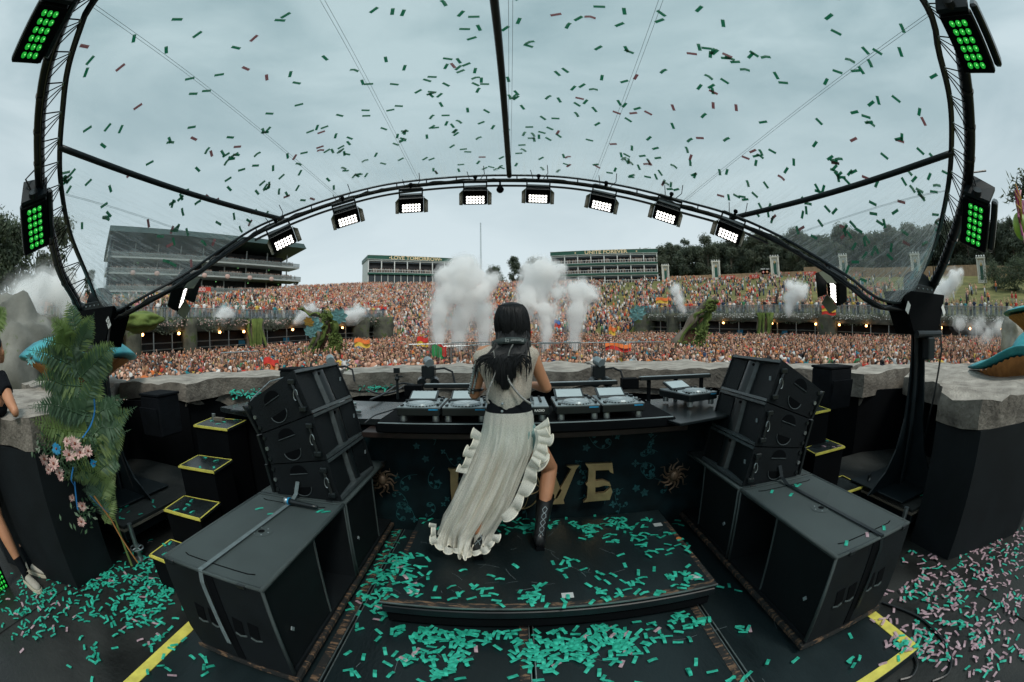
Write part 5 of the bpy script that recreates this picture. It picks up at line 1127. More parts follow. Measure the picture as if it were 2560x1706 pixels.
# ================================================================ PARAPET
def stone(name, poly, z0, z1, label, drop=0, seed=0, mside='rockside', mtop='rock'):
    """fake-rock capping block: rough edged polygon, subdivided and displaced"""
    bm = bmesh.new(); P = []
    n = len(poly)
    for i in range(n):
        a, c = Vector(poly[i]), Vector(poly[(i+1) % n]); m = max(1, int((c - a).length/.14))
        for k in range(m): P.append(a.lerp(c, k/m))
    rr = random.Random(seed); lv = 5
    rings = []
    cen = sum(P, Vector((0, 0)))/len(P)
    for j in range(lv + 1):
        f = j/lv; z = z0 + (z1 - z0)*f; ins = .035*(1 - math.sin(math.pi*min(1, f*1.05)))*1.2 if f > .5 else .02*(1 - f*2)
        rings.append([bm.verts.new((p.x + (cen.x - p.x)*ins*.25 , p.y + (cen.y - p.y)*ins*.25, z + (0 if 0 < j < lv else rr.uniform(-.012, .012)))) for p in P])
    for a, c in zip(rings, rings[1:]):
        for i in range(len(P)): k = (i+1) % len(P); bm.faces.new((a[i], a[k], c[k], c[i])).material_index = 1
    tf = bm.faces.new(rings[-1]); tf.material_index = 0; bf = bm.faces.new(rings[0][::-1]); bf.material_index = 1
    bmesh.ops.triangulate(bm, faces=[tf, bf]); bmesh.ops.recalc_face_normals(bm, faces=bm.faces)
    for e in range(1):
        lf = [x for x in bm.edges if x.calc_length() > .35]; bmesh.ops.subdivide_edges(bm, edges=lf, cuts=2, use_grid_fill=False)
    bmesh.ops.triangulate(bm, faces=bm.faces[:])
    from mathutils import noise
    for v in bm.verts:
        q = v.co*2.3; d = Vector((noise.noise(q), noise.noise(q + Vector((7, 3, 1))), noise.noise(q + Vector((2, 9, 4))))); v.co += Vector((d.x*.05, d.y*.05, d.z*.045)) + Vector((0, 0, .018*noise.noise(v.co*7)))
    me = bpy.data.meshes.new(name); c0 = Vector((cen.x, cen.y, z0))
    for v in bm.verts: v.co -= c0
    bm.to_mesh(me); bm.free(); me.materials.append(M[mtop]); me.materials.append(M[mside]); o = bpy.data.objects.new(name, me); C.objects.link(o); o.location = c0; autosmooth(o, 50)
    tag(o, label, 'parapet stone'); return o
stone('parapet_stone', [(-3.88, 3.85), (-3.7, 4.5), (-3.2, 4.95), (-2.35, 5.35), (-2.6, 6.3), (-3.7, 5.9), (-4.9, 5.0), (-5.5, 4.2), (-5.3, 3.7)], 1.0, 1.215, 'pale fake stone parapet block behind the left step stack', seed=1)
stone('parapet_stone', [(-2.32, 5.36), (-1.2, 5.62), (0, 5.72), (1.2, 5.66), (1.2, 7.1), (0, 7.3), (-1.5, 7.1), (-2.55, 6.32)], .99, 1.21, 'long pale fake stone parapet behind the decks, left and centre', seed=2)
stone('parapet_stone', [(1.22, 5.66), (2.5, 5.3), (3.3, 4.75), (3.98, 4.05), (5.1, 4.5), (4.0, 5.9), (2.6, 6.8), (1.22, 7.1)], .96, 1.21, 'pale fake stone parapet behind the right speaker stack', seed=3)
stone('parapet_stone', [(3.96, 3.98), (4.05, 3.55), (5.3, 3.6), (5.4, 4.4), (5.12, 4.45)], .94, 1.20, 'stone parapet block beside the right tower', seed=4)
# wavy dark underside board and black wall panels below the parapet
wl = thing('parapet_wall', 'black panelled wall under the stone parapet', 'wall', (0, 5.4, F0))
pathw = [(-5.2, 3.75), (-3.95, 3.95), (-3.75, 4.6), (-3.2, 5.05), (-2.3, 5.45), (-1.2, 5.72), (0, 5.82), (1.2, 5.76), (2.5, 5.4), (3.3, 4.85), (4.05, 4.15), (4.1, 3.65), (5.3, 3.7)]
for a, c in list(zip(pathw, pathw[1:])) + [((4.1, 3.65), (5.0, 3.3)), ((5.0, 3.3), (4.75, 2.3)), ((-3.95, 3.95), (-5.0, 3.5)), ((-5.0, 3.5), (-4.7, 2.1))]:
    b = MB(); a, c = Vector((*a, 0)), Vector((*c, 0)); n = (c - a).cross(Vector((0, 0, 1))).normalized()*-.05; b.poly([a + Vector((0, 0, F0)), c + Vector((0, 0, F0)), c + Vector((0, 0, 1.0)), a + Vector((0, 0, 1.0))], n); fix_normals(b.build('wall_panel', M['matte'], wl))
b = MB(); cvp = curve3([Vector((x, y - .06, 0)) for x, y in pathw[1:-1]], 90); up_ = []; lo_ = []
for i, p in enumerate(cvp):
    dz = .06*math.sin(i*.42) + .04*math.sin(i*.9 + 1); up_.append(p + Vector((0, 0, 1.02))); lo_.append(p + Vector((0, -.03, .90 + dz)))
b.loft([[u, l, l + Vector((0, .04, 0)), u + Vector((0, .04, 0))] for u, l in zip(up_, lo_)]); b.build('wavy_apron', M['rockside'], wl)
# right and left end blocks nearest the camera
def endblock(side):
    sn = 'left' if side < 0 else 'right'
    if side > 0:
        A, B_, Cc, D_ = (3.38, 1.90), (3.38, 1.36), (4.4, .95), (5.6, 1.3)
        base = [(3.40, 1.92), (3.40, 1.38), (4.5, .95), (5.8, 1.1), (5.8, 2.6), (4.4, 2.45)]; z = 1.01
    else:
        base = [(-3.27, 1.70), (-3.27, 1.19), (-4.3, .75), (-5.8, .9), (-5.8, 2.4), (-4.35, 2.25)]; z = 1.03
    t = thing('parapet_pier', '%s black parapet pier with a big rough stone cap next to the tower' % sn, 'pier', (base[1][0], base[1][1], F0))
    b = MB(); b.poly([(x, y, F0) for x, y in base], (0, 0, z - F0 - .01)); fix_normals(b.build('black_base', M['black'], t))
    k = stone('stone_cap', [(x + side*-.015, y) for x, y in base], z - .01, z + .215, '', seed=9 + side); k.name = 'stone_cap'
    for q in ('label', 'category'): 
        if q in k: del k[q]
    k.parent = t; k.location = k.location - t.location
endblock(1); endblock(-1)
stone('parapet_stone', [(4.4, 2.5), (5.8, 2.6), (7.4, 3.2), (7.2, 4.4), (5.45, 4.4), (5.3, 3.55), (4.7, 3.3)], .96, 1.17, 'rounded stone parapet running right behind the right pier to the mushrooms', seed=12)
stone('parapet_stone', [(-4.35, 2.3), (-4.7, 3.1), (-5.35, 3.65), (-5.45, 4.1), (-7.4, 4.2), (-7.4, 2.6), (-5.8, 2.42)], .98, 1.19, 'stone parapet running left behind the fern', seed=13)

# ================================================================ DJ BOOTH
bt = thing('dj_booth', 'dark DJ booth desk with a teal vine print panel and large gold letters', 'dj booth', (.1, 3.4, F0))
b = MB(); b.box((.15, 3.42, .44), (3.3, .06, 1.04)); b.build('front_panel', M['teal'], bt)
b = MB(); b.box((.1, 3.28, .955), (2.6, .30, .045), b=.004); b.build('brown_ledge', M['brownled'], bt)
b = MB(); b.box((.1, 3.33, 1.05), (2.25, .72, .075), b=.012); b.build('desk_top', M['matte'], bt)
b = MB(); b.box((.1, 2.975, 1.09), (2.2, .012, .006)); b.build('desk_edge_strip', M['silver'], bt)
b = MB(); b.box((.1, 3.75, .95), (2.3, .6, .05)); b.build('rear_tray', M['ply'], bt)
# vine print: flat curls just proud of the cloth
vn = MB(); vr = random.Random(21); Yv = 3.386
def ribbon(pts, w0):
    for (a, c) in zip(pts, pts[1:]):
        a, c = Vector(a), Vector(c); d = (c - a); 
        if d.length < 1e-5: continue
        n = Vector((-d.z, 0, d.x)).normalized()*w0; vn.quad(a - n, c - n, c + n, a + n)
def leafp(x, z, a, l):
    c = Vector((x, Yv - .001, z)); d = Vector((math.cos(a), 0, math.sin(a)))*l; n = Vector((-d.z, 0, d.x))*.32; vn.add([c, c + d*.5 - n, c + d, c + d*.5 + n], [(0, 1, 2, 3)])
for i in range(46):
    x, z, a = vr.uniform(-1.05, 1.25), vr.uniform(.05, .88), vr.uniform(0, 6.28); pts = []; k = vr.choice((-1, 1)); s = vr.uniform(.7, 1.3)
    for j in range(26):
        pts.append((x, Yv, z)); a += k*(.02 + .028*j*.35)*s*1.5; st_ = .018*s*(1 - j/34); x += math.cos(a)*st_; z += math.sin(a)*st_
        if j % 5 == 2: leafp(x, z, a + k*1.2, .035*s)
    ribbon([(min(1.36, max(-1.15, q[0])), q[1], min(.92, max(-.05, q[2]))) for q in pts], .0022)
for i in range(34):
    x, z = vr.uniform(-1.05, 1.25), vr.uniform(.06, .86); n = vr.choice((4, 5)); s = vr.uniform(.025, .045)
    for k in range(n): leafp(x, z, k*6.283/n + i, s)
o = vn.build('vine_print', M['vine'], bt); o['kind'] = 'stuff'
# gold letters L O V E with flared serifs (real shapes traced on the panel plane)
LY = 3.30
def glyph(polys, name):
    b = MB()
    for pl in polys: b.poly([(x, LY, z) for x, z in pl], (0, .035, 0))
    o = fix_normals(b.build('gold_letter', M['goldmetal'], bt)); o['label'] = name; return o
def pt_(px, py): q = on_y(px, py, LY); return (q.x, q.z)
def P2(pp): return [pt_(900 + a/2.614, 1150 + b_/2.614) for a, b_ in pp]
glyph([P2([(573, 58), (655, 60), (643, 85), (638, 150), (652, 290), (660, 340), (628, 342), (602, 300), (592, 190), (590, 80)])] + [P2([(628, 300), (700, 296), (722, 262), (728, 300), (722, 342), (628, 342)])], 'gold letter L mostly hidden by the skirt')
glyph([P2([(1190, 45), (1260, 42), (1262, 60), (1310, 190), (1318, 200), (1290, 250), (1276, 256), (1262, 240), (1190, 65)]), P2([(1350, 40), (1434, 36), (1412, 62), (1330, 262), (1336, 288), (1252, 292), (1272, 262), (1292, 214), (1380, 62)])], 'gold letter V right of the leg')
glyph([P2([(1473, 26), (1540, 25), (1536, 270), (1460, 278), (1483, 250), (1488, 175), (1475, 160), (1490, 140), (1494, 60)]), P2([(1538, 25), (1648, 20), (1656, 90), (1636, 82), (1628, 66), (1538, 70)]), P2([(1537, 138), (1590, 132), (1632, 150), (1640, 172), (1600, 168), (1560, 178), (1537, 180)]), P2([(1537, 222), (1600, 214), (1640, 180), (1650, 208), (1632, 262), (1537, 270)])], 'gold letter E on the booth front')
c = on_y(1303, 1222, LY); 
b = MB(); b.tube([(c.x + math.cos(a)*.155, LY - .005, c.z + math.sin(a)*.185) for a in [i*2*math.pi/40 for i in range(41)]], .006, 6)
b.tube([(c.x + math.cos(a)*.15, LY - .006, c.z + math.sin(a)*.06) for a in [i*2*math.pi/40 for i in range(41)]], .004, 5)
b.tube([(c.x + math.cos(a)*.06, LY - .006, c.z + math.sin(a)*.18) for a in [i*2*math.pi/40 for i in range(41)]], .004, 5); o = b.build('gold_letter', M['goldmetal'], bt); o['label'] = 'gold globe standing for the letter O behind the leg'
b = MB(); b.poly([(c.x + math.cos(a)*.15, LY + .01, c.z + math.sin(a)*.18) for a in [i*2*math.pi/32 for i in range(32)]], (0, .02, 0)); fix_normals(b.build('globe_disc', M['shiny'], bt))
for sx_, sz_ in ((1685, 1190), (955, 1200)):
    c = on_y(sx_, sz_, 3.30); sn = thing('sun_emblem', 'bronze sun face emblem with wavy rays on the %s end of the booth front' % ('right' if sx_ > 1200 else 'left'), 'emblem', c)
    b = MB(); b.ball(c, (.045, .03, .05), 12, 8); b.build('face', M['bronze'], sn, smooth=True)
    for k in range(12):
        a = k*math.pi/6; l = .12 if k % 2 else .09; b = MB(); b.tube([c + Vector((math.cos(a + .25*math.sin(t*6))*(.045 + l*t), 0, math.sin(a + .25*math.sin(t*6))*(.045 + l*t))) for t in (0, .25, .5, .75, 1)], [.012, .012, .009, .006, .002], 5); b.build('sun_ray', M['bronze'], sn)

def deck(loc, rot=0, label='', tilt=0.0):
    """media player: body on four feet, face plate, jog wheel, screen, knobs"""
    t = thing('media_player', label, 'media player', (0, 0, 0), 'media players on the booth')
    b = MB(); b.box((0, .2265, .075), (.329, .453, .06), b=.006); b.build('body', M['shiny'], t)
    b = MB(); b.box((0, .2265, .1075), (.323, .447, .006)); b.build('face_plate', M['silver'], t)
    b = MB(); b.tube([(0, .125, .1105), (0, .125, .118)], [.118, .112], 36); jw = b.build('jog_wheel', M['shiny'], t)
    b = MB(); b.tube([(0, .125, .118), (0, .125, .130)], [.103, .094], 36); b.build('jog_top', M['platter'], jw)
    b = MB(); b.cyl((0, .125, .1305), (0, .125, .1315), .036, n=24); b.build('jog_display', M['screen'], jw)
    for k in range(28):
        a = k*.2244; b = MB(); b.box((math.cos(a)*.1135, .125 + math.sin(a)*.1135, .114), (.010, .012, .010), rz(a)); b.build('rim_dimple', M['platter'], jw)
    S_ = rx(.35)
    b = MB(); b.box((-.025, .36, .140), (.235, .165, .018), S_, b=.004); sc_ = b.build('screen_housing', M['shiny'], t)
    b = MB(); b.box((-.025, .357, .151), (.205, .125, .004), S_); b.build('display', M['screen'], sc_)
    b = MB(); 
    for i in range(7): b.box((-.12 + i*.032, .432, .170), (.022, .012, .008), S_)
    b.build('button_row', M['platter'], sc_)
    for x, y, r, h in [(-.135, .05, .012, .012), (-.135, .085, .009, .012), (.135, .28, .014, .02), (.13, .33, .009, .015), (-.14, .22, .009, .02), (.14, .06, .010, .02), (.125, .40, .018, .018), (-.14, .25, .006, .02)]:
        b = MB(); b.cyl((x, y, .1105), (x, y, .1105 + h), r, n=12); b.build('knob', M['shiny'], t)
    b = MB(); b.box((.143, .15, .114), (.012, .12, .007)); b.build('pitch_slot', M['shiny'], t); b = MB(); b.box((.143, .16, .122), (.02, .014, .012), b=.002); b.build('pitch_fader', M['platter'], t)
    for x in (-.125, .125):
        for y in (.04, .40): b = MB(); b.cyl((x, y, 0), (x, y, .045), .027, n=16); b.build('foot', M['steel'], t)
    b = MB(); b.box((.115, -.0015, .094), (.07, .003, .010)); b.build('blue_label', M['bluefl'], t)
    t.location = loc; t.rotation_euler = (0, 0, rot); return t
DZ = 1.09
dks = [deck((-.70, 3.03, DZ), 0, 'leftmost media player on the booth, a grey jog wheel facing up')]
def dup(o, loc, rot, label):
    c = copy_tree(o); c.location = loc; c.rotation_euler = (0, 0, rot); c['label'] = label; return c
dup(dks[0], (-.355, 3.03, DZ), 0, 'media player under the performer\'s left hand'); dup(dks[0], (.475, 3.03, DZ), 0, 'media player just right of the mixer'); dup(dks[0], (.82, 3.03, DZ), 0, 'second media player right of the mixer, at the desk corner')
dup(dks[0], (1.62, 3.30, 1.09), .28, 'spare media player on the right wing behind the speaker stack, turned left'); dup(dks[0], (2.62, 3.42, 1.10), -.08, 'media player at the far right behind the speaker stack')
dj = thing('mixer', 'grey DJ mixer in front of the performer with rows of knobs', 'mixer', (0, 0, 0))
b = MB(); b.box((0, .2265, .075), (.40, .453, .06), b=.006); b.build('body', M['shiny'], dj); b = MB(); b.box((0, .2265, .1075), (.394, .447, .006)); b.build('face_plate', M['silver'], dj)
for i in range(6):
    for j in range(6): b = MB(); b.cyl((-.15 + i*.06, .18 + j*.045, .1105), (-.15 + i*.06, .18 + j*.045, .127), .009, n=10); b.build('knob', M['shiny'], dj)
for i in range(4): 
    b = MB(); b.box((-.12 + i*.07, .10, .1115), (.006, .08, .003)); b.build('fader_slot', M['shiny'], dj); b = MB(); b.box((-.12 + i*.07, .11 + .01*i, .118), (.018, .010, .014), b=.002); b.build('fader_cap', M['platter'], dj)
text_mesh('front_print', 'RADIO', .024, M['white'], .0005, (.13, -.0012, .080), (R(90), 0, 0), dj, off=.0008)
for x in (-.15, .15): b = MB(); b.cyl((x, .04, 0), (x, .04, .045), .027, n=16); b.build('foot', M['steel'], dj)
dj.location = (.06, 3.03, DZ)
for i, (x0, x1, y, z) in enumerate([(-.80, .95, 3.78, 1.265), (1.22, 2.0, 3.95, 1.27)]):
    t = thing('lighting_bar', ['long low lighting batten along the back of the decks', 'short low lighting batten behind the right wing'][i], 'light bar', ((x0 + x1)/2, y, z))
    b = MB(); b.box(((x0 + x1)/2, y, z), (x1 - x0, .07, .035), b=.005); b.build('housing', M['shiny'], t); b = MB(); b.box(((x0 + x1)/2, y - .004, z + .0185), (x1 - x0 - .02, .05, .003)); b.build('lens_strip', M['silver'], t)
    for k in range(3): b = MB(); b.box((x0 + .1 + (x1 - x0 - .2)*k/2, y, z - .12), (.03, .04, .21)); b.build('bracket', M['matte'], t)
    b = MB(); b.box((x0 - .1, y, z - .04), (.16, .12, .10), b=.006); b.build('end_box', M['matte'], t)
# booth wings
for side in (-1, 1):
    sn = 'left' if side < 0 else 'right'
    if side < 0:
        pl = [(-1.1, 3.35), (-2.25, 3.3), (-3.0, 3.5), (-2.75, 4.35), (-1.1, 4.2)]; z = 1.04
    else: pl = [(1.22, 3.24), (1.9, 3.12), (2.95, 3.3), (2.95, 4.0), (1.3, 4.0)]; z = 1.05
    t = thing('booth_wing', 'dark side desk at the %s of the DJ booth' % sn, 'desk', (pl[0][0], pl[0][1], z - .05))
    b = MB(); b.poly([(x, y, z - .05) for x, y in pl], (0, 0, .05)); fix_normals(b.build('top', M['steptop'], t))
    b = MB(); c = sum((Vector((x, y, 0)) for x, y in pl), Vector())/len(pl); b.poly([(c.x + (x - c.x)*.93, max(3.47, c.y + (y - c.y)*.93), F0) for x, y in pl], (0, 0, z - .05 - F0 - .002)); fix_normals(b.build('body', M['teal'] if side > 0 else M['matte'], t))
    if side < 0:
        for k, yy in enumerate((3.55, 3.66, 3.95)): b = MB(); b.box((-1.95 - .1*k, yy, z + .02), (1.2, .035, .03), b=.006); b.build('cable_trunking', M['alu'], t)
        b = MB(); b.box((-2.35, 3.6, z + .01), (.75, .5, .02), rz(.1), b=.004); b.build('rack_lid', M['steptop'], t)
        b = MB(); b.cyl((-3.0, 3.3, .3), (-2.97, 3.34, 1.0), .022, n=10); b.build('steel_leg', M['steel'], t)
        b = MB(); b.box((-2.86, 3.30, .55), (.12, .05, .85)); b.build('wooden_leg', M['bark'], t)
    else:
        b = MB(); b.box((1.55, 3.30, z + .01), (.95, .75, .022), rz(.28), b=.004); b.build('equipment_tray', M['shiny'], t)
        b = MB(); b.box((1.18, 3.2, z + .012), (.12, .35, .015)); b.build('metal_strip', M['silver'], t)
for i, (c, d, l) in enumerate([((-2.42, 4.30, 1.20), (.32, .30, .33), 'black square equipment box with a cable on the parapet left'), ((-3.55, 3.05, 1.0), (.34, .34, .40), 'black cloth-covered box beside the left tower'), ((3.35, 3.45, 1.12), (.36, .34, .42), 'black cloth-covered box left of the right tower')]):
    t = thing('equipment_box', l, 'equipment', c); b = MB(); b.box(c, d, b=.015); b.build('body', M['shiny'] if i == 0 else M['cloth'], t)
    b = MB(); b.box(Vector(c) + Vector((0, 0, d[2]/2 + .012)), (d[0]*1.04, d[1]*1.04, .025), b=.006); b.build('lid', M['cloth'], t)
    if i: b = MB(); b.box(Vector(c) - Vector((0, d[1]/2 + .012, .05)), (d[0]*.9, .02, d[2]*.7), rx(.12)); b.build('hanging_cover', M['cloth'], t)
    else:
        b = MB(); b.tube([Vector(c) + Vector(v) for v in [(-.05, -.16, .10), (-.2, -.3, .06), (-.35, -.45, -.1), (-.42, -.5, -.2)]], .008, 6); b.build('cable', M['steel'], t)
        b = MB(); b.cyl(Vector(c) + Vector((.30, .0, -.02)), Vector(c) + Vector((.42, -.12, .02)), .075, n=16); b.build('lens_barrel', M['shiny'], t)
for i, (px, py, l) in enumerate([(1072, 930, 'small stage lamp unit on the parapet left of the performer'), (1495, 930, 'small stage lamp unit on the parapet right of the performer'), (828, 925, 'small stage lamp unit behind the left speaker stack')]):
    p = on_y(px, py, 4.75 if i < 2 else 4.5); t = thing('moving_camera_unit', l, 'camera unit', p)
    b = MB(); b.box(p, (.15, .13, .15), b=.01); b.build('body', M['shiny'], t)
    b = MB(); b.cyl(p + Vector((-.02, .02, .13)), p + Vector((.03, -.07, .10)), .05, n=14); b.build('head', M['silver'], t)
    for s in (-1, 1): b = MB(); b.cyl(p + Vector((s*.075, -.05, -.10)), p + Vector((s*.075 + .02, -.16, -.11)), .055, .05, n=14); b.build('lens_barrel', M['shiny'], t)
    b = MB(); b.tube([p + Vector(v) for v in [(.07, 0, .03), (.18, 0, .04), (.27, 0, 0), (.30, -.02, -.13)]], .012, 6); b.build('cable', M['cable'], t)
p = on_y(993, 960, 4.0); t = thing('action_camera', 'small black action camera on a clamp stand left of the performer', 'camera', p + Vector((0, 0, -.15)))
b = MB(); b.box(p + Vector((0, 0, .13)), (.06, .035, .05), b=.004); b.build('body', M['shiny'], t)
b = MB(); b.cyl(p + Vector((0, 0, -.15)), p + Vector((0, 0, .1)), .014, n=8); b.ball(p + Vector((0, 0, .05)), .026, 8, 6); b.cyl(p + Vector((-.0, 0, .07)), p + Vector((.06, 0, .07)), .008, n=6); b.build('stand', M['shiny'], t)
for i, pp in enumerate([[(925, 1000), (960, 985), (1000, 960), (1035, 962)], [(912, 1058), (935, 1040), (965, 1030), (990, 1022)], [(920, 975), (950, 985), (985, 980), (1010, 965)]]):
    b = MB(); cc = curve3([on_z(px, py, 1.09) for px, py in pp], 16); b.tube(cc, .012 if i != 1 else .006, 6); o = b.build('cable', M['cable'], origin=(0, 0, 0)); tag(o, ['thick black cable bundle behind the left media player', 'thin black cable in front of the left media player', 'black cable looping on the left wing'][i], 'cable')
for i, pp in enumerate([[(330, 1706), (380, 1660), (440, 1612), (475, 1590)], [(2205, 1506), (2300, 1545), (2370, 1620), (2372, 1680), (2330, 1704)], [(2280, 1632), (2292, 1660), (2280, 1690), (2250, 1700)]]):
    b = MB(); cc = curve3([on_z(px, py, F0 + .012) for px, py in pp], 20); b.tube(cc, .011, 6); o = b.build('cable', M['cable'], origin=(0, 0, 0)); tag(o, ['black cable beside the left yellow tape', 'long curved black cable on the right floor', 'short loop of black cable at the corner of the deck'][i], 'cable')
p = on_z(2174, 1190, .31); t = thing('cigarette_packet', 'small black packet standing on the platform at the right tower', 'packet', p - Vector((0, 0, .07))); b = MB(); b.box(p - Vector((0, 0, .025)), (.055, .022, .09), rz(.3), b=.003); b.build('body', M['shiny'], t); b = MB(); b.box(p + Vector((0, -.012, -.035)), (.045, .002, .03), rz(.3)); b.build('label_print', M['concrete'], t)

# ================================================================ CANOPY: two leaning arches with a clear sheet between
HL, HR = Vector((-4.05, 2.58, 2.10)), Vector((3.80, 2.50, 2.10))
RP = (2.55, -1.45, 2.1); FP_ = (2.55, 1.5, 2.1)
def arch3(pix, pl, extra_mid=None):
    return [on_plane(px, py, *pl) for px, py in pix]
barL = arch3([(244, 749), (213, 678), (174, 580), (153, 468), (149, 393), (156, 281), (168, 180), (196, 84), (236, 0)], RP)
barR = arch3([(2303, 683), (2339, 603), (2370, 469), (2379, 357), (2375, 250), (2348, 134), (2308, 0)], RP)
topm = [Vector((-1.1, .42, 3.57)), Vector((0, .36, 3.61)), Vector((1.1, .42, 3.57))]
rear = [HL + Vector((.05, -.02, .1))] + barL + topm + barR[::-1] + [HR + Vector((-.05, -.02, .1))]
tubeL = arch3([(202, 771), (182, 735), (151, 678), (126, 580), (102, 468), (98, 393), (101, 280), (118, 168), (150, 70), (185, 0)], RP)
tubeR = arch3([(2318, 735), (2353, 670), (2379, 603), (2413, 491), (2424, 379), (2422, 286), (2410, 179), (2362, 0)], RP)
rtube = [HL + Vector((-.2, 0, 0))] + tubeL + [v + Vector((0, -.12, .13)) for v in topm] + tubeR[::-1] + [HR + Vector((.2, 0, 0))]
front = [HL + Vector((.10, .02, -.12))] + arch3([(328, 763), (460, 690), (560, 622), (640, 572), (713, 541), (816, 503), (947, 468), (1050, 453), (1160, 444), (1262, 441), (1414, 446), (1567, 470), (1697, 503), (1828, 540), (1958, 598), (2040, 645), (2122, 696), (2200, 752)], FP_) + [HR + Vector((-.06, .02, -.14))]
def resample(pts, n):
    c = curve3(pts, 300); L = [0]
    for a, b_ in zip(c, c[1:]): L.append(L[-1] + (b_ - a).length)
    out = []; k = 0
    for i in range(n + 1):
        t = L[-1]*i/n
        while k < len(L) - 2 and L[k+1] < t: k += 1
        out.append(c[k].lerp(c[k+1], (t - L[k])/max(1e-9, L[k+1] - L[k])))
    return out
RE, FR = resample(rear, 120), resample(front, 120)
def cano(u, v):        # u along the arches, v from rear arch to front arch
    x = u*120; k = min(int(x), 119); f = x - k; a = RE[k].lerp(RE[k+1], f); b = FR[k].lerp(FR[k+1], f)
    s = math.sin(math.pi*u); h = .34*math.sin(math.pi*v)*s**.6
    p = a.lerp(b, v); ctr = Vector((-.12, 2.55, 1.3)); d = (p - ctr).normalized(); return p + d*h*.9
def arch_thing(name, label, tube_pts, bar_pts, tr_=.055, lace=True):
    t = thing(name, label, 'arch', tube_pts[0])
    b = MB(); b.tube(resample(tube_pts, 110), tr_, 10); b.build('main_tube', M['blacksteel'], t, smooth=True)
    if bar_pts is not None:
        q = resample(bar_pts, 110); b = MB(); rg = []
        for i, p in enumerate(q):
            tg = (q[min(i+1, 110)] - q[max(i-1, 0)]).normalized(); n = tg.cross(Vector((0, .82, .57))).normalized(); m = tg.cross(n); rg.append([p + n*.030 + m*.012, p - n*.030 + m*.012, p - n*.030 - m*.012, p + n*.030 - m*.012])
        b.loft(rg); b.build('flat_bar', M['blacksteel'], t)
        T = resample(tube_pts, 44); B = resample(bar_pts, 44)
        for i in range(2, 43):
            b = MB()
            for dj_ in (-.35, -.12, .12, .35):
                j = min(43, max(0, i + (1 if dj_ > 0 else -1)*0)); off = T[min(44, i+1)] - T[i-1]; b.tube([B[i] + off*dj_*.05, T[i] + off*(dj_*.75)], .0055, 4)
            b.build('lacing', M['matte'], t)
            b = MB(); b.ball(B[i] + Vector((0, -.016, -.004)), .014, 8, 5); b.build('bolt', M['silver'], t)
    return t
ra = arch_thing('canopy_arch', 'near black arch truss with laced tubes curving over both sides of the frame', rtube, rear)
T_ = resample(rtube, 110)
for i in range(4, 108, 3):
    b = MB(); b.tube([T_[i] - (T_[i+1] - T_[i])*.12, T_[i] + (T_[i+1] - T_[i])*.12], .061, 10); b.build('cable_tie', M['cable'], ra)
b = MB(); b.tube([p + Vector((.05, .02, -.055)) for p in T_], .012, 5); b.build('cable', M['cable'], ra)
ftube = [p + Vector((0, .05, -.035)) for p in front]
fa = arch_thing('canopy_arch', 'far black arch spanning above the decks and carrying the white lamps', ftube, None, .024)
b = MB(); b.tube([p + Vector((0, 0, .012)) for p in FR], .014, 6); b.build('sheet_edge_roll', M['blacksteel'], fa)
b = MB(); wr = random.Random(2); b.tube([p + Vector((wr.uniform(-.01, .01), -.02, -.04 + wr.uniform(-.02, .01))) for p in FR[3:118]], .009, 5); b.build('cable', M['cable'], fa)
for i in range(6, 116, 4): b = MB(); b.tube([FR[i] + Vector((0, .01, .03)), FR[i] + Vector((0, .05, -.06))], .007, 4); b.build('tie', M['cable'], fa)
hl_ = FR[60] + Vector((-.02, .0, -.17))
b = MB(); b.tube([p + Vector((0, .02, -.115)) for p in FR[26:96]], .013, 6); b.build('lamp_rail', M['cable'], fa)
b = MB(); b.ball(hl_, .045, 8, 6); b.cyl(hl_, hl_ + Vector((0, 0, .1)), .012, n=6); b.build('hanging_clamp', M['matte'], fa)
# the sheet
NU, NV = 120, 28; cb_ = MB()
cb_.grid(lambda u, v: cano(u, v) + Vector((0, 0, .01)), NU, NV)
cn = thing('canopy', 'clear plastic sheet canopy stretched between the two arches with paper strips on it', 'canopy', (0, 2.5, 3.0))
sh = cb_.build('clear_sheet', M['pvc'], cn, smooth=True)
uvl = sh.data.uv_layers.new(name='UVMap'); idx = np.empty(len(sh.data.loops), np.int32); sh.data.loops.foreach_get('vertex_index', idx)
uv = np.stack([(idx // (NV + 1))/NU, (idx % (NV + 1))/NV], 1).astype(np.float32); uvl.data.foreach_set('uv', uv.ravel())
def rib(u, r, m, nm, w=None):
    b = MB()
    if w is None: b.tube([cano(u, v/24) + Vector((0, 0, -r*.6)) for v in range(25)], r, 8)
    else:
        for s in (-1, 1): b.tube([cano(u + s*w, v/24) + Vector((0, 0, -.001)) for v in range(25)], r, 4)
    return b.build(nm, M[m], cn, smooth=w is None)
def u_at(px, py):          # parameter on the rear arch nearest a bearing
    d = ray(px, py); best = max(range(121), key=lambda i: (RE[i] - O).normalized().dot(d)); return best/120
def u_front(px, py):
    d = ray(px, py); return max(range(121), key=lambda i: (FR[i] - O).normalized().dot(d))/120
def rib2(ua, ub, r, m, nm, flat=False, straight=True):
    b = MB(); pts = [cano(ua, 0).lerp(cano(ub, 1), v/20) + Vector((0, 0, -.05*math.sin(math.pi*v/20) - r)) if straight else cano(ua + (ub - ua)*v/20, v/20) for v in range(21)]
    if flat:
        for s in (-.014, .014): b.tube([p + Vector((s, 0, 0)) for p in pts], .0016, 3)
    else: b.tube(pts, r, 8)
    return b.build(nm, M[m], cn, smooth=not flat)
rib2(.5, u_front(1265, 445), .030, 'blacksteel', 'centre_rib', straight=False)
rib2(u_at(159, 362), u_front(713, 541), .026, 'blacksteel', 'side_rib', straight=True); rib2(u_at(2372, 362), u_front(1828, 530), .026, 'blacksteel', 'side_rib', straight=True)
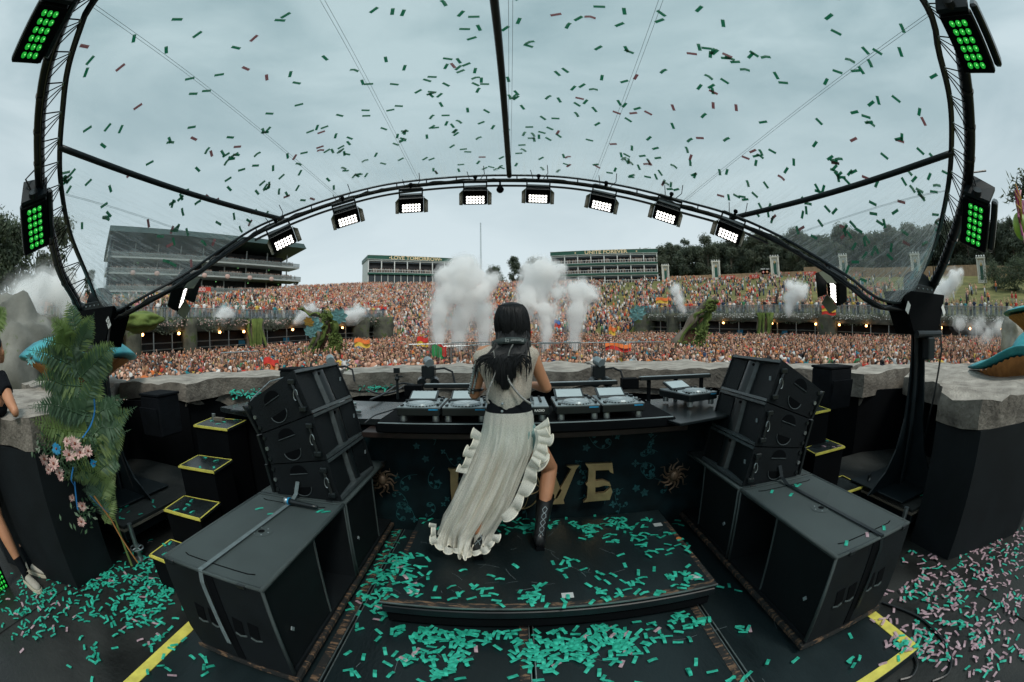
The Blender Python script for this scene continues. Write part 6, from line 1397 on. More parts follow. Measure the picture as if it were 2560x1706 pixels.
for a, c in [((236, 20), (845, 497)), ((172, 470), (560, 622)), ((2308, 40), (1697, 503)), ((2370, 470), (1958, 598))]:
    rib2(u_at(*a), u_front(*c), .002, 'pvcseam', 'welded_seam', True, False)
for uu, c in ((.415, (1040, 455)), (.515, (1275, 441)), (.59, (1490, 460))): rib2(uu, u_front(*c), .002, 'pvcseam', 'welded_seam', True, False)

# ---- lamps
def lamp(P, look, scale, green, label, group, roll=0, hang=True, doors=True):
    t = thing('stage_lamp', label, 'lamp', (0, 0, 0), group); s = scale
    b = MB(); b.box((0, .05*s, 0), (.27*s, .10*s, .17*s) if not green else (.21*s, .07*s, .30*s), b=.012*s); b.build('housing', M['blacksteel'], t)
    w_, h = (.27, .17) if not green else (.21, .30)
    b = MB(); b.box((0, -.006*s, 0), (w_*.95*s, .012*s, h*.9*s), b=.003*s); f = b.build('lens_plate', M['matte'], t)
    nx, nz = (6, 3) if not green else (3, 6)
    for i in range(nx):
        for j in range(nz):
            x, z = ((i - (nx-1)/2)*(.034 if not green else .040))*s, ((j - (nz-1)/2)*(.030 if not green else .040) - (.025 if not green else 0))*s
            b = MB(); b.ball((x, -.012*s, z), (.0135*s, .008*s, .0135*s) if not green else (.0165*s, .010*s, .0165*s), 8, 6); b.build('lens', M['ledgreen'] if green else M['led'], f, smooth=True)
            if green: b = MB(); b.ball((x + .004*s, -.017*s, z + .004*s), (.005*s, .006*s, .005*s), 6, 4); b.build('lens_core', M['ledcore'], t, smooth=True)
    if not green and doors:
        for sx in (-1, 1):
            b = MB(); b.poly([(sx*w_/2*s, -.01*s, -h*.5*s), (sx*w_/2*s, -.01*s, h*.5*s), (sx*(w_/2 + .035)*s, -.09*s, h*.38*s), (sx*(w_/2 + .035)*s, -.09*s, -h*.38*s)], (sx*.003, 0, 0)); fix_normals(b.build('side_visor', M['visor'], t))
        b = MB(); b.poly([(-w_/2*s, -.01*s, h*.5*s), (w_/2*s, -.01*s, h*.5*s), (w_/2*s, -.10*s, h*.62*s), (-w_/2*s, -.10*s, h*.62*s)], (0, 0, .003)); fix_normals(b.build('top_visor', M['blacksteel'], t))
    if not green:     # yoke with the open slot that shows sky
        b = MB(); b.box((0, .06*s, h*.5*s + .085*s), (.24*s, .03*s, .035*s), b=.006*s); b.build('yoke_bar', M['blacksteel'], t)
        for sx in (-1, 1): b = MB(); b.box((sx*.125*s, .06*s, h*.5*s + .03*s), (.014*s, .03*s, .13*s)); b.build('yoke_arm', M['blacksteel'], t)
        b = MB(); b.box((0, .06*s, h*.5*s + .02*s), (.25*s, .08*s, .025*s), b=.005*s); b.build('handle_bar', M['blacksteel'], t)
        if hang:
            b = MB(); b.cyl((0, .06*s, h*.5*s + .10*s), (0, .06*s, h*.5*s + .155*s), .014*s, n=8); b.ball((0, .06*s, h*.5*s + .135*s), .024*s, 8, 6); b.build('clamp', M['matte'], t)
            b = MB(); b.tube([(.05*s, .06*s, h*.5*s + .10*s), (.10*s, .07*s, h*.5*s + .17*s), (.09*s, .08*s, h*.5*s + .26*s)], .004, 5); b.tube([(-.06*s, .06*s, h*.5*s + .10*s), (-.09*s, .06*s, h*.5*s + .2*s)], .004, 5); b.build('safety_cable', M['cable'], t)
    else:
        b = MB(); b.poly([(-.10*s, .0*s, h*.5*s), (.10*s, .0*s, h*.5*s), (.13*s, .14*s, h*.5*s + .07*s), (-.06*s, .16*s, h*.5*s + .09*s)], (0, 0, .02*s)); fix_normals(b.build('yoke_plate', M['blacksteel'], t))
        b = MB(); b.cyl((.0, .03*s, h*.5*s + .02*s), (.0, .02*s, h*.5*s + .055*s), .035*s, n=16); b.build('tilt_knob', M['shiny'], t)
        b = MB(); b.box((w_*.5*s + .03*s, .11*s, .02*s), (.05*s, .12*s, .30*s), b=.012*s); b.build('power_box', M['shiny'], t)
        b = MB(); b.tube([(.02*s, .05*s, h*.5*s), (-.05*s, .1*s, h*.5*s + .13*s), (.05*s, .2*s, h*.5*s + .16*s)], .007*s, 6); b.build('cable', M['cable'], t)
    d = (Vector(look) - P).normalized(); q = (-d).to_track_quat('Y', 'Z').to_matrix(); t.rotation_euler = (q @ Matrix.Rotation(roll, 3, 'Y')).to_euler(); t.location = P; return t
lamps = [(708, 596), (868, 541), (1028, 509), (1188, 489), (1345, 486), (1505, 504), (1665, 532), (1822, 577)]
names_l = ['leftmost', 'second from the left', 'third from the left', 'just left of centre', 'just right of centre', 'third from the right', 'second from the right', 'rightmost']
for i, (px, py) in enumerate(lamps):
    P = on_plane(px, py + 5, FP_[0] + .06 + .0, FP_[1], FP_[2]); k = max(10, min(110, int(u_front(px, py)*120))); tg = FR[k+2] - FR[k-2]
    rl = -math.atan2(tg.z, tg.x)*(.9) if 0 else math.atan2(tg.z, tg.x)*-.85
    lamp(P, (px/1280 - 1, 1.6, 1.7), .92, False, 'lit white lamp hanging under the far arch, %s of eight' % names_l[i], 'eight lit white lamps along the far arch', roll=rl)
lamp(on_r(458, 735, 4.35), (.3, 5.6, .0), 1.25, False, 'turned white lamp low on the left foot of the far arch', 'lamps at the feet of the far arch', roll=.75, hang=False)
lamp(on_r(2082, 722, 4.35), (-.5, 4.6, .3), 1.25, False, 'turned white lamp low on the right foot of the far arch', 'lamps at the feet of the far arch', roll=-.75, hang=False)
for px, py, r, sc_, look, rl, l in [(98, 85, 2.25, 1.15, (-.9, .6, 1.9), -.34, 'green lit LED lamp at the top left of the near arch'), (88, 568, 3.75, 1.35, (-1.2, 1.0, 1.6), -.42, 'green lit LED lamp low on the left side of the near arch'), (2420, 110, 2.25, 1.15, (.9, .6, 1.9), .34, 'green lit LED lamp at the top right of the near arch'), (2437, 562, 3.75, 1.35, (1.2, 1.0, 1.6), .42, 'green lit LED lamp low on the right side of the near arch')]:
    lamp(on_r(px, py, r), look, sc_, True, l, 'green LED lamps on the near arch', roll=rl)
# LED floor panel at the lower left
p0 = on_z(2, 1478, F0); t = thing('floor_led_panel', 'green lit LED panel standing on the floor behind the man at the left edge', 'lamp', p0)
dirx = (on_z(60, 1440, F0) - p0); dirx.z = 0; dirx = dirx.normalized(); 
b = MB(); c = p0 + Vector((0, 0, .13)) + dirx*-.12; b.box(c, (.5, .06, .36), rz(math.atan2(dirx.y, dirx.x)), b=.01); b.build('housing', M['matte'], t)
nn = Vector((dirx.y, -dirx.x, 0)) 
if nn.dot(O - c) < 0: nn = -nn
for i in range(12):
    for j in range(8):
        q = c + dirx*((i - 5.5)*.038) + Vector((0, 0, (j - 3.5)*.040)) + nn*.034; b = MB(); b.ball(q, .015, 6, 4); b.build('lens', M['ledgreen'], t, smooth=True)

# ================================================================ PEOPLE
def body_mesh(name, bones, blobs, mats, parent, vox=.008, regions=None):
    b = MB()
    for seg in bones:
        pts = [Vector(q[0]) for q in seg]; rs_ = [q[1] for q in seg]; c = []; rr = []
        for (p, r), (q, s) in zip(list(zip(pts, rs_)), list(zip(pts, rs_))[1:]):
            for k in range(4): c.append(p.lerp(q, k/4)); rr.append(r + (s - r)*k/4)
        c.append(pts[-1]); rr.append(rs_[-1]); b.tube(c, rr, 12)
        for p, r in zip(pts, rs_): b.ball(p, r*.99, 12, 8)
    for p, r in blobs: b.ball(p, r, 16, 12)
    o = b.build(name, mats[0], parent); m = o.modifiers.new('r', 'REMESH'); m.mode = 'VOXEL'; m.voxel_size = vox; m2 = o.modifiers.new('s', 'SMOOTH'); m2.iterations = 6; m2.factor = .5
    dg = bpy.context.evaluated_depsgraph_get(); me = bpy.data.meshes.new_from_object(o.evaluated_get(dg)); o.modifiers.clear(); o.data = me; me.materials.clear()
    for mm in mats: me.materials.append(mm)
    for p in me.polygons: p.use_smooth = True
    if regions:
        w0 = wloc(o)
        for p in me.polygons: p.material_index = regions(p.center + w0)
    return o
def hand(wrist, tip, nrm, side, curl=.5):
    """five finger chains; wrist, direction to tip, back-of-hand normal"""
    d = (Vector(tip) - Vector(wrist)).normalized(); n = Vector(nrm).normalized(); s = d.cross(n).normalized()*side; w_ = Vector(wrist); out = [[(w_, .024), (w_ + d*.045, .030), (w_ + d*.085, .027)], [(w_ + d*.05 + s*.018, .018), (w_ + d*.085 + s*.026, .013)], [(w_ + d*.05 - s*.018, .018), (w_ + d*.085 - s*.026, .013)]]
    for k, (o_, l) in enumerate([(-.030, .062), (-.010, .076), (.011, .072), (.031, .056)]):
        b0 = w_ + d*.085 + s*o_; out.append([(b0, .0105), (b0 + d*l*.45 - n*curl*.010, .0095), (b0 + d*l*.8 - n*curl*.030, .0085), (b0 + d*l*.95 - n*curl*.048, .0075)])
    out.append([(w_ + d*.02 - s*.02, .014), (w_ + d*.055 - s*.055, .011), (w_ + d*.085 - s*.062 - n*.012, .0095)])
    return out
djp = thing('person', 'woman with long black hair in sheer cream top and ruffled skirt at the decks', 'person', (.05, 2.74, .2))
yy = 2.74
Q = lambda px, py, y=yy: on_y(px, py, y)
hc = Q(1277, 806)
lsh, rsh = Q(1208, 884), Q(1326, 884)
lel, rel = Q(1186, 986, 2.80), Q(1366, 970, 2.80)
lwr, rwr = Q(1213, 962, 3.03), Q(1326, 962, 3.00)
pel = Q(1272, 1068); lhip, rhip = Q(1244, 1078), Q(1304, 1078)
rkn, ran = Q(1374, 1170, 2.97), Q(1349, 1335, 2.74); lkn, lan = Q(1236, 1190, 2.78), Q(1190, 1325, 2.62)
bones = [[(pel, .108), (Q(1273, 1030), .104), (Q(1274, 1000), .104), (Q(1273, 950), .115), (Q(1272, 905), .125), (Q(1273, 880), .09), (Q(1275, 860), .052), (Q(1276, 838), .05)],
         [(Q(1240, 882), .055), (lsh, .052), (lsh.lerp(lel, .5), .042), (lel, .037), (lel.lerp(lwr, .3), .036), (lwr, .024)], [(Q(1300, 880), .055), (rsh, .052), (rsh.lerp(rel, .5), .042), (rel, .037), (rel.lerp(rwr, .3), .036), (rwr, .024)],
         [(rhip, .10), (rhip.lerp(rkn, .5), .085), (rkn, .060), (rkn.lerp(ran, .3), .057), (rkn.lerp(ran, .6), .040), (rkn.lerp(ran, .9), .026)], [(lhip, .10), (lhip.lerp(lkn, .5), .082), (lkn, .056), (lkn.lerp(lan, .3), .056), (lan, .036)]]
bones += hand(lwr, lwr + Vector((.02, .12, -.03)), (0, .2, 1), 1); bones += hand(rwr, rwr + Vector((-.08, .09, -.02)), (0, .2, 1), -1)
blobs = [(hc, (.075, .095, .108)), (hc + Vector((0, .075, -.045)), (.055, .035, .05)), (hc + Vector((0, .108, -.02)), (.012, .014, .02)), (hc + Vector((-.076, .0, -.015)), (.010, .018, .03)), (hc + Vector((.076, .0, -.015)), (.010, .018, .03)), (pel + Vector((-.055, -.015, -.02)), .088), (pel + Vector((.055, -.015, -.02)), .088)]
zs = on_y(1272, 1050, yy).z; zh = on_y(1272, 1125, yy).z
body_mesh('body', bones, blobs, [M['skin'], mat('pale_green_shorts', (.20, .32, .31), .8, var=.15)], djp, .0075, lambda c: 1 if zh < c.z < zs and c.z < 1.2 else 0)
for s in (-1, 1): b = MB(); b.ball(hc + Vector((s*.03, .092, .0)), .012, 10, 8); b.build('eye', M['white'], djp, smooth=True)
b = MB(); b.ball(hc + Vector((0, .105, -.05)), (.022, .006, .008), 10, 6); b.build('lips', M['petalc'], djp, smooth=True)
# sleeveless sheer top
lv = [(858, 1240, 1311, .075), (866, 1214, 1330, .09), (876, 1190, 1344, .105), (888, 1182, 1348, .118), (903, 1184, 1344, .125), (922, 1196, 1336, .132), (945, 1208, 1331, .132), (970, 1216, 1329, .128), (992, 1222, 1325, .122), (1004, 1228, 1318, .118)]
b = MB(); rg = []
for j, (py, xl, xr, ry_) in enumerate(lv):
    a, c = Q(xl, py), Q(xr, py); m = (a + c)/2; hw = (c - a).length/2; ring = []
    for i in range(72):
        th = i*2*math.pi/72; fo = 1 + (.009*math.sin(th*9 + j*.5) + .007*math.sin(th*17))*min(1, j/4) + (.03 if j >= 8 else 0); sag = 0
        if j >= 7: sag = -.035*max(0, -math.sin(th))*(j - 6)/3*(1 - abs(math.cos(th) + .35))*1.6
        ring.append(m + Vector((math.cos(th)*hw*fo, math.sin(th)*ry_*fo, sag)))
    rg.append(ring)
b.loft(rg, cap=False); b.build('sheer_top', M['sheertop'], djp, smooth=True)
b = MB(); rg = []
for j, (py, xl, xr, ry_) in enumerate([(986, 1225, 1322, .106), (1003, 1221, 1325, .112), (1020, 1218, 1328, .120), (1037, 1214, 1331, .128)]):
    a, c = Q(xl, py), Q(xr, py); m = (a + c)/2; hw = (c - a).length/2 + .004; rg.append([m + Vector((math.cos(i*2*math.pi/40)*hw, math.sin(i*2*math.pi/40)*(ry_ + .006), -.02*max(0, math.sin(i*2*math.pi/40)) * 0)) for i in range(40)])
b.loft(rg, cap=False); b.build('waistband', M['cloth'], djp, smooth=True)
for px, py in ((1256, 1010), (1255, 1029)): p = Q(px, py, 2.74 - .132); b = MB(); b.ball(p, .009, 10, 6); b.build('snap_button', M['silver'], djp)
# skirt: gathered folds sweeping to the lower left, shorter on the right
from mathutils import noise as mnoise
sk = [(1034, 1213, 1331, .128), (1050, 1209, 1335, .14), (1085, 1204, 1337, .155), (1110, 1197, 1337, .16), (1140, 1186, 1334, .165), (1178, 1171, 1318, .17), (1224, 1150, 1299, .18), (1262, 1131, 1281, .19), (1296, 1116, 1262, .20), (1325, 1098, 1244, .21), (1345, 1090, 1232, .22), (1362, 1088, 1224, .22), (1376, 1094, 1214, .215)]
b = MB(); rg = []; NS = 220; ph = [rnd.uniform(0, 6.28) for _ in range(6)]
for j, (py, xl, xr, ry_) in enumerate(sk):
    yb = 2.61 - .004*j; a, c = Q(xl, py, yb), Q(xr, py, yb); m = (a + c)/2 + Vector((0, ry_*.9, 0)); hw = (c - a).length/2*1.02; am = min(1, j/6)
    ring = []
    for i in range(NS):
        th = i*2*math.pi/NS; q_ = Vector((math.cos(th)*2.6, math.sin(th)*2.6, j*.16)); f = .085*mnoise.noise(q_) + .095*mnoise.noise(q_*2.3 + Vector((5, 1, 0))) + .055*mnoise.noise(Vector((math.cos(th)*13, math.sin(th)*13, j*.2))) + .012*math.sin(th*31 + 3*mnoise.noise(q_))
        f *= am*(1.0 + (.9 if j > 10 else 0)); dz = (.022*math.sin(th*29 + 1) + .018*math.sin(th*17)) if j >= 11 else 0
        ring.append(m + Vector((math.cos(th)*hw*(1 + f*.9), math.sin(th)*ry_*(1 + f*3.2*(1 if math.sin(th) < 0 else .6)), dz*(j - 9)/3)))
    rg.append(ring)
sk_pts = []; RG2 = []
for a, c in zip(rg, rg[1:]):
    for k in range(3): RG2.append([x.lerp(y, k/3) for x, y in zip(a, c)])
RG2.append(rg[-1]); b.loft(RG2, cap=False); skirt = b.build('skirt', M['sheer'], djp, smooth=True)
b = MB(); b.tube(rg[-1] + [rg[-1][0]], .0045, 5); b.build('hem_roll', M['hem'], skirt, smooth=True)
def ruffle(pix, y0, wd, freq, amp, nm, seed=0, mt='sheer'):
    c = curve3([Q(px, py, y0 - .012*i) for i, (px, py) in enumerate(pix)], 90); b = MB(); rows = []
    for k in range(7):
        f = k/6; row = []
        for i, p in enumerate(c):
            tg = (c[min(i+1, 90)] - c[max(i-1, 0)]).normalized(); n = tg.cross(Vector((0, 1, 0))).normalized(); w_ = wd(i/90) if callable(wd) else wd
            row.append(p + n*w_*f*(1 + .25*math.sin(i*freq*.5 + 1)) + Vector((0, math.sin(i*freq + seed)*amp*f, 0)) + tg*math.cos(i*freq + seed)*amp*.6*f)
        rows.append(row)
    b.loft(rows, close=False); o = b.build(nm, M[mt], skirt, smooth=True); b = MB(); b.tube(rows[-1], .0042, 5); b.build('ruffle_hem', M['hem'], djp, smooth=True) if 0 else None
    b2 = MB(); b2.tube(rows[-1], .0042, 5); b2.build('hem_roll', M['hem'], skirt, smooth=True); return o
ruffle([(1334, 1072), (1339, 1095), (1335, 1120), (1328, 1145), (1316, 1168), (1308, 1195), (1296, 1225), (1284, 1250), (1268, 1275), (1248, 1292)], 2.64, lambda t: (.095 - .06*abs(t - .25)), .50, .034, 'side_ruffle', 1)
ruffle([(1338, 1068), (1345, 1085), (1344, 1110), (1334, 1135), (1325, 1150)], 2.60, .075, .42, .030, 'side_ruffle', 2)
ruffle([(1206, 1085), (1196, 1112), (1186, 1135), (1176, 1160), (1166, 1185)], 2.72, -.055, .30, .030, 'left_ruffle', 3)
ruffle([(1091, 1310), (1090, 1335), (1096, 1358), (1118, 1368), (1150, 1372), (1180, 1378), (1205, 1370), (1225, 1354), (1236, 1335)], 2.56, -.035, .75, .026, 'bottom_ruffle', 4)
# boots
def boot(kn, an, toe, nm):
    t = bpy.data.objects.new('boot', None); C.objects.link(t); t.parent = djp; t.location = an - wloc(djp)
    a = kn.lerp(an, .44); b = MB(); rg = []
    for f, r in [(0, .066), (.05, .064), (.3, .058), (.7, .047), (1, .045)]: p = a.lerp(an, f); rg.append([p + Vector((math.cos(i*.3927)*r, math.sin(i*.3927)*r*1.1, .022*abs(math.cos(i*.3927)) if f == 0 else 0)) for i in range(16)])
    b.loft(rg, cap=False); d = (toe - an); d.z = 0; d.normalize(); s = Vector((-d.y, d.x, 0)); z0 = .2; rg = []
    for f, w_, h, l in [(-.05, .030, .075, .035), (-.03, .038, .12, .0), (.03, .040, .115, .0), (.09, .042, .075, .0), (.15, .040, .050, .0), (.20, .026, .036, .0), (.225, .008, .025, .0)]:
        c = Vector((an.x, an.y, z0 + .018)) + d*f; rg.append([c + s*w_*math.cos(i*.5236) + Vector((0, 0, h*.5 + h*.5*math.sin(i*.5236))) for i in range(12)])
    b.loft(rg); b.build('leather_shaft', M['boot'], t, smooth=True)
    b = MB(); c = Vector((an.x, an.y, z0)); b.poly([c + d*-.055 + s*.03, c + d*-.055 - s*.03, c + d*.01 - s*.03, c + d*.01 + s*.03], (0, 0, .035)); b.poly([c + d*.01 + s*.035 + Vector((0, 0, .004)), c + d*.01 - s*.035 + Vector((0, 0, .004)), c + d*.2 - s*.03 + Vector((0, 0, .004)), c + d*.2 + s*.03 + Vector((0, 0, .004))], (0, 0, .016)); fix_normals(b.build('heel_and_sole', M['matte'], t))
    b = MB()
    for k in (-1, 1): b.tube([a.lerp(an, .12 + .07*i) + Vector((k*.018*math.sin(i*1.3) + .0, -.066 + .0012*i, 0)) for i in range(12)], .0028, 4)
    b.build('white_stitching', M['silver'], t)
boot(rkn, Vector((ran.x, ran.y, .29)), Vector((ran.x - .02, ran.y + .3, .2)), 'r'); boot(lkn, Vector((lan.x, lan.y, .29)), Vector((lan.x - .08, lan.y + .3, .2)), 'l')
# hair
hr = bpy.data.objects.new('hair', None); C.objects.link(hr); hr.parent = djp; hr.location = hc - wloc(djp)
b = MB(); rg = []
for py, xl, xr, ry_ in [(757, 1262, 1292, .05), (763, 1250, 1306, .085), (775, 1243, 1315, .11), (792, 1238, 1321, .122), (812, 1237, 1324, .125), (832, 1240, 1325, .118), (848, 1243, 1324, .110), (862, 1241, 1318, .100), (880, 1240, 1306, .075), (905, 1240, 1296, .055), (935, 1243, 1290, .045), (958, 1247, 1283, .035), (974, 1255, 1272, .018)]:
    yo = itp(py, [(848, 0), (862, -.03), (880, -.065), (905, -.09), (935, -.105), (975, -.12)]); a, c = Q(xl, py, yy + yo), Q(xr, py, yy + yo); m = (a + c)/2; hw = (c - a).length/2
    rg.append([m + Vector((math.cos(i*2*math.pi/48)*hw*(1 + .012*math.sin(i*5.1)), math.sin(i*2*math.pi/48)*(ry_ if math.sin(i*2*math.pi/48) < 0 else ry_*.62)*(1 + .02*math.sin(i*7.3)) , 0)) for i in range(48)])
b.loft(rg); b.build('hair_mass', M['hair'], hr, smooth=True); HRG = rg
st_ = MB(); hr_ = random.Random(9)
for i in range(330):
    k = hr_.uniform(20, 52); k0 = int(k) % 48; k1 = (k0 + 1) % 48; fr = k - int(k); jit = hr_.uniform(-1.2, 1.2)
    pp = []
    for j_ in range(1, 9):
        kk = (k + jit*j_/5) % 48; a0 = int(kk) % 48; a1 = (a0 + 1) % 48; q = HRG[j_][a0].lerp(HRG[j_][a1], kk - int(kk)); o_ = Vector((q.x - hc.x, q.y - yy, 0)).normalized(); pp.append(q + o_*hr_.uniform(.0, .0035))
    st_.tube(curve3(pp, 16), [.0012] + [.0022]*15 + [.001], 3)
for i in range(760):
    u = hr_.random(); x0 = 1242 + 80*u; x0 = x0 + hr_.gauss(0, 2); q = hr_.random()
    if q < .90: x1 = 1236 + 56*u + hr_.gauss(0, 5); y1 = 984 - abs(u - .38)*60 - hr_.random()*60
    else: x1 = hr_.choice([1193, 1200, 1212, 1222, 1300, 1316, 1324]) + hr_.gauss(0, 3); y1 = 900 + hr_.random()*60
    xm = x0 + (x1 - x0)*.45; dy = .10 + .04*hr_.random()
    top = Q(x0, 826 + hr_.random()*18, yy - .112*math.sqrt(max(.02, 1 - ((u - .5)*2)**2)) - .004)
    c = curve3([top, Q(x0 + (xm - x0)*.1, 845, yy - .090 - .035*(1 - abs(u - .5)*2)), Q(xm, 880, yy - .142), Q(x1, (880 + y1)/2, yy - .152 - .01*hr_.random()), Q(x1 + hr_.gauss(0, 1.5), y1, yy - .152)], 12)
    w_ = hr_.uniform(.002, .0048); st_.tube(c, [w_]*9 + [w_*.8, w_*.6, w_*.35, w_*.1], 4)
tag(st_.build('hair_strands', M['hair'], hr, smooth=True), kind='stuff')
# headphones round the neck
hp = thing('headphones', 'dark headphones worn round the woman\'s neck with pale lettering on the band', 'headphones', Q(1275, 850, 2.62))
b = MB(); rg = []
for i in range(25):
    a = math.pi*(1.08 + .84*i/24); c = Vector((hc.x + math.cos(a)*.124, yy - .0 + math.sin(a)*.158, Q(1275, 848).z + .045*math.cos((i - 12)/12*1.2) - .05)); n = Vector((math.cos(a), math.sin(a), 0)); rg.append([c + n*.006 + Vector((0, 0, .018)), c - n*.006 + Vector((0, 0, .02)), c - n*.006 - Vector((0, 0, .02)), c + n*.006 - Vector((0, 0, .018))])
b.loft(rg); b.build('headband', M['cabtop'], hp, smooth=True)
for s in (-1, 1): p = Vector((hc.x + s*.075, yy + .07, Q(1275, 872).z)); b = MB(); b.cyl(p, p + Vector((s*.03, 0, 0)), .042, n=20); b.build('ear_cup', M['shiny'], hp)
text_mesh('band_print', 'Pioneer DJ', .026, M['concrete'], .0004, Vector((hc.x + .02, yy - .1655, Q(1275, 848).z - .005)), (R(90), R(180), 0), hp)
# beaded cords and arm jewellery
for k, pp in enumerate([[(1234, 880), (1240, 920), (1232, 950), (1222, 975), (1217, 998), (1221, 1008)], [(1282, 862), (1272, 885), (1268, 930), (1275, 957), (1296, 985), (1312, 1000), (1326, 1009)]]):
    c = curve3([Q(px, py, yy - .155) for px, py in pp], 60); g = thing('bead_cord', ['black and white beaded cord hanging down the left of the back', 'black and white beaded cord crossing the lower right of the back'][k], 'cord', c[0]); b = MB()
    for i, p in enumerate(c): b.ball(p, .0085 if i > 26 else .005, 6, 4)
    b.build('bead_string', M['beads'], g, smooth=True)
g = thing('arm_jewellery', 'silver linked arm ornament on the woman\'s left upper arm', 'jewellery', lsh)
c = [lsh.lerp(lel, .28 + .65*i/11) + Vector((-.022, -.042, 0)) for i in range(12)]
for s in (-.012, .012):
    b = MB()
    for p in c: b.ball(p + Vector((s, 0, 0)), (.010, .008, .014), 7, 5)
    b.build('link_chain', M['steel'], g, smooth=True)
for f in (.35, .88): p = lsh.lerp(lel, f); b = MB(); b.tube([p + Vector((math.cos(a)*.045, math.sin(a)*.045, 0)) for a in [i*.5236 for i in range(13)]], .010, 6); b.build('leather_band', M['boot'], g)

# man cut by the left edge
mp_ = thing('person', 'man in black shirt, shorts and beige trainers leaning on the left parapet', 'person', (-3.7, .75, F0))
fa_, fb_ = on_z(100, 1468, F0 + .09), on_z(78, 1418, F0 + .09)
elb = on_z(38, 1030, 1.30); 
ank = on_z(62, 1432, F0 + .12); kne = Vector((ank.x - .16, ank.y - .05, .47)); hip = Vector((ank.x - .40, ank.y - .02, .90)); hip2 = hip + Vector((-.05, .25, 0)); ank2 = Vector((fb_.x - .05, fb_.y + .02, F0 + .12)); kne2 = Vector((ank2.x - .2, ank2.y + .02, .45))
che = Vector((elb.x - .42, elb.y - .12, 1.34)); shd = Vector((elb.x - .28, elb.y - .02, 1.50)); wri = elb + Vector((-.24, -.06, .15))
bn = [[(hip.lerp(hip2, .5), .15), (hip.lerp(hip2, .5).lerp(che, .5), .14), (che, .15), (che + Vector((0, 0, .14)), .08), (che + Vector((.02, .02, .25)), .055)], [(che + Vector((0, 0, .08)), .07), (shd, .065), (shd.lerp(elb, .5), .05), (elb, .042), (elb.lerp(wri, .4), .042), (wri, .028)], [(hip, .11), (hip.lerp(kne, .5), .10), (kne, .072), (kne.lerp(ank, .35), .072), (kne.lerp(ank, .8), .045), (ank, .042)], [(hip2, .11), (kne2, .062), (kne2.lerp(ank2, .35), .06), (ank2, .036)]]
bn += hand(wri, wri + Vector((-.08, .05, .06)), (0, 0, 1), 1)
hd = che + Vector((.04, .06, .38)); body_mesh('body', bn, [(hd, (.08, .095, .12)), (hd + Vector((.05, .08, -.02)), (.02, .02, .03)), (hd + Vector((0, .08, -.05)), (.05, .03, .05))], [M['skin']], mp_, .010)
b = MB(); b.ball(hd + Vector((0, -.015, .03)), (.088, .10, .105), 14, 10); b.build('hair', M['hair'], mp_, smooth=True)
def garment(nm, segs, mt):
    b = MB()
    for s in segs: b.tube([Vector(q[0]) for q in s], [q[1] for q in s], 16)
    o = b.build(nm, M[mt], mp_); m = o.modifiers.new('r', 'REMESH'); m.mode = 'VOXEL'; m.voxel_size = .014; m2 = o.modifiers.new('s', 'SMOOTH'); m2.iterations = 4
    dg = bpy.context.evaluated_depsgraph_get(); me = bpy.data.meshes.new_from_object(o.evaluated_get(dg)); o.modifiers.clear(); o.data = me
    for p in me.polygons: p.use_smooth = True
    return o
garment('black_shirt', [[(hip.lerp(hip2, .5) + Vector((0, 0, -.02)), .17), (hip.lerp(hip2, .5).lerp(che, .5), .165), (che, .175), (che + Vector((0, 0, .13)), .10)], [(che + Vector((0, 0, .08)), .09), (shd, .085), (shd.lerp(elb, .42), .072)]], 'cloth')
garment('black_shorts', [[(hip + Vector((0, 0, .06)), .14), (hip.lerp(kne, .85), .095)], [(hip2 + Vector((0, 0, .06)), .14), (hip2.lerp(kne2, .8), .095)]], 'cloth')
def shoe(an, d, kn):
    t = bpy.data.objects.new('sneaker', None); C.objects.link(t); t.parent = mp_; t.location = an - wloc(mp_); d = d.normalized(); s = Vector((-d.y, d.x, 0)); base = Vector((an.x, an.y, F0 + .004)); b = MB(); rg = []
    for f, w_, h in [(-.075, .022, .06), (-.06, .036, .085), (0, .042, .10), (.06, .045, .085), (.11, .05, .066), (.16, .050, .055), (.195, .038, .045), (.212, .015, .03)]:
        c = base + d*f + Vector((0, 0, .022)); rg.append([c + s*w_*math.cos(i*.4488) + Vector((0, 0, h*.5 + h*.5*math.sin(i*.4488))) for i in range(14)])
    b.loft(rg); b.build('upper', M['sneaker'], t, smooth=True)
    b = MB(); rg = []
    for f, w_ in [(-.085, .02), (-.07, .040), (0, .044), (.08, .05), (.15, .054), (.20, .042), (.222, .014)]:
        c = base + d*f; rg.append([c - s*w_, c + s*w_, c + s*w_*1.02 + Vector((0, 0, .032)), c - s*w_*1.02 + Vector((0, 0, .032))])
    b.loft(rg); b.build('sole', M['sole'], t)
    b = MB()
    for k in range(5): c = base + d*(.03 + .02*k) + Vector((0, 0, .115 - .010*k)); b.tube([c - s*.022, c + Vector((0, 0, .006)), c + s*.022], .003, 4)
    b.tube([base + d*.02 + Vector((0, 0, .12)), base + d*.06 + s*.03 + Vector((0, 0, .14)), base + d*.09 + Vector((0, 0, .12))], .003, 4); b.build('laces', M['sole'], t)
    b = MB(); b.tube([an + Vector((0, 0, -.06)), an + Vector((0, 0, .01)), an + (kn - an).normalized()*.13], [.046, .047, .053], 14); b.build('black_sock', M['cloth'], t)
shoe(ank, Vector((.22, .04, 0)), kne); shoe(ank2, Vector((.2, .12, 0)), kne2)

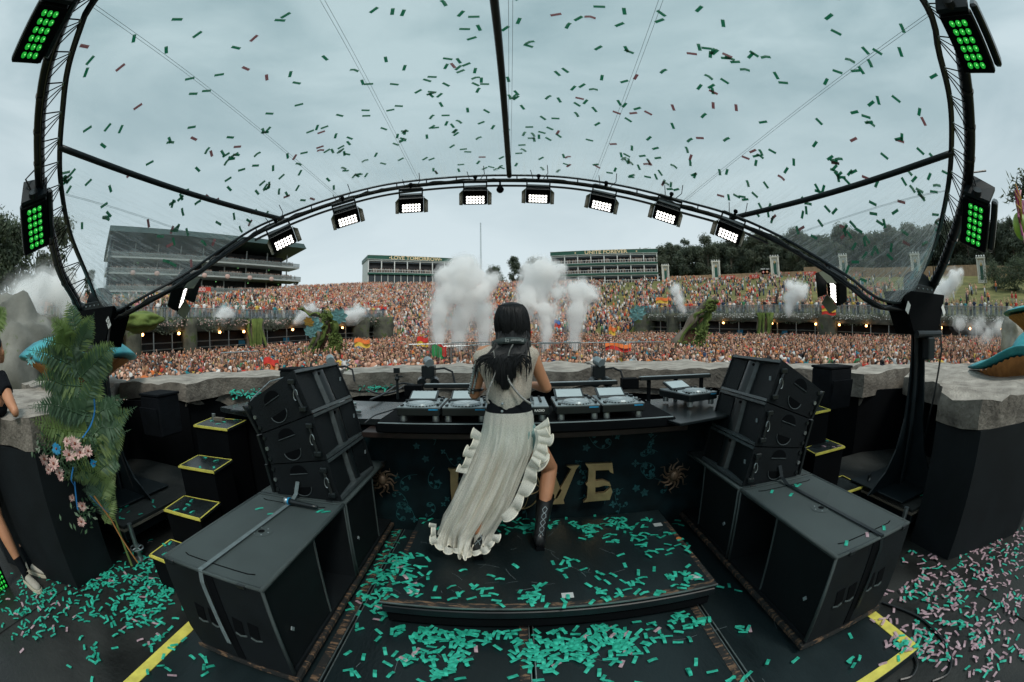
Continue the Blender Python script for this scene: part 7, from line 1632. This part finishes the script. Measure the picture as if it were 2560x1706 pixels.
# ================================================================ FERN AND FLOWERS ON THE LEFT
fn = thing('fern_arrangement', 'tall green fern fronds tied to a pole with blue ribbon at the left', 'plant', on_z(330, 1415, F0))
RF = 3.55
def frond(pix, L0, mt, r=RF, dens=30, droop=0.0):
    L0 *= .80; dens = 28
    c = curve3([on_r(px, py, r - .05*i*droop) for i, (px, py) in enumerate(pix)], 48); b = MB(); b.tube(c, [.006*(1 - i/60) for i in range(49)], 4); n_ = dens
    view = (c[24] - O).normalized()
    for i in range(2, n_):
        f = i/n_; k = min(47, int(f*48)); p = c[k]; tg = (c[k+1] - c[max(0, k-1)]).normalized(); sd_ = tg.cross(view).normalized(); l = L0*math.sin(math.pi*(.12 + .88*f)**.75)*(1 - .15*f)
        for s in (-1, 1):
            d = (sd_*s*.88 + tg*.42 + view*rnd.uniform(-.25, .25)).normalized(); e = p + d*l*rnd.uniform(.88, 1.08) + Vector((0, 0, -.12*l)); m = p.lerp(e, .45) + Vector((0, 0, .04*l)); w_ = tg*l*.085 + view*l*.02
            b.add([p - w_*.6, p + w_*.6, m + w_*1.15, m - w_*1.15, e], [(0, 1, 2, 3), (3, 2, 4)])
    return b.build('frond', M[mt], fn)
F_ = 'fern'; G_ = 'fern2'
for pix, L0, mt, dr in [([(185, 900), (186, 840), (178, 790), (168, 752)], .19, F_, 0), ([(190, 880), (170, 850), (145, 815), (128, 792)], .17, F_, .5), ([(195, 880), (205, 845), (220, 810), (232, 788)], .16, F_, .5), ([(195, 895), (165, 870), (130, 855), (100, 848)], .15, G_, .5),
                        ([(200, 920), (160, 905), (120, 890), (82, 882)], .20, F_, .5), ([(200, 945), (230, 915), (262, 880), (285, 855)], .21, F_, .6), ([(203, 945), (240, 925), (265, 905), (282, 898)], .17, G_, .3), ([(204, 970), (165, 958), (125, 952), (88, 950)], .21, F_, .4),
                        ([(205, 940), (196, 915), (190, 890), (200, 862)], .18, G_, 0), ([(215, 1035), (175, 1018), (130, 1010), (80, 1018)], .20, G_, .6), ([(215, 1040), (178, 1030), (128, 1018), (72, 1022)], .16, G_, .9), ([(222, 1085), (180, 1070), (125, 1060), (75, 1048)], .22, F_, .6),
                        ([(215, 1030), (225, 1000), (240, 960), (248, 925)], .19, F_, .3), ([(228, 1075), (262, 1050), (292, 1040), (328, 1025)], .20, F_, .3), ([(232, 1090), (255, 1075), (285, 1062), (308, 1045)], .21, F_, .6), ([(225, 1050), (258, 1030), (282, 1010), (300, 985)], .17, G_, .7),
                        ([(240, 1110), (262, 1105), (290, 1095), (310, 1080)], .19, F_, .4), ([(238, 1140), (258, 1130), (280, 1120), (300, 1110)], .17, F_, 0), ([(245, 1180), (262, 1165), (280, 1150), (296, 1140)], .15, F_, .2), ([(232, 1120), (190, 1110), (140, 1100), (90, 1085)], .20, F_, .5),
                        ([(250, 1250), (262, 1225), (275, 1205), (290, 1190)], .13, F_, .2), ([(262, 1310), (272, 1280), (280, 1250), (286, 1225)], .11, F_, 0), ([(258, 1200), (225, 1180), (190, 1182), (158, 1202)], .15, F_, .8), ([(262, 1240), (240, 1215), (215, 1190), (200, 1180)], .12, G_, .2), ([(232, 1060), (215, 1010), (205, 960), (200, 905)], .15, G_, -.2), ([(240, 1130), (225, 1085), (215, 1040), (210, 1000)], .15, G_, -.2), ([(268, 1290), (250, 1250), (225, 1228), (205, 1225)], .12, G_, .2), ([(262, 1215), (258, 1165), (250, 1120), (245, 1080)], .14, F_, .1)]:
    frond(pix, L0, mt, dens=34, droop=dr)
    if len(fn.children) < 40: frond([(x + rnd.uniform(-14, 14)*(.4 + .3*i), y + rnd.uniform(-12, 12)*(.4 + .3*i)) for i, (x, y) in enumerate(pix)], L0*.85, G_ if rnd.random() < .6 else F_, dens=34, droop=dr + .3)
b = MB(); b.tube(curve3([on_r(px, py, RF + .02) for px, py in [(330, 1415), (300, 1335), (272, 1250), (238, 1110), (205, 960), (188, 850), (178, 790)]], 40), [.012 - .0002*i for i in range(41)], 6); b.build('stem', M['fern'], fn)
b = MB(); b.tube([on_r(px, py, RF - .02) for px, py in [(345, 1408), (300, 1340), (278, 1300), (235, 1240)]], .007, 5); b.build('bamboo_cane', M['gill'], fn)
for k, pp in enumerate([[(235, 998), (236, 1030), (226, 1065), (206, 1095)], [(225, 1240), (245, 1262), (272, 1282)], [(183, 1168), (178, 1200), (186, 1215)], [(186, 1205), (190, 1245), (194, 1275)]]):
    b = MB(); c = curve3([on_r(px, py, RF - .16) for px, py in pp], 14); b.loft([[p + Vector((.012, 0, 0)), p + Vector((-.012, .0, 0)), p + Vector((-.012, .003, 0)), p + Vector((.012, .003, 0))] for p in c]); tag(b.build('ribbon', M['ribbon'], fn))
def flower(px, py, s, mt, name, label, n=14, r=RF - .22, cup=.25):
    s *= .86; p = on_r(px, py, r); t = thing(name, label, 'flower', p); vd = (O - p).normalized(); T = vd.to_track_quat('Z', 'Y').to_matrix() @ Euler((rnd.uniform(-.5, .5), rnd.uniform(-.5, .5), 0)).to_matrix()
    for l in range(2):
        for k in range(n - 3*l):
            a = k*2*math.pi/(n - 3*l) + l*.3 + rnd.uniform(-.1, .1); L1 = s*(1 - .25*l)*rnd.uniform(.78, 1.12); w_ = L1*rnd.uniform(.13, .20); d = Vector((math.cos(a), math.sin(a), 0)); q = Vector((-d.y, d.x, 0)); z = (.2 + .35*l)*rnd.uniform(.2, 3.0)
            b = MB(); b.add([p + T @ v for v in [d*.1*L1, d*.55*L1 - q*w_ + Vector((0, 0, cup*L1*z)), d*L1 + Vector((0, 0, cup*L1*(z + .25))), d*.55*L1 + q*w_ + Vector((0, 0, cup*L1*z))]], [(0, 1, 2), (0, 2, 3)]); b.build('petal', M[mt], t)
    b = MB(); b.ball(p + T @ Vector((0, 0, .08*s)), .2*s, 8, 6); b.build('flower_centre', M['petalc'], t, smooth=True)
for i, (px, py, s, l) in enumerate([(187, 1110, .072, 'topmost pale pink flower of the cluster right of the blue flower'), (167, 1104, .05, 'small pale pink flower at the top left of the pink cluster'), (200, 1132, .075, 'large pale pink flower at the centre of the pink cluster'), (172, 1138, .075, 'large pale pink flower at the bottom left of the pink cluster'), (220, 1128, .06, 'pale pink flower at the right end of the pink cluster'),
                                    (110, 1148, .062, 'pale flower at the upper left of the lower cluster'), (134, 1160, .07, 'pale pink flower in the middle of the lower cluster'), (148, 1182, .055, 'pale flower at the lower right of the lower cluster'), (152, 1195, .04, 'small pale flower at the tail of the lower cluster'), (120, 1175, .045, 'small greenish white flower under the lower cluster'),
                                    (180, 1245, .04, 'small pink blossom on the dangling twig'), (205, 1265, .052, 'pale blossom halfway down the dangling twig'), (203, 1305, .055, 'pale blossom at the bottom of the dangling twig')]): flower(px, py, s, 'petal', 'pink_flower', l)
flower(141, 1122, .056, 'bluefl', 'blue_flower', 'round ribbed blue flower at the left of the pink cluster', 22, cup=.1); flower(234, 1160, .042, 'bluefl', 'blue_flower', 'small blue flower right of the pink cluster', 12, cup=.9); flower(78, 895, .06, 'bigpetal', 'blue_flower', 'pale blue flower in front of the left mushroom', 10, cup=.8)
for px, py in ((93, 1108), (155, 1160), (220, 1100)): pass
cl = MB(); pr = random.Random(3)
for i in range(260):
    px, py = pr.choice([(215, 1110, 26, 22), (190, 1170, 30, 26), (110, 1120, 16, 14), (215, 1285, 14, 30), (160, 1160, 26, 16)])[0:2]; p = on_r(px + pr.gauss(0, 18), py + pr.gauss(0, 16), RF - .12 + pr.random()*.1); a = Vector((pr.uniform(-1, 1), pr.uniform(-1, 1), pr.uniform(-1, 1))).normalized()*.03; c = a.orthogonal().normalized()*.012; cl.quad(p - a, p - c, p + a, p + c)
tag(cl.build('small_leaves', M['fern2'], fn), kind='stuff')
fr2 = thing('fern_frond', 'tip of a fern frond at the left edge above the parapet', 'plant', on_r(0, 800, 3.4)); fn_s = fn; fn = fr2; frond([(-30, 830), (-10, 805), (5, 785), (14, 768)], .14, F_, 3.4, 24); fn = fn_s

# ================================================================ MUSHROOMS, ROCKS AND THE SPIKY FLOWER
def mushroom(c, rad, h, label, lift=.2, stem=1.2, wav=.05, face=0.0):
    """wavy cap whose rim arches up on the side facing `face`, showing fluted gills underneath"""
    t = thing('giant_mushroom', label, 'mushroom', c); NN = 96; A = [i*2*math.pi/NN for i in range(NN)]
    def zl(a): d = (a - face + math.pi) % (2*math.pi) - math.pi; return rad*(lift*math.exp(-(d/.75)**2) + wav*math.sin(a*3 + 1))
    def rr_(a): return 1 + wav*.8*math.sin(a*2 + .5) + wav*.5*math.sin(a*5)
    b = MB(); rg = []
    for u, k in [(.80, -.10), (.93, -.16), (1.0, -.12), (1.03, -.03), (1.0, .06), (.9, .30), (.75, .58), (.55, .80), (.3, .95), (.06, 1.0)]:
        rg.append([c + Vector((math.cos(a)*rad*u*rr_(a), math.sin(a)*rad*u*rr_(a), zl(a)*min(1, u**2) + h*k)) for a in A])
    b.loft(rg); b.build('cap', M['cap'], t, smooth=True)
    b = MB(); rg = []
    for u, k in [(.90, -.10), (.72, -.26), (.50, -.50), (.30, -.85)]:
        rg.append([c + Vector((math.cos(a)*rad*u*rr_(a)*(1 - .02*(i % 2)), math.sin(a)*rad*u*rr_(a)*(1 - .02*(i % 2)), zl(a)*u**2 + rad*.55*k - .02*(i % 2))) for i, a in enumerate(A)])
    b.loft(rg, cap=False); b.build('gills', M['gill'], t)
    b = MB(); b.tube([c + Vector((0, 0, -rad*.30)), c + Vector((.05, 0, -rad*.5 - stem*.4)), c + Vector((0, .05, -rad*.5 - stem))], [rad*.30, rad*.20, rad*.28], 14); b.build('stalk', M['stem'], t, smooth=True)
    return t
mushroom(on_r(192, 893, 6.4), .98, .30, 'turquoise giant mushroom behind the fern and the left tower', .05, face=R(-60))
mushroom(on_r(2532, 926, 6.2), .80, .15, 'large low turquoise mushroom with orange gills on the right parapet', .42, face=R(205), wav=.03)
mushroom(on_r(2590, 868, 7.2), .50, .24, 'middle turquoise mushroom cap at the right edge', .0, wav=.03)
mushroom(on_r(2600, 785, 9.0), .95, .14, 'upper turquoise mushroom with tall orange gills at the right edge', .16, wav=.03, stem=1.8, face=R(200))
def boulder(c, r, label, seed, mt='mossrock', name='boulder'):
    bm = bmesh.new(); bmesh.ops.create_icosphere(bm, subdivisions=4, radius=1); from mathutils import noise
    for v in bm.verts: n = noise.noise(v.co*1.6 + Vector((seed, 0, 0)))*.35 + noise.noise(v.co*4.5 + Vector((0, seed, 0)))*.10; v.co = Vector((v.co.x*r[0], v.co.y*r[1], v.co.z*r[2]))*(1 + n)
    me = bpy.data.meshes.new(name); bm.to_mesh(me); bm.free(); me.materials.append(M[mt]); o = bpy.data.objects.new(name, me); C.objects.link(o); o.location = c
    for p in me.polygons: p.use_smooth = True
    tag(o, label, 'rock'); return o
boulder(on_r(45, 905, 11), (1.05, 1.0, 1.25), 'tall grey mossy rock at the left edge under the smoke', 1); boulder(on_r(105, 838, 13), (.95, .9, .6), 'rounded mossy rock behind the top of the fern', 2); boulder(on_r(0, 870, 12), (1.3, 1, 1.1), 'mossy rock cut by the left edge', 3)
boulder(on_r(345, 806, 24), (1.7, 1.2, .5), 'low moss covered rock right of the left tower head', 4, 'moss'); boulder(on_r(2530, 838, 12), (.40, .4, .6), 'pale rock behind the upper right mushroom', 6, 'stem')
p = on_r(2552, 566, 9.5); t = thing('spiky_flower', 'magenta spiky alien flower with a lime green bulb at the right edge', 'flower', p)
b = MB(); b.ball(p, (.22, .22, .26), 16, 10); b.build('lime_bulb', M['lime'], t, smooth=True)
for k in range(14):
    a = k*2*math.pi/14; b = MB(); d = Vector((math.cos(a), -.25, math.sin(a))); q = Vector((-math.sin(a), 0, math.cos(a))); rg = []
    for f, w_ in [(0, .03), (.25, .09), (.6, .07), (1, .004)]: c = p + d*(.18 + .52*f) + Vector((0, .0, .10*math.sin(f*3))); rg.append([c - q*w_, c + Vector((0, -.03, 0)), c + q*w_, c + Vector((0, .03, 0))])
    b.loft(rg); b.build('petal', M['magenta' if k % 3 else 'pinkpetal'], t, smooth=True)
for a in (2.3, 2.7, 1.9): b = MB(); b.tube([p + Vector((math.cos(a)*.2, -.1, math.sin(a)*.2)), p + Vector((math.cos(a)*.5, -.2, math.sin(a)*.5)), p + Vector((math.cos(a + .15)*.78, -.2, math.sin(a + .15)*.78))], [.03, .022, .012], 6); b.build('stamen', M['yelpetal'], t, smooth=True)
for k in range(9): a = k*.7; b = MB(); b.ball(p + Vector((math.cos(a)*.11, -.19, math.sin(a)*.12)), .018, 6, 4); b.build('bulb_spot', M['matte'], t)

# ================================================================ PAPER STRIPS
cf = random.Random(77); L_, W_ = .062, .021
def strip_quads(p, n, a, curl=0.0):
    n = n.normalized(); u = n.orthogonal().normalized(); v = n.cross(u); d = (u*math.cos(a) + v*math.sin(a))*L_/2; e = (v*math.cos(a) - u*math.sin(a))*W_/2
    if curl == 0: return [p - d - e, p + d - e, p + d + e, p - d + e], [(0, 1, 2, 3)]
    m = n*curl; return [p - d - e, p - e + m, p + d - e, p + d + e, p + e + m, p - d + e], [(0, 1, 4, 5), (1, 2, 3, 4)]
def surf(px, py):
    p = on_z(px, py, .204)
    if X0 < p.x < X1 and Y0 < p.y < Y1: return p, 'on the riser'
    q = on_z(px, py, .006)
    if X0 - .0 < q.x < X1 and Y0 < q.y < 3.9: return None, ''
    if abs(q.x - .1) < 2.1 and .8 < q.y < 3.35:
        for s in (-1, 1):
            x = q.x if s < 0 else 2*MXC - q.x
            if -1.84 < x < -1.07 and 1.27 < q.y < 3.55: return None, ''
        if -2.04 < q.x < 2.2: return q, 'on the deck'
    q = on_z(px, py, F0 + .006)
    if q.x < -2.06 and q.y < 3.1 and q.x > -6: 
        pz = on_z(px, py, .238)
        if -5.3 < pz.x < -3.22 and 1.97 < pz.y < 3.4: return pz, 'on the left tower platform'
        return q, 'on the left floor'
    if q.x > 2.24 and q.y < 2.9 and q.x < 7:
        pz = on_z(px, py, .238)
        if 3.34 < pz.x < 4.9 and 1.97 < pz.y < 3.4: return pz, 'on the right tower platform'
        return q, 'on the right floor'
    if abs(q.x) < 2.04 and q.y < .8: return on_z(px, py, .006), 'on the deck'
    return None, ''
Z = [(1330, 1590, 130, 30, 150, .04), (1400, 1620, 90, 45, 110, .05), (1130, 1600, 110, 50, 110, .03), (1500, 1570, 90, 35, 90, .06), (1640, 1540, 70, 35, 60, .02), (1200, 1640, 250, 60, 70, .06), (1550, 1640, 200, 50, 50, .1), (960, 1580, 60, 40, 40, .03),
     (1540, 1315, 60, 14, 90, 0), (1300, 1312, 50, 10, 90, 0), (1090, 1300, 30, 10, 14, 0), (1640, 1340, 55, 28, 60, 0), (1020, 1420, 30, 28, 55, .03), (1480, 1455, 150, 30, 60, 0), (1150, 1480, 90, 22, 50, 0), (1650, 1430, 70, 45, 40, 0), (1200, 1440, 220, 40, 25, 0), (1050, 1375, 30, 30, 8, 0),
     (950, 1410, 22, 45, 130, .04), (975, 1330, 18, 30, 60, 0), (910, 1500, 30, 22, 30, .1), (1720, 1500, 30, 30, 12, .1),
     (150, 1470, 90, 24, 150, .06), (240, 1440, 60, 20, 120, .04), (60, 1540, 60, 35, 90, .10), (370, 1490, 40, 40, 120, .06), (300, 1500, 70, 40, 70, .08), (380, 1600, 60, 60, 60, .1), (180, 1560, 110, 70, 60, .12), (360, 1395, 30, 20, 40, .1), (290, 1270, 25, 18, 60, .03), (330, 1260, 60, 25, 20, .05),
     (2450, 1370, 70, 25, 220, .85), (2350, 1420, 60, 40, 140, .65), (2500, 1450, 60, 40, 190, .75), (2400, 1540, 90, 60, 230, .65), (2320, 1560, 40, 50, 90, .5), (2480, 1600, 70, 60, 170, .7), (2290, 1640, 50, 30, 80, .5), (2250, 1480, 30, 50, 40, .6), (2520, 1300, 40, 30, 110, .8), (2260, 1220, 40, 16, 40, .5), (2190, 1200, 40, 12, 24, .4), (2050, 1600, 120, 60, 14, .5)]
floor = []
for px, py, sx_, sy_, n, pk in Z:
    n = int(n*(.62 if px > 2240 else .7 if 960 < px < 1700 and py < 1490 else .85)); cen = [(px + cf.gauss(0, sx_), py + cf.gauss(0, sy_)) for _ in range(max(2, n//7))]
    for i in range(n):
        if cf.random() < .55: c_ = cf.choice(cen); x, y = c_[0] + cf.gauss(0, 16), c_[1] + cf.gauss(0, 10)
        else: x, y = px + cf.gauss(0, sx_), py + cf.gauss(0, sy_)
        if 0: pass
        if not (-60 < x < 2620 and y < 1730): continue
        q, wh = surf(x, y)
        if q is None: continue
        floor.append((q + Vector((0, 0, cf.random()*.012 + .001)), Vector((cf.gauss(0, .10), cf.gauss(0, .10), 1)), cf.uniform(0, 6.28), cf.random() < pk, wh, cf.choice([0, 0, .002, .004, .007])))
extra = []
for px, py, z, wh in [(905, 1290, SUBT, ''), ]: pass
for side, lst in ((-1, [(648, 1272), (680, 1285), (800, 1278), (815, 1280), (735, 1258)]), (1, [(1930, 1229), (1978, 1237), (1990, 1214), (1998, 1213), (2168, 1337), (2210, 1320), (2116, 1358)])):
    for px, py in lst: p = on_z(px, py, SUBT + .004); floor.append((p, Vector((0, 0, 1)), cf.uniform(-.4, .4), px == 2168, 'on the %s subwoofer' % ('left' if side < 0 else 'right'), .002))
for pts_, z, wh in [([(512, 1144), (540, 1152), (500, 1168), (535, 1168)], .702, 'on the left steps'), ([(478, 1252), (470, 1262), (462, 1272), (440, 1275), (480, 1280)], .452, 'on the left steps'), ([(560, 1055), (530, 1052), (590, 1050), (545, 1060)], .947, 'on the left steps'), ([(410, 1362), (425, 1358), (412, 1385)], .202, 'on the left steps'), ([(2025, 1106), (2065, 1102), (2060, 1116), (2085, 1118), (2100, 1115)], .652, 'on the right steps'), ([(2085, 1208), (2080, 1212)], .237, 'on the right steps')]:
    for i, (px, py) in enumerate(pts_): floor.append((on_z(px, py, z + .003), Vector((0, 0, 1)), cf.uniform(0, 6), wh.endswith('right steps') and i > 1, wh, .003))
for i in range(150):
    q = on_z(cf.uniform(900, 985), cf.gauss(968, 5), 1.0); floor.append((q + Vector((0, 0, cf.random()*.05)), Vector((cf.gauss(0, .5), cf.gauss(0, .5), 1)), cf.uniform(0, 6.28), False, 'behind the decks', .01))
for i in range(60):
    q = on_z(cf.uniform(575, 650), cf.gauss(985, 6), 1.06); floor.append((q + Vector((0, 0, cf.random()*.02)), Vector((cf.gauss(0, .3), cf.gauss(0, .3), 1)), cf.uniform(0, 6.28), False, 'on the left booth wing', .01))
roof = []
def cn_n(u, v): 
    e = .004; a = cano(min(1, u+e), v) - cano(max(0, u-e), v); b = cano(u, min(1, v+e)) - cano(u, max(0, v-e)); n = a.cross(b).normalized(); return n if n.z > 0 else -n
k = 0
while len(roof) < 600 and k < 20000:
    k += 1; u = cf.gauss(.57, .17) if cf.random() < .5 else cf.uniform(.12, .9); v = cf.uniform(.02, .97)
    if not .10 < u < .92: continue
    if cf.random() > (.35 + .65*v): continue
    cl_n = 1 if cf.random() > .06 else cf.randint(3, 5)
    for j in range(cl_n):
        uu, vv = min(.93, max(.08, u + (cf.gauss(0, .005) if j else 0))), min(.98, max(.01, v + (cf.gauss(0, .008) if j else 0)))
        roof.append((cano(uu, vv) + Vector((0, 0, .016 + .002*j)), cn_n(uu, vv), cf.uniform(0, 6.28), cf.random() < .13, ('left' if uu < .45 else 'right' if uu > .55 else 'middle') + (' rear' if vv < .45 else ' front') + ' part of the clear canopy', 0 if cf.random() < .8 else .008))
def visible(p):
    v = p - O; d = v.normalized(); cp, sp = math.cos(PITCH), math.sin(PITCH); y = cp*d.y - sp*d.z; z = sp*d.y + cp*d.z; th = math.acos(max(-1, min(1, y))); r = 2*FPX*math.sin(th/2); n = math.hypot(d.x, z) + 1e-9; X, Y_ = r*d.x/n, r*z/n
    return abs(X) < 1275 and abs(Y_) < 850
allp = sorted([(-((q[0] - O).length) + (0 if visible(q[0]) else -99), i, q, s) for i, (q, s) in enumerate([(f, 0) for f in floor] + [(r, 1) for r in roof])], key=lambda t: -t[0])
flat = {}
def spot(p, wh):
    if wh == 'on the deck': return 'on the deck ' + ('by the left tape' if p.x < -1.75 else 'by the left subwoofer' if p.x < -1.0 else 'left of the riser' if p.x < -.8 and p.y > 2 else 'below the riser corner' if p.x < -.5 else 'left of middle seam' if p.x < -.2 else 'touching middle seam' if p.x < .15 else 'right of middle seam' if p.x < .4 else 'halfway to right seam' if p.x < .75 else 'left of right seam' if p.x < 1.15 else 'by the right subwoofer' if p.x < 1.8 else 'at right taped corner') + (', nearest camera' if p.y < 1.15 else ', midway' if p.y < 1.55 else ', near riser' if p.y < 1.8 else ', at riser edge')
    if wh == 'on the riser': return 'on the riser ' + ('near its left corner' if p.x < -.3 else 'left of its middle' if p.x < .2 else 'right of its middle' if p.x < .8 else 'near its right corner')
    return wh
for i, (_, _, (p, n, a, pink, wh, cu), s) in enumerate(allp):
    vs, fs = strip_quads(p, n, a, cu)
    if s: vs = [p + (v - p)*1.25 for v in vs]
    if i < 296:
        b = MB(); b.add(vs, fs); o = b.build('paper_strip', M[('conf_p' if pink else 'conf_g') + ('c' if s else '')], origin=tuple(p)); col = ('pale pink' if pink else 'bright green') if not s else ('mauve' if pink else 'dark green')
        tag(o, '%s %s strip %s %s' % (col, 'curled' if cu else 'flat', ['pointing away', 'crosswise', 'slanting left', 'slanting right'][int(a/1.571*1.999) % 4], spot(p, wh) if not s else 'on the ' + wh), 'confetti', '%s confetti strips %s' % (col, wh if not s else 'on the ' + wh))
    else:
        key = (pink, s, wh if not s else 'roof'); flat.setdefault(key, MB()).add(vs, fs)
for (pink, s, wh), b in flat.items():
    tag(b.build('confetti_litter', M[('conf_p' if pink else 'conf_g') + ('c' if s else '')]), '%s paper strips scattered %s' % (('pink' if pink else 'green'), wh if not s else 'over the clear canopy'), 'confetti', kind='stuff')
print('strips', len(floor), len(roof))

sm = random.Random(31)
for par, z, (x0, x1, y0, y1), n in ((dk, .0035, (-1.0, 1.9, 1.0, 1.9), 26), (rs, .2022, (X0 + .1, X1 - .1, Y0 + .1, Y1 - .2), 34)):
    b = MB()
    for i in range(n):
        x, y, a = sm.uniform(x0, x1), sm.uniform(y0, y1), sm.uniform(0, 6.28); l = sm.uniform(.02, .16); w_ = sm.uniform(.0006, .0016); k = sm.uniform(-2, 2); pts = []
        for j in range(6): pts.append(Vector((x, y, z))); x += math.cos(a)*l/5; y += math.sin(a)*l/5; a += k*l/5*3
        for p, q in zip(pts, pts[1:]): d = (q - p).normalized(); nn_ = Vector((-d.y, d.x, 0))*w_; b.quad(p - nn_, q - nn_, q + nn_, p + nn_)
    o = b.build('scratches', M['strap'], par); o['kind'] = 'stuff'

# ================================================================ pieces that came out of one builder become parts of their own
SPLIT = {'post', 'cornice', 'symbol', 'stair_tread', 'end_panel', 'back_panel', 'fascia_trim', 'edge_rim', 'button_row', 'bars', 'mossy_root', 'laces', 'link_chain', 'clamp', 'safety_cable', 'welded_seam', 'heel_and_sole', 'hanging_clamp', 'lacing', 'white_stitching', 'gold_letter'}
cache_ = {}
for o in list(bpy.context.scene.objects):
    bn = o.name.split('.')[0]
    if o.type != 'MESH' or bn not in SPLIT or o.get('kind') or bn == 'gold_letter': continue
    me = o.data
    if me.name not in cache_:
        n = len(me.vertices); p = list(range(n))
        def find(x):
            while p[x] != x: p[x] = p[p[x]]; x = p[x]
            return x
        for e in me.edges:
            a, c = find(e.vertices[0]), find(e.vertices[1])
            if a != c: p[a] = c
        grp = {}
        for i in range(n): grp.setdefault(find(i), []).append(i)
        outm = []
        if len(grp) > 1:
            fs = {}
            for q in me.polygons: fs.setdefault(find(q.vertices[0]), []).append(tuple(q.vertices))
            for k, vs in grp.items():
                ix = {v: i for i, v in enumerate(vs)}; m2 = bpy.data.meshes.new(bn); m2.from_pydata([me.vertices[v].co[:] for v in vs], [], [tuple(ix[v] for v in f) for f in fs.get(k, [])])
                for mm in me.materials: m2.materials.append(mm)
                if me.polygons[0].use_smooth: m2.polygons.foreach_set('use_smooth', [True]*len(m2.polygons))
                m2.update(); outm.append(m2)
        cache_[me.name] = outm
    ms = cache_[me.name]
    if ms:
        o.data = ms[0]
        for m2 in ms[1:]:
            c = o.copy(); c.data = m2; C.objects.link(c)
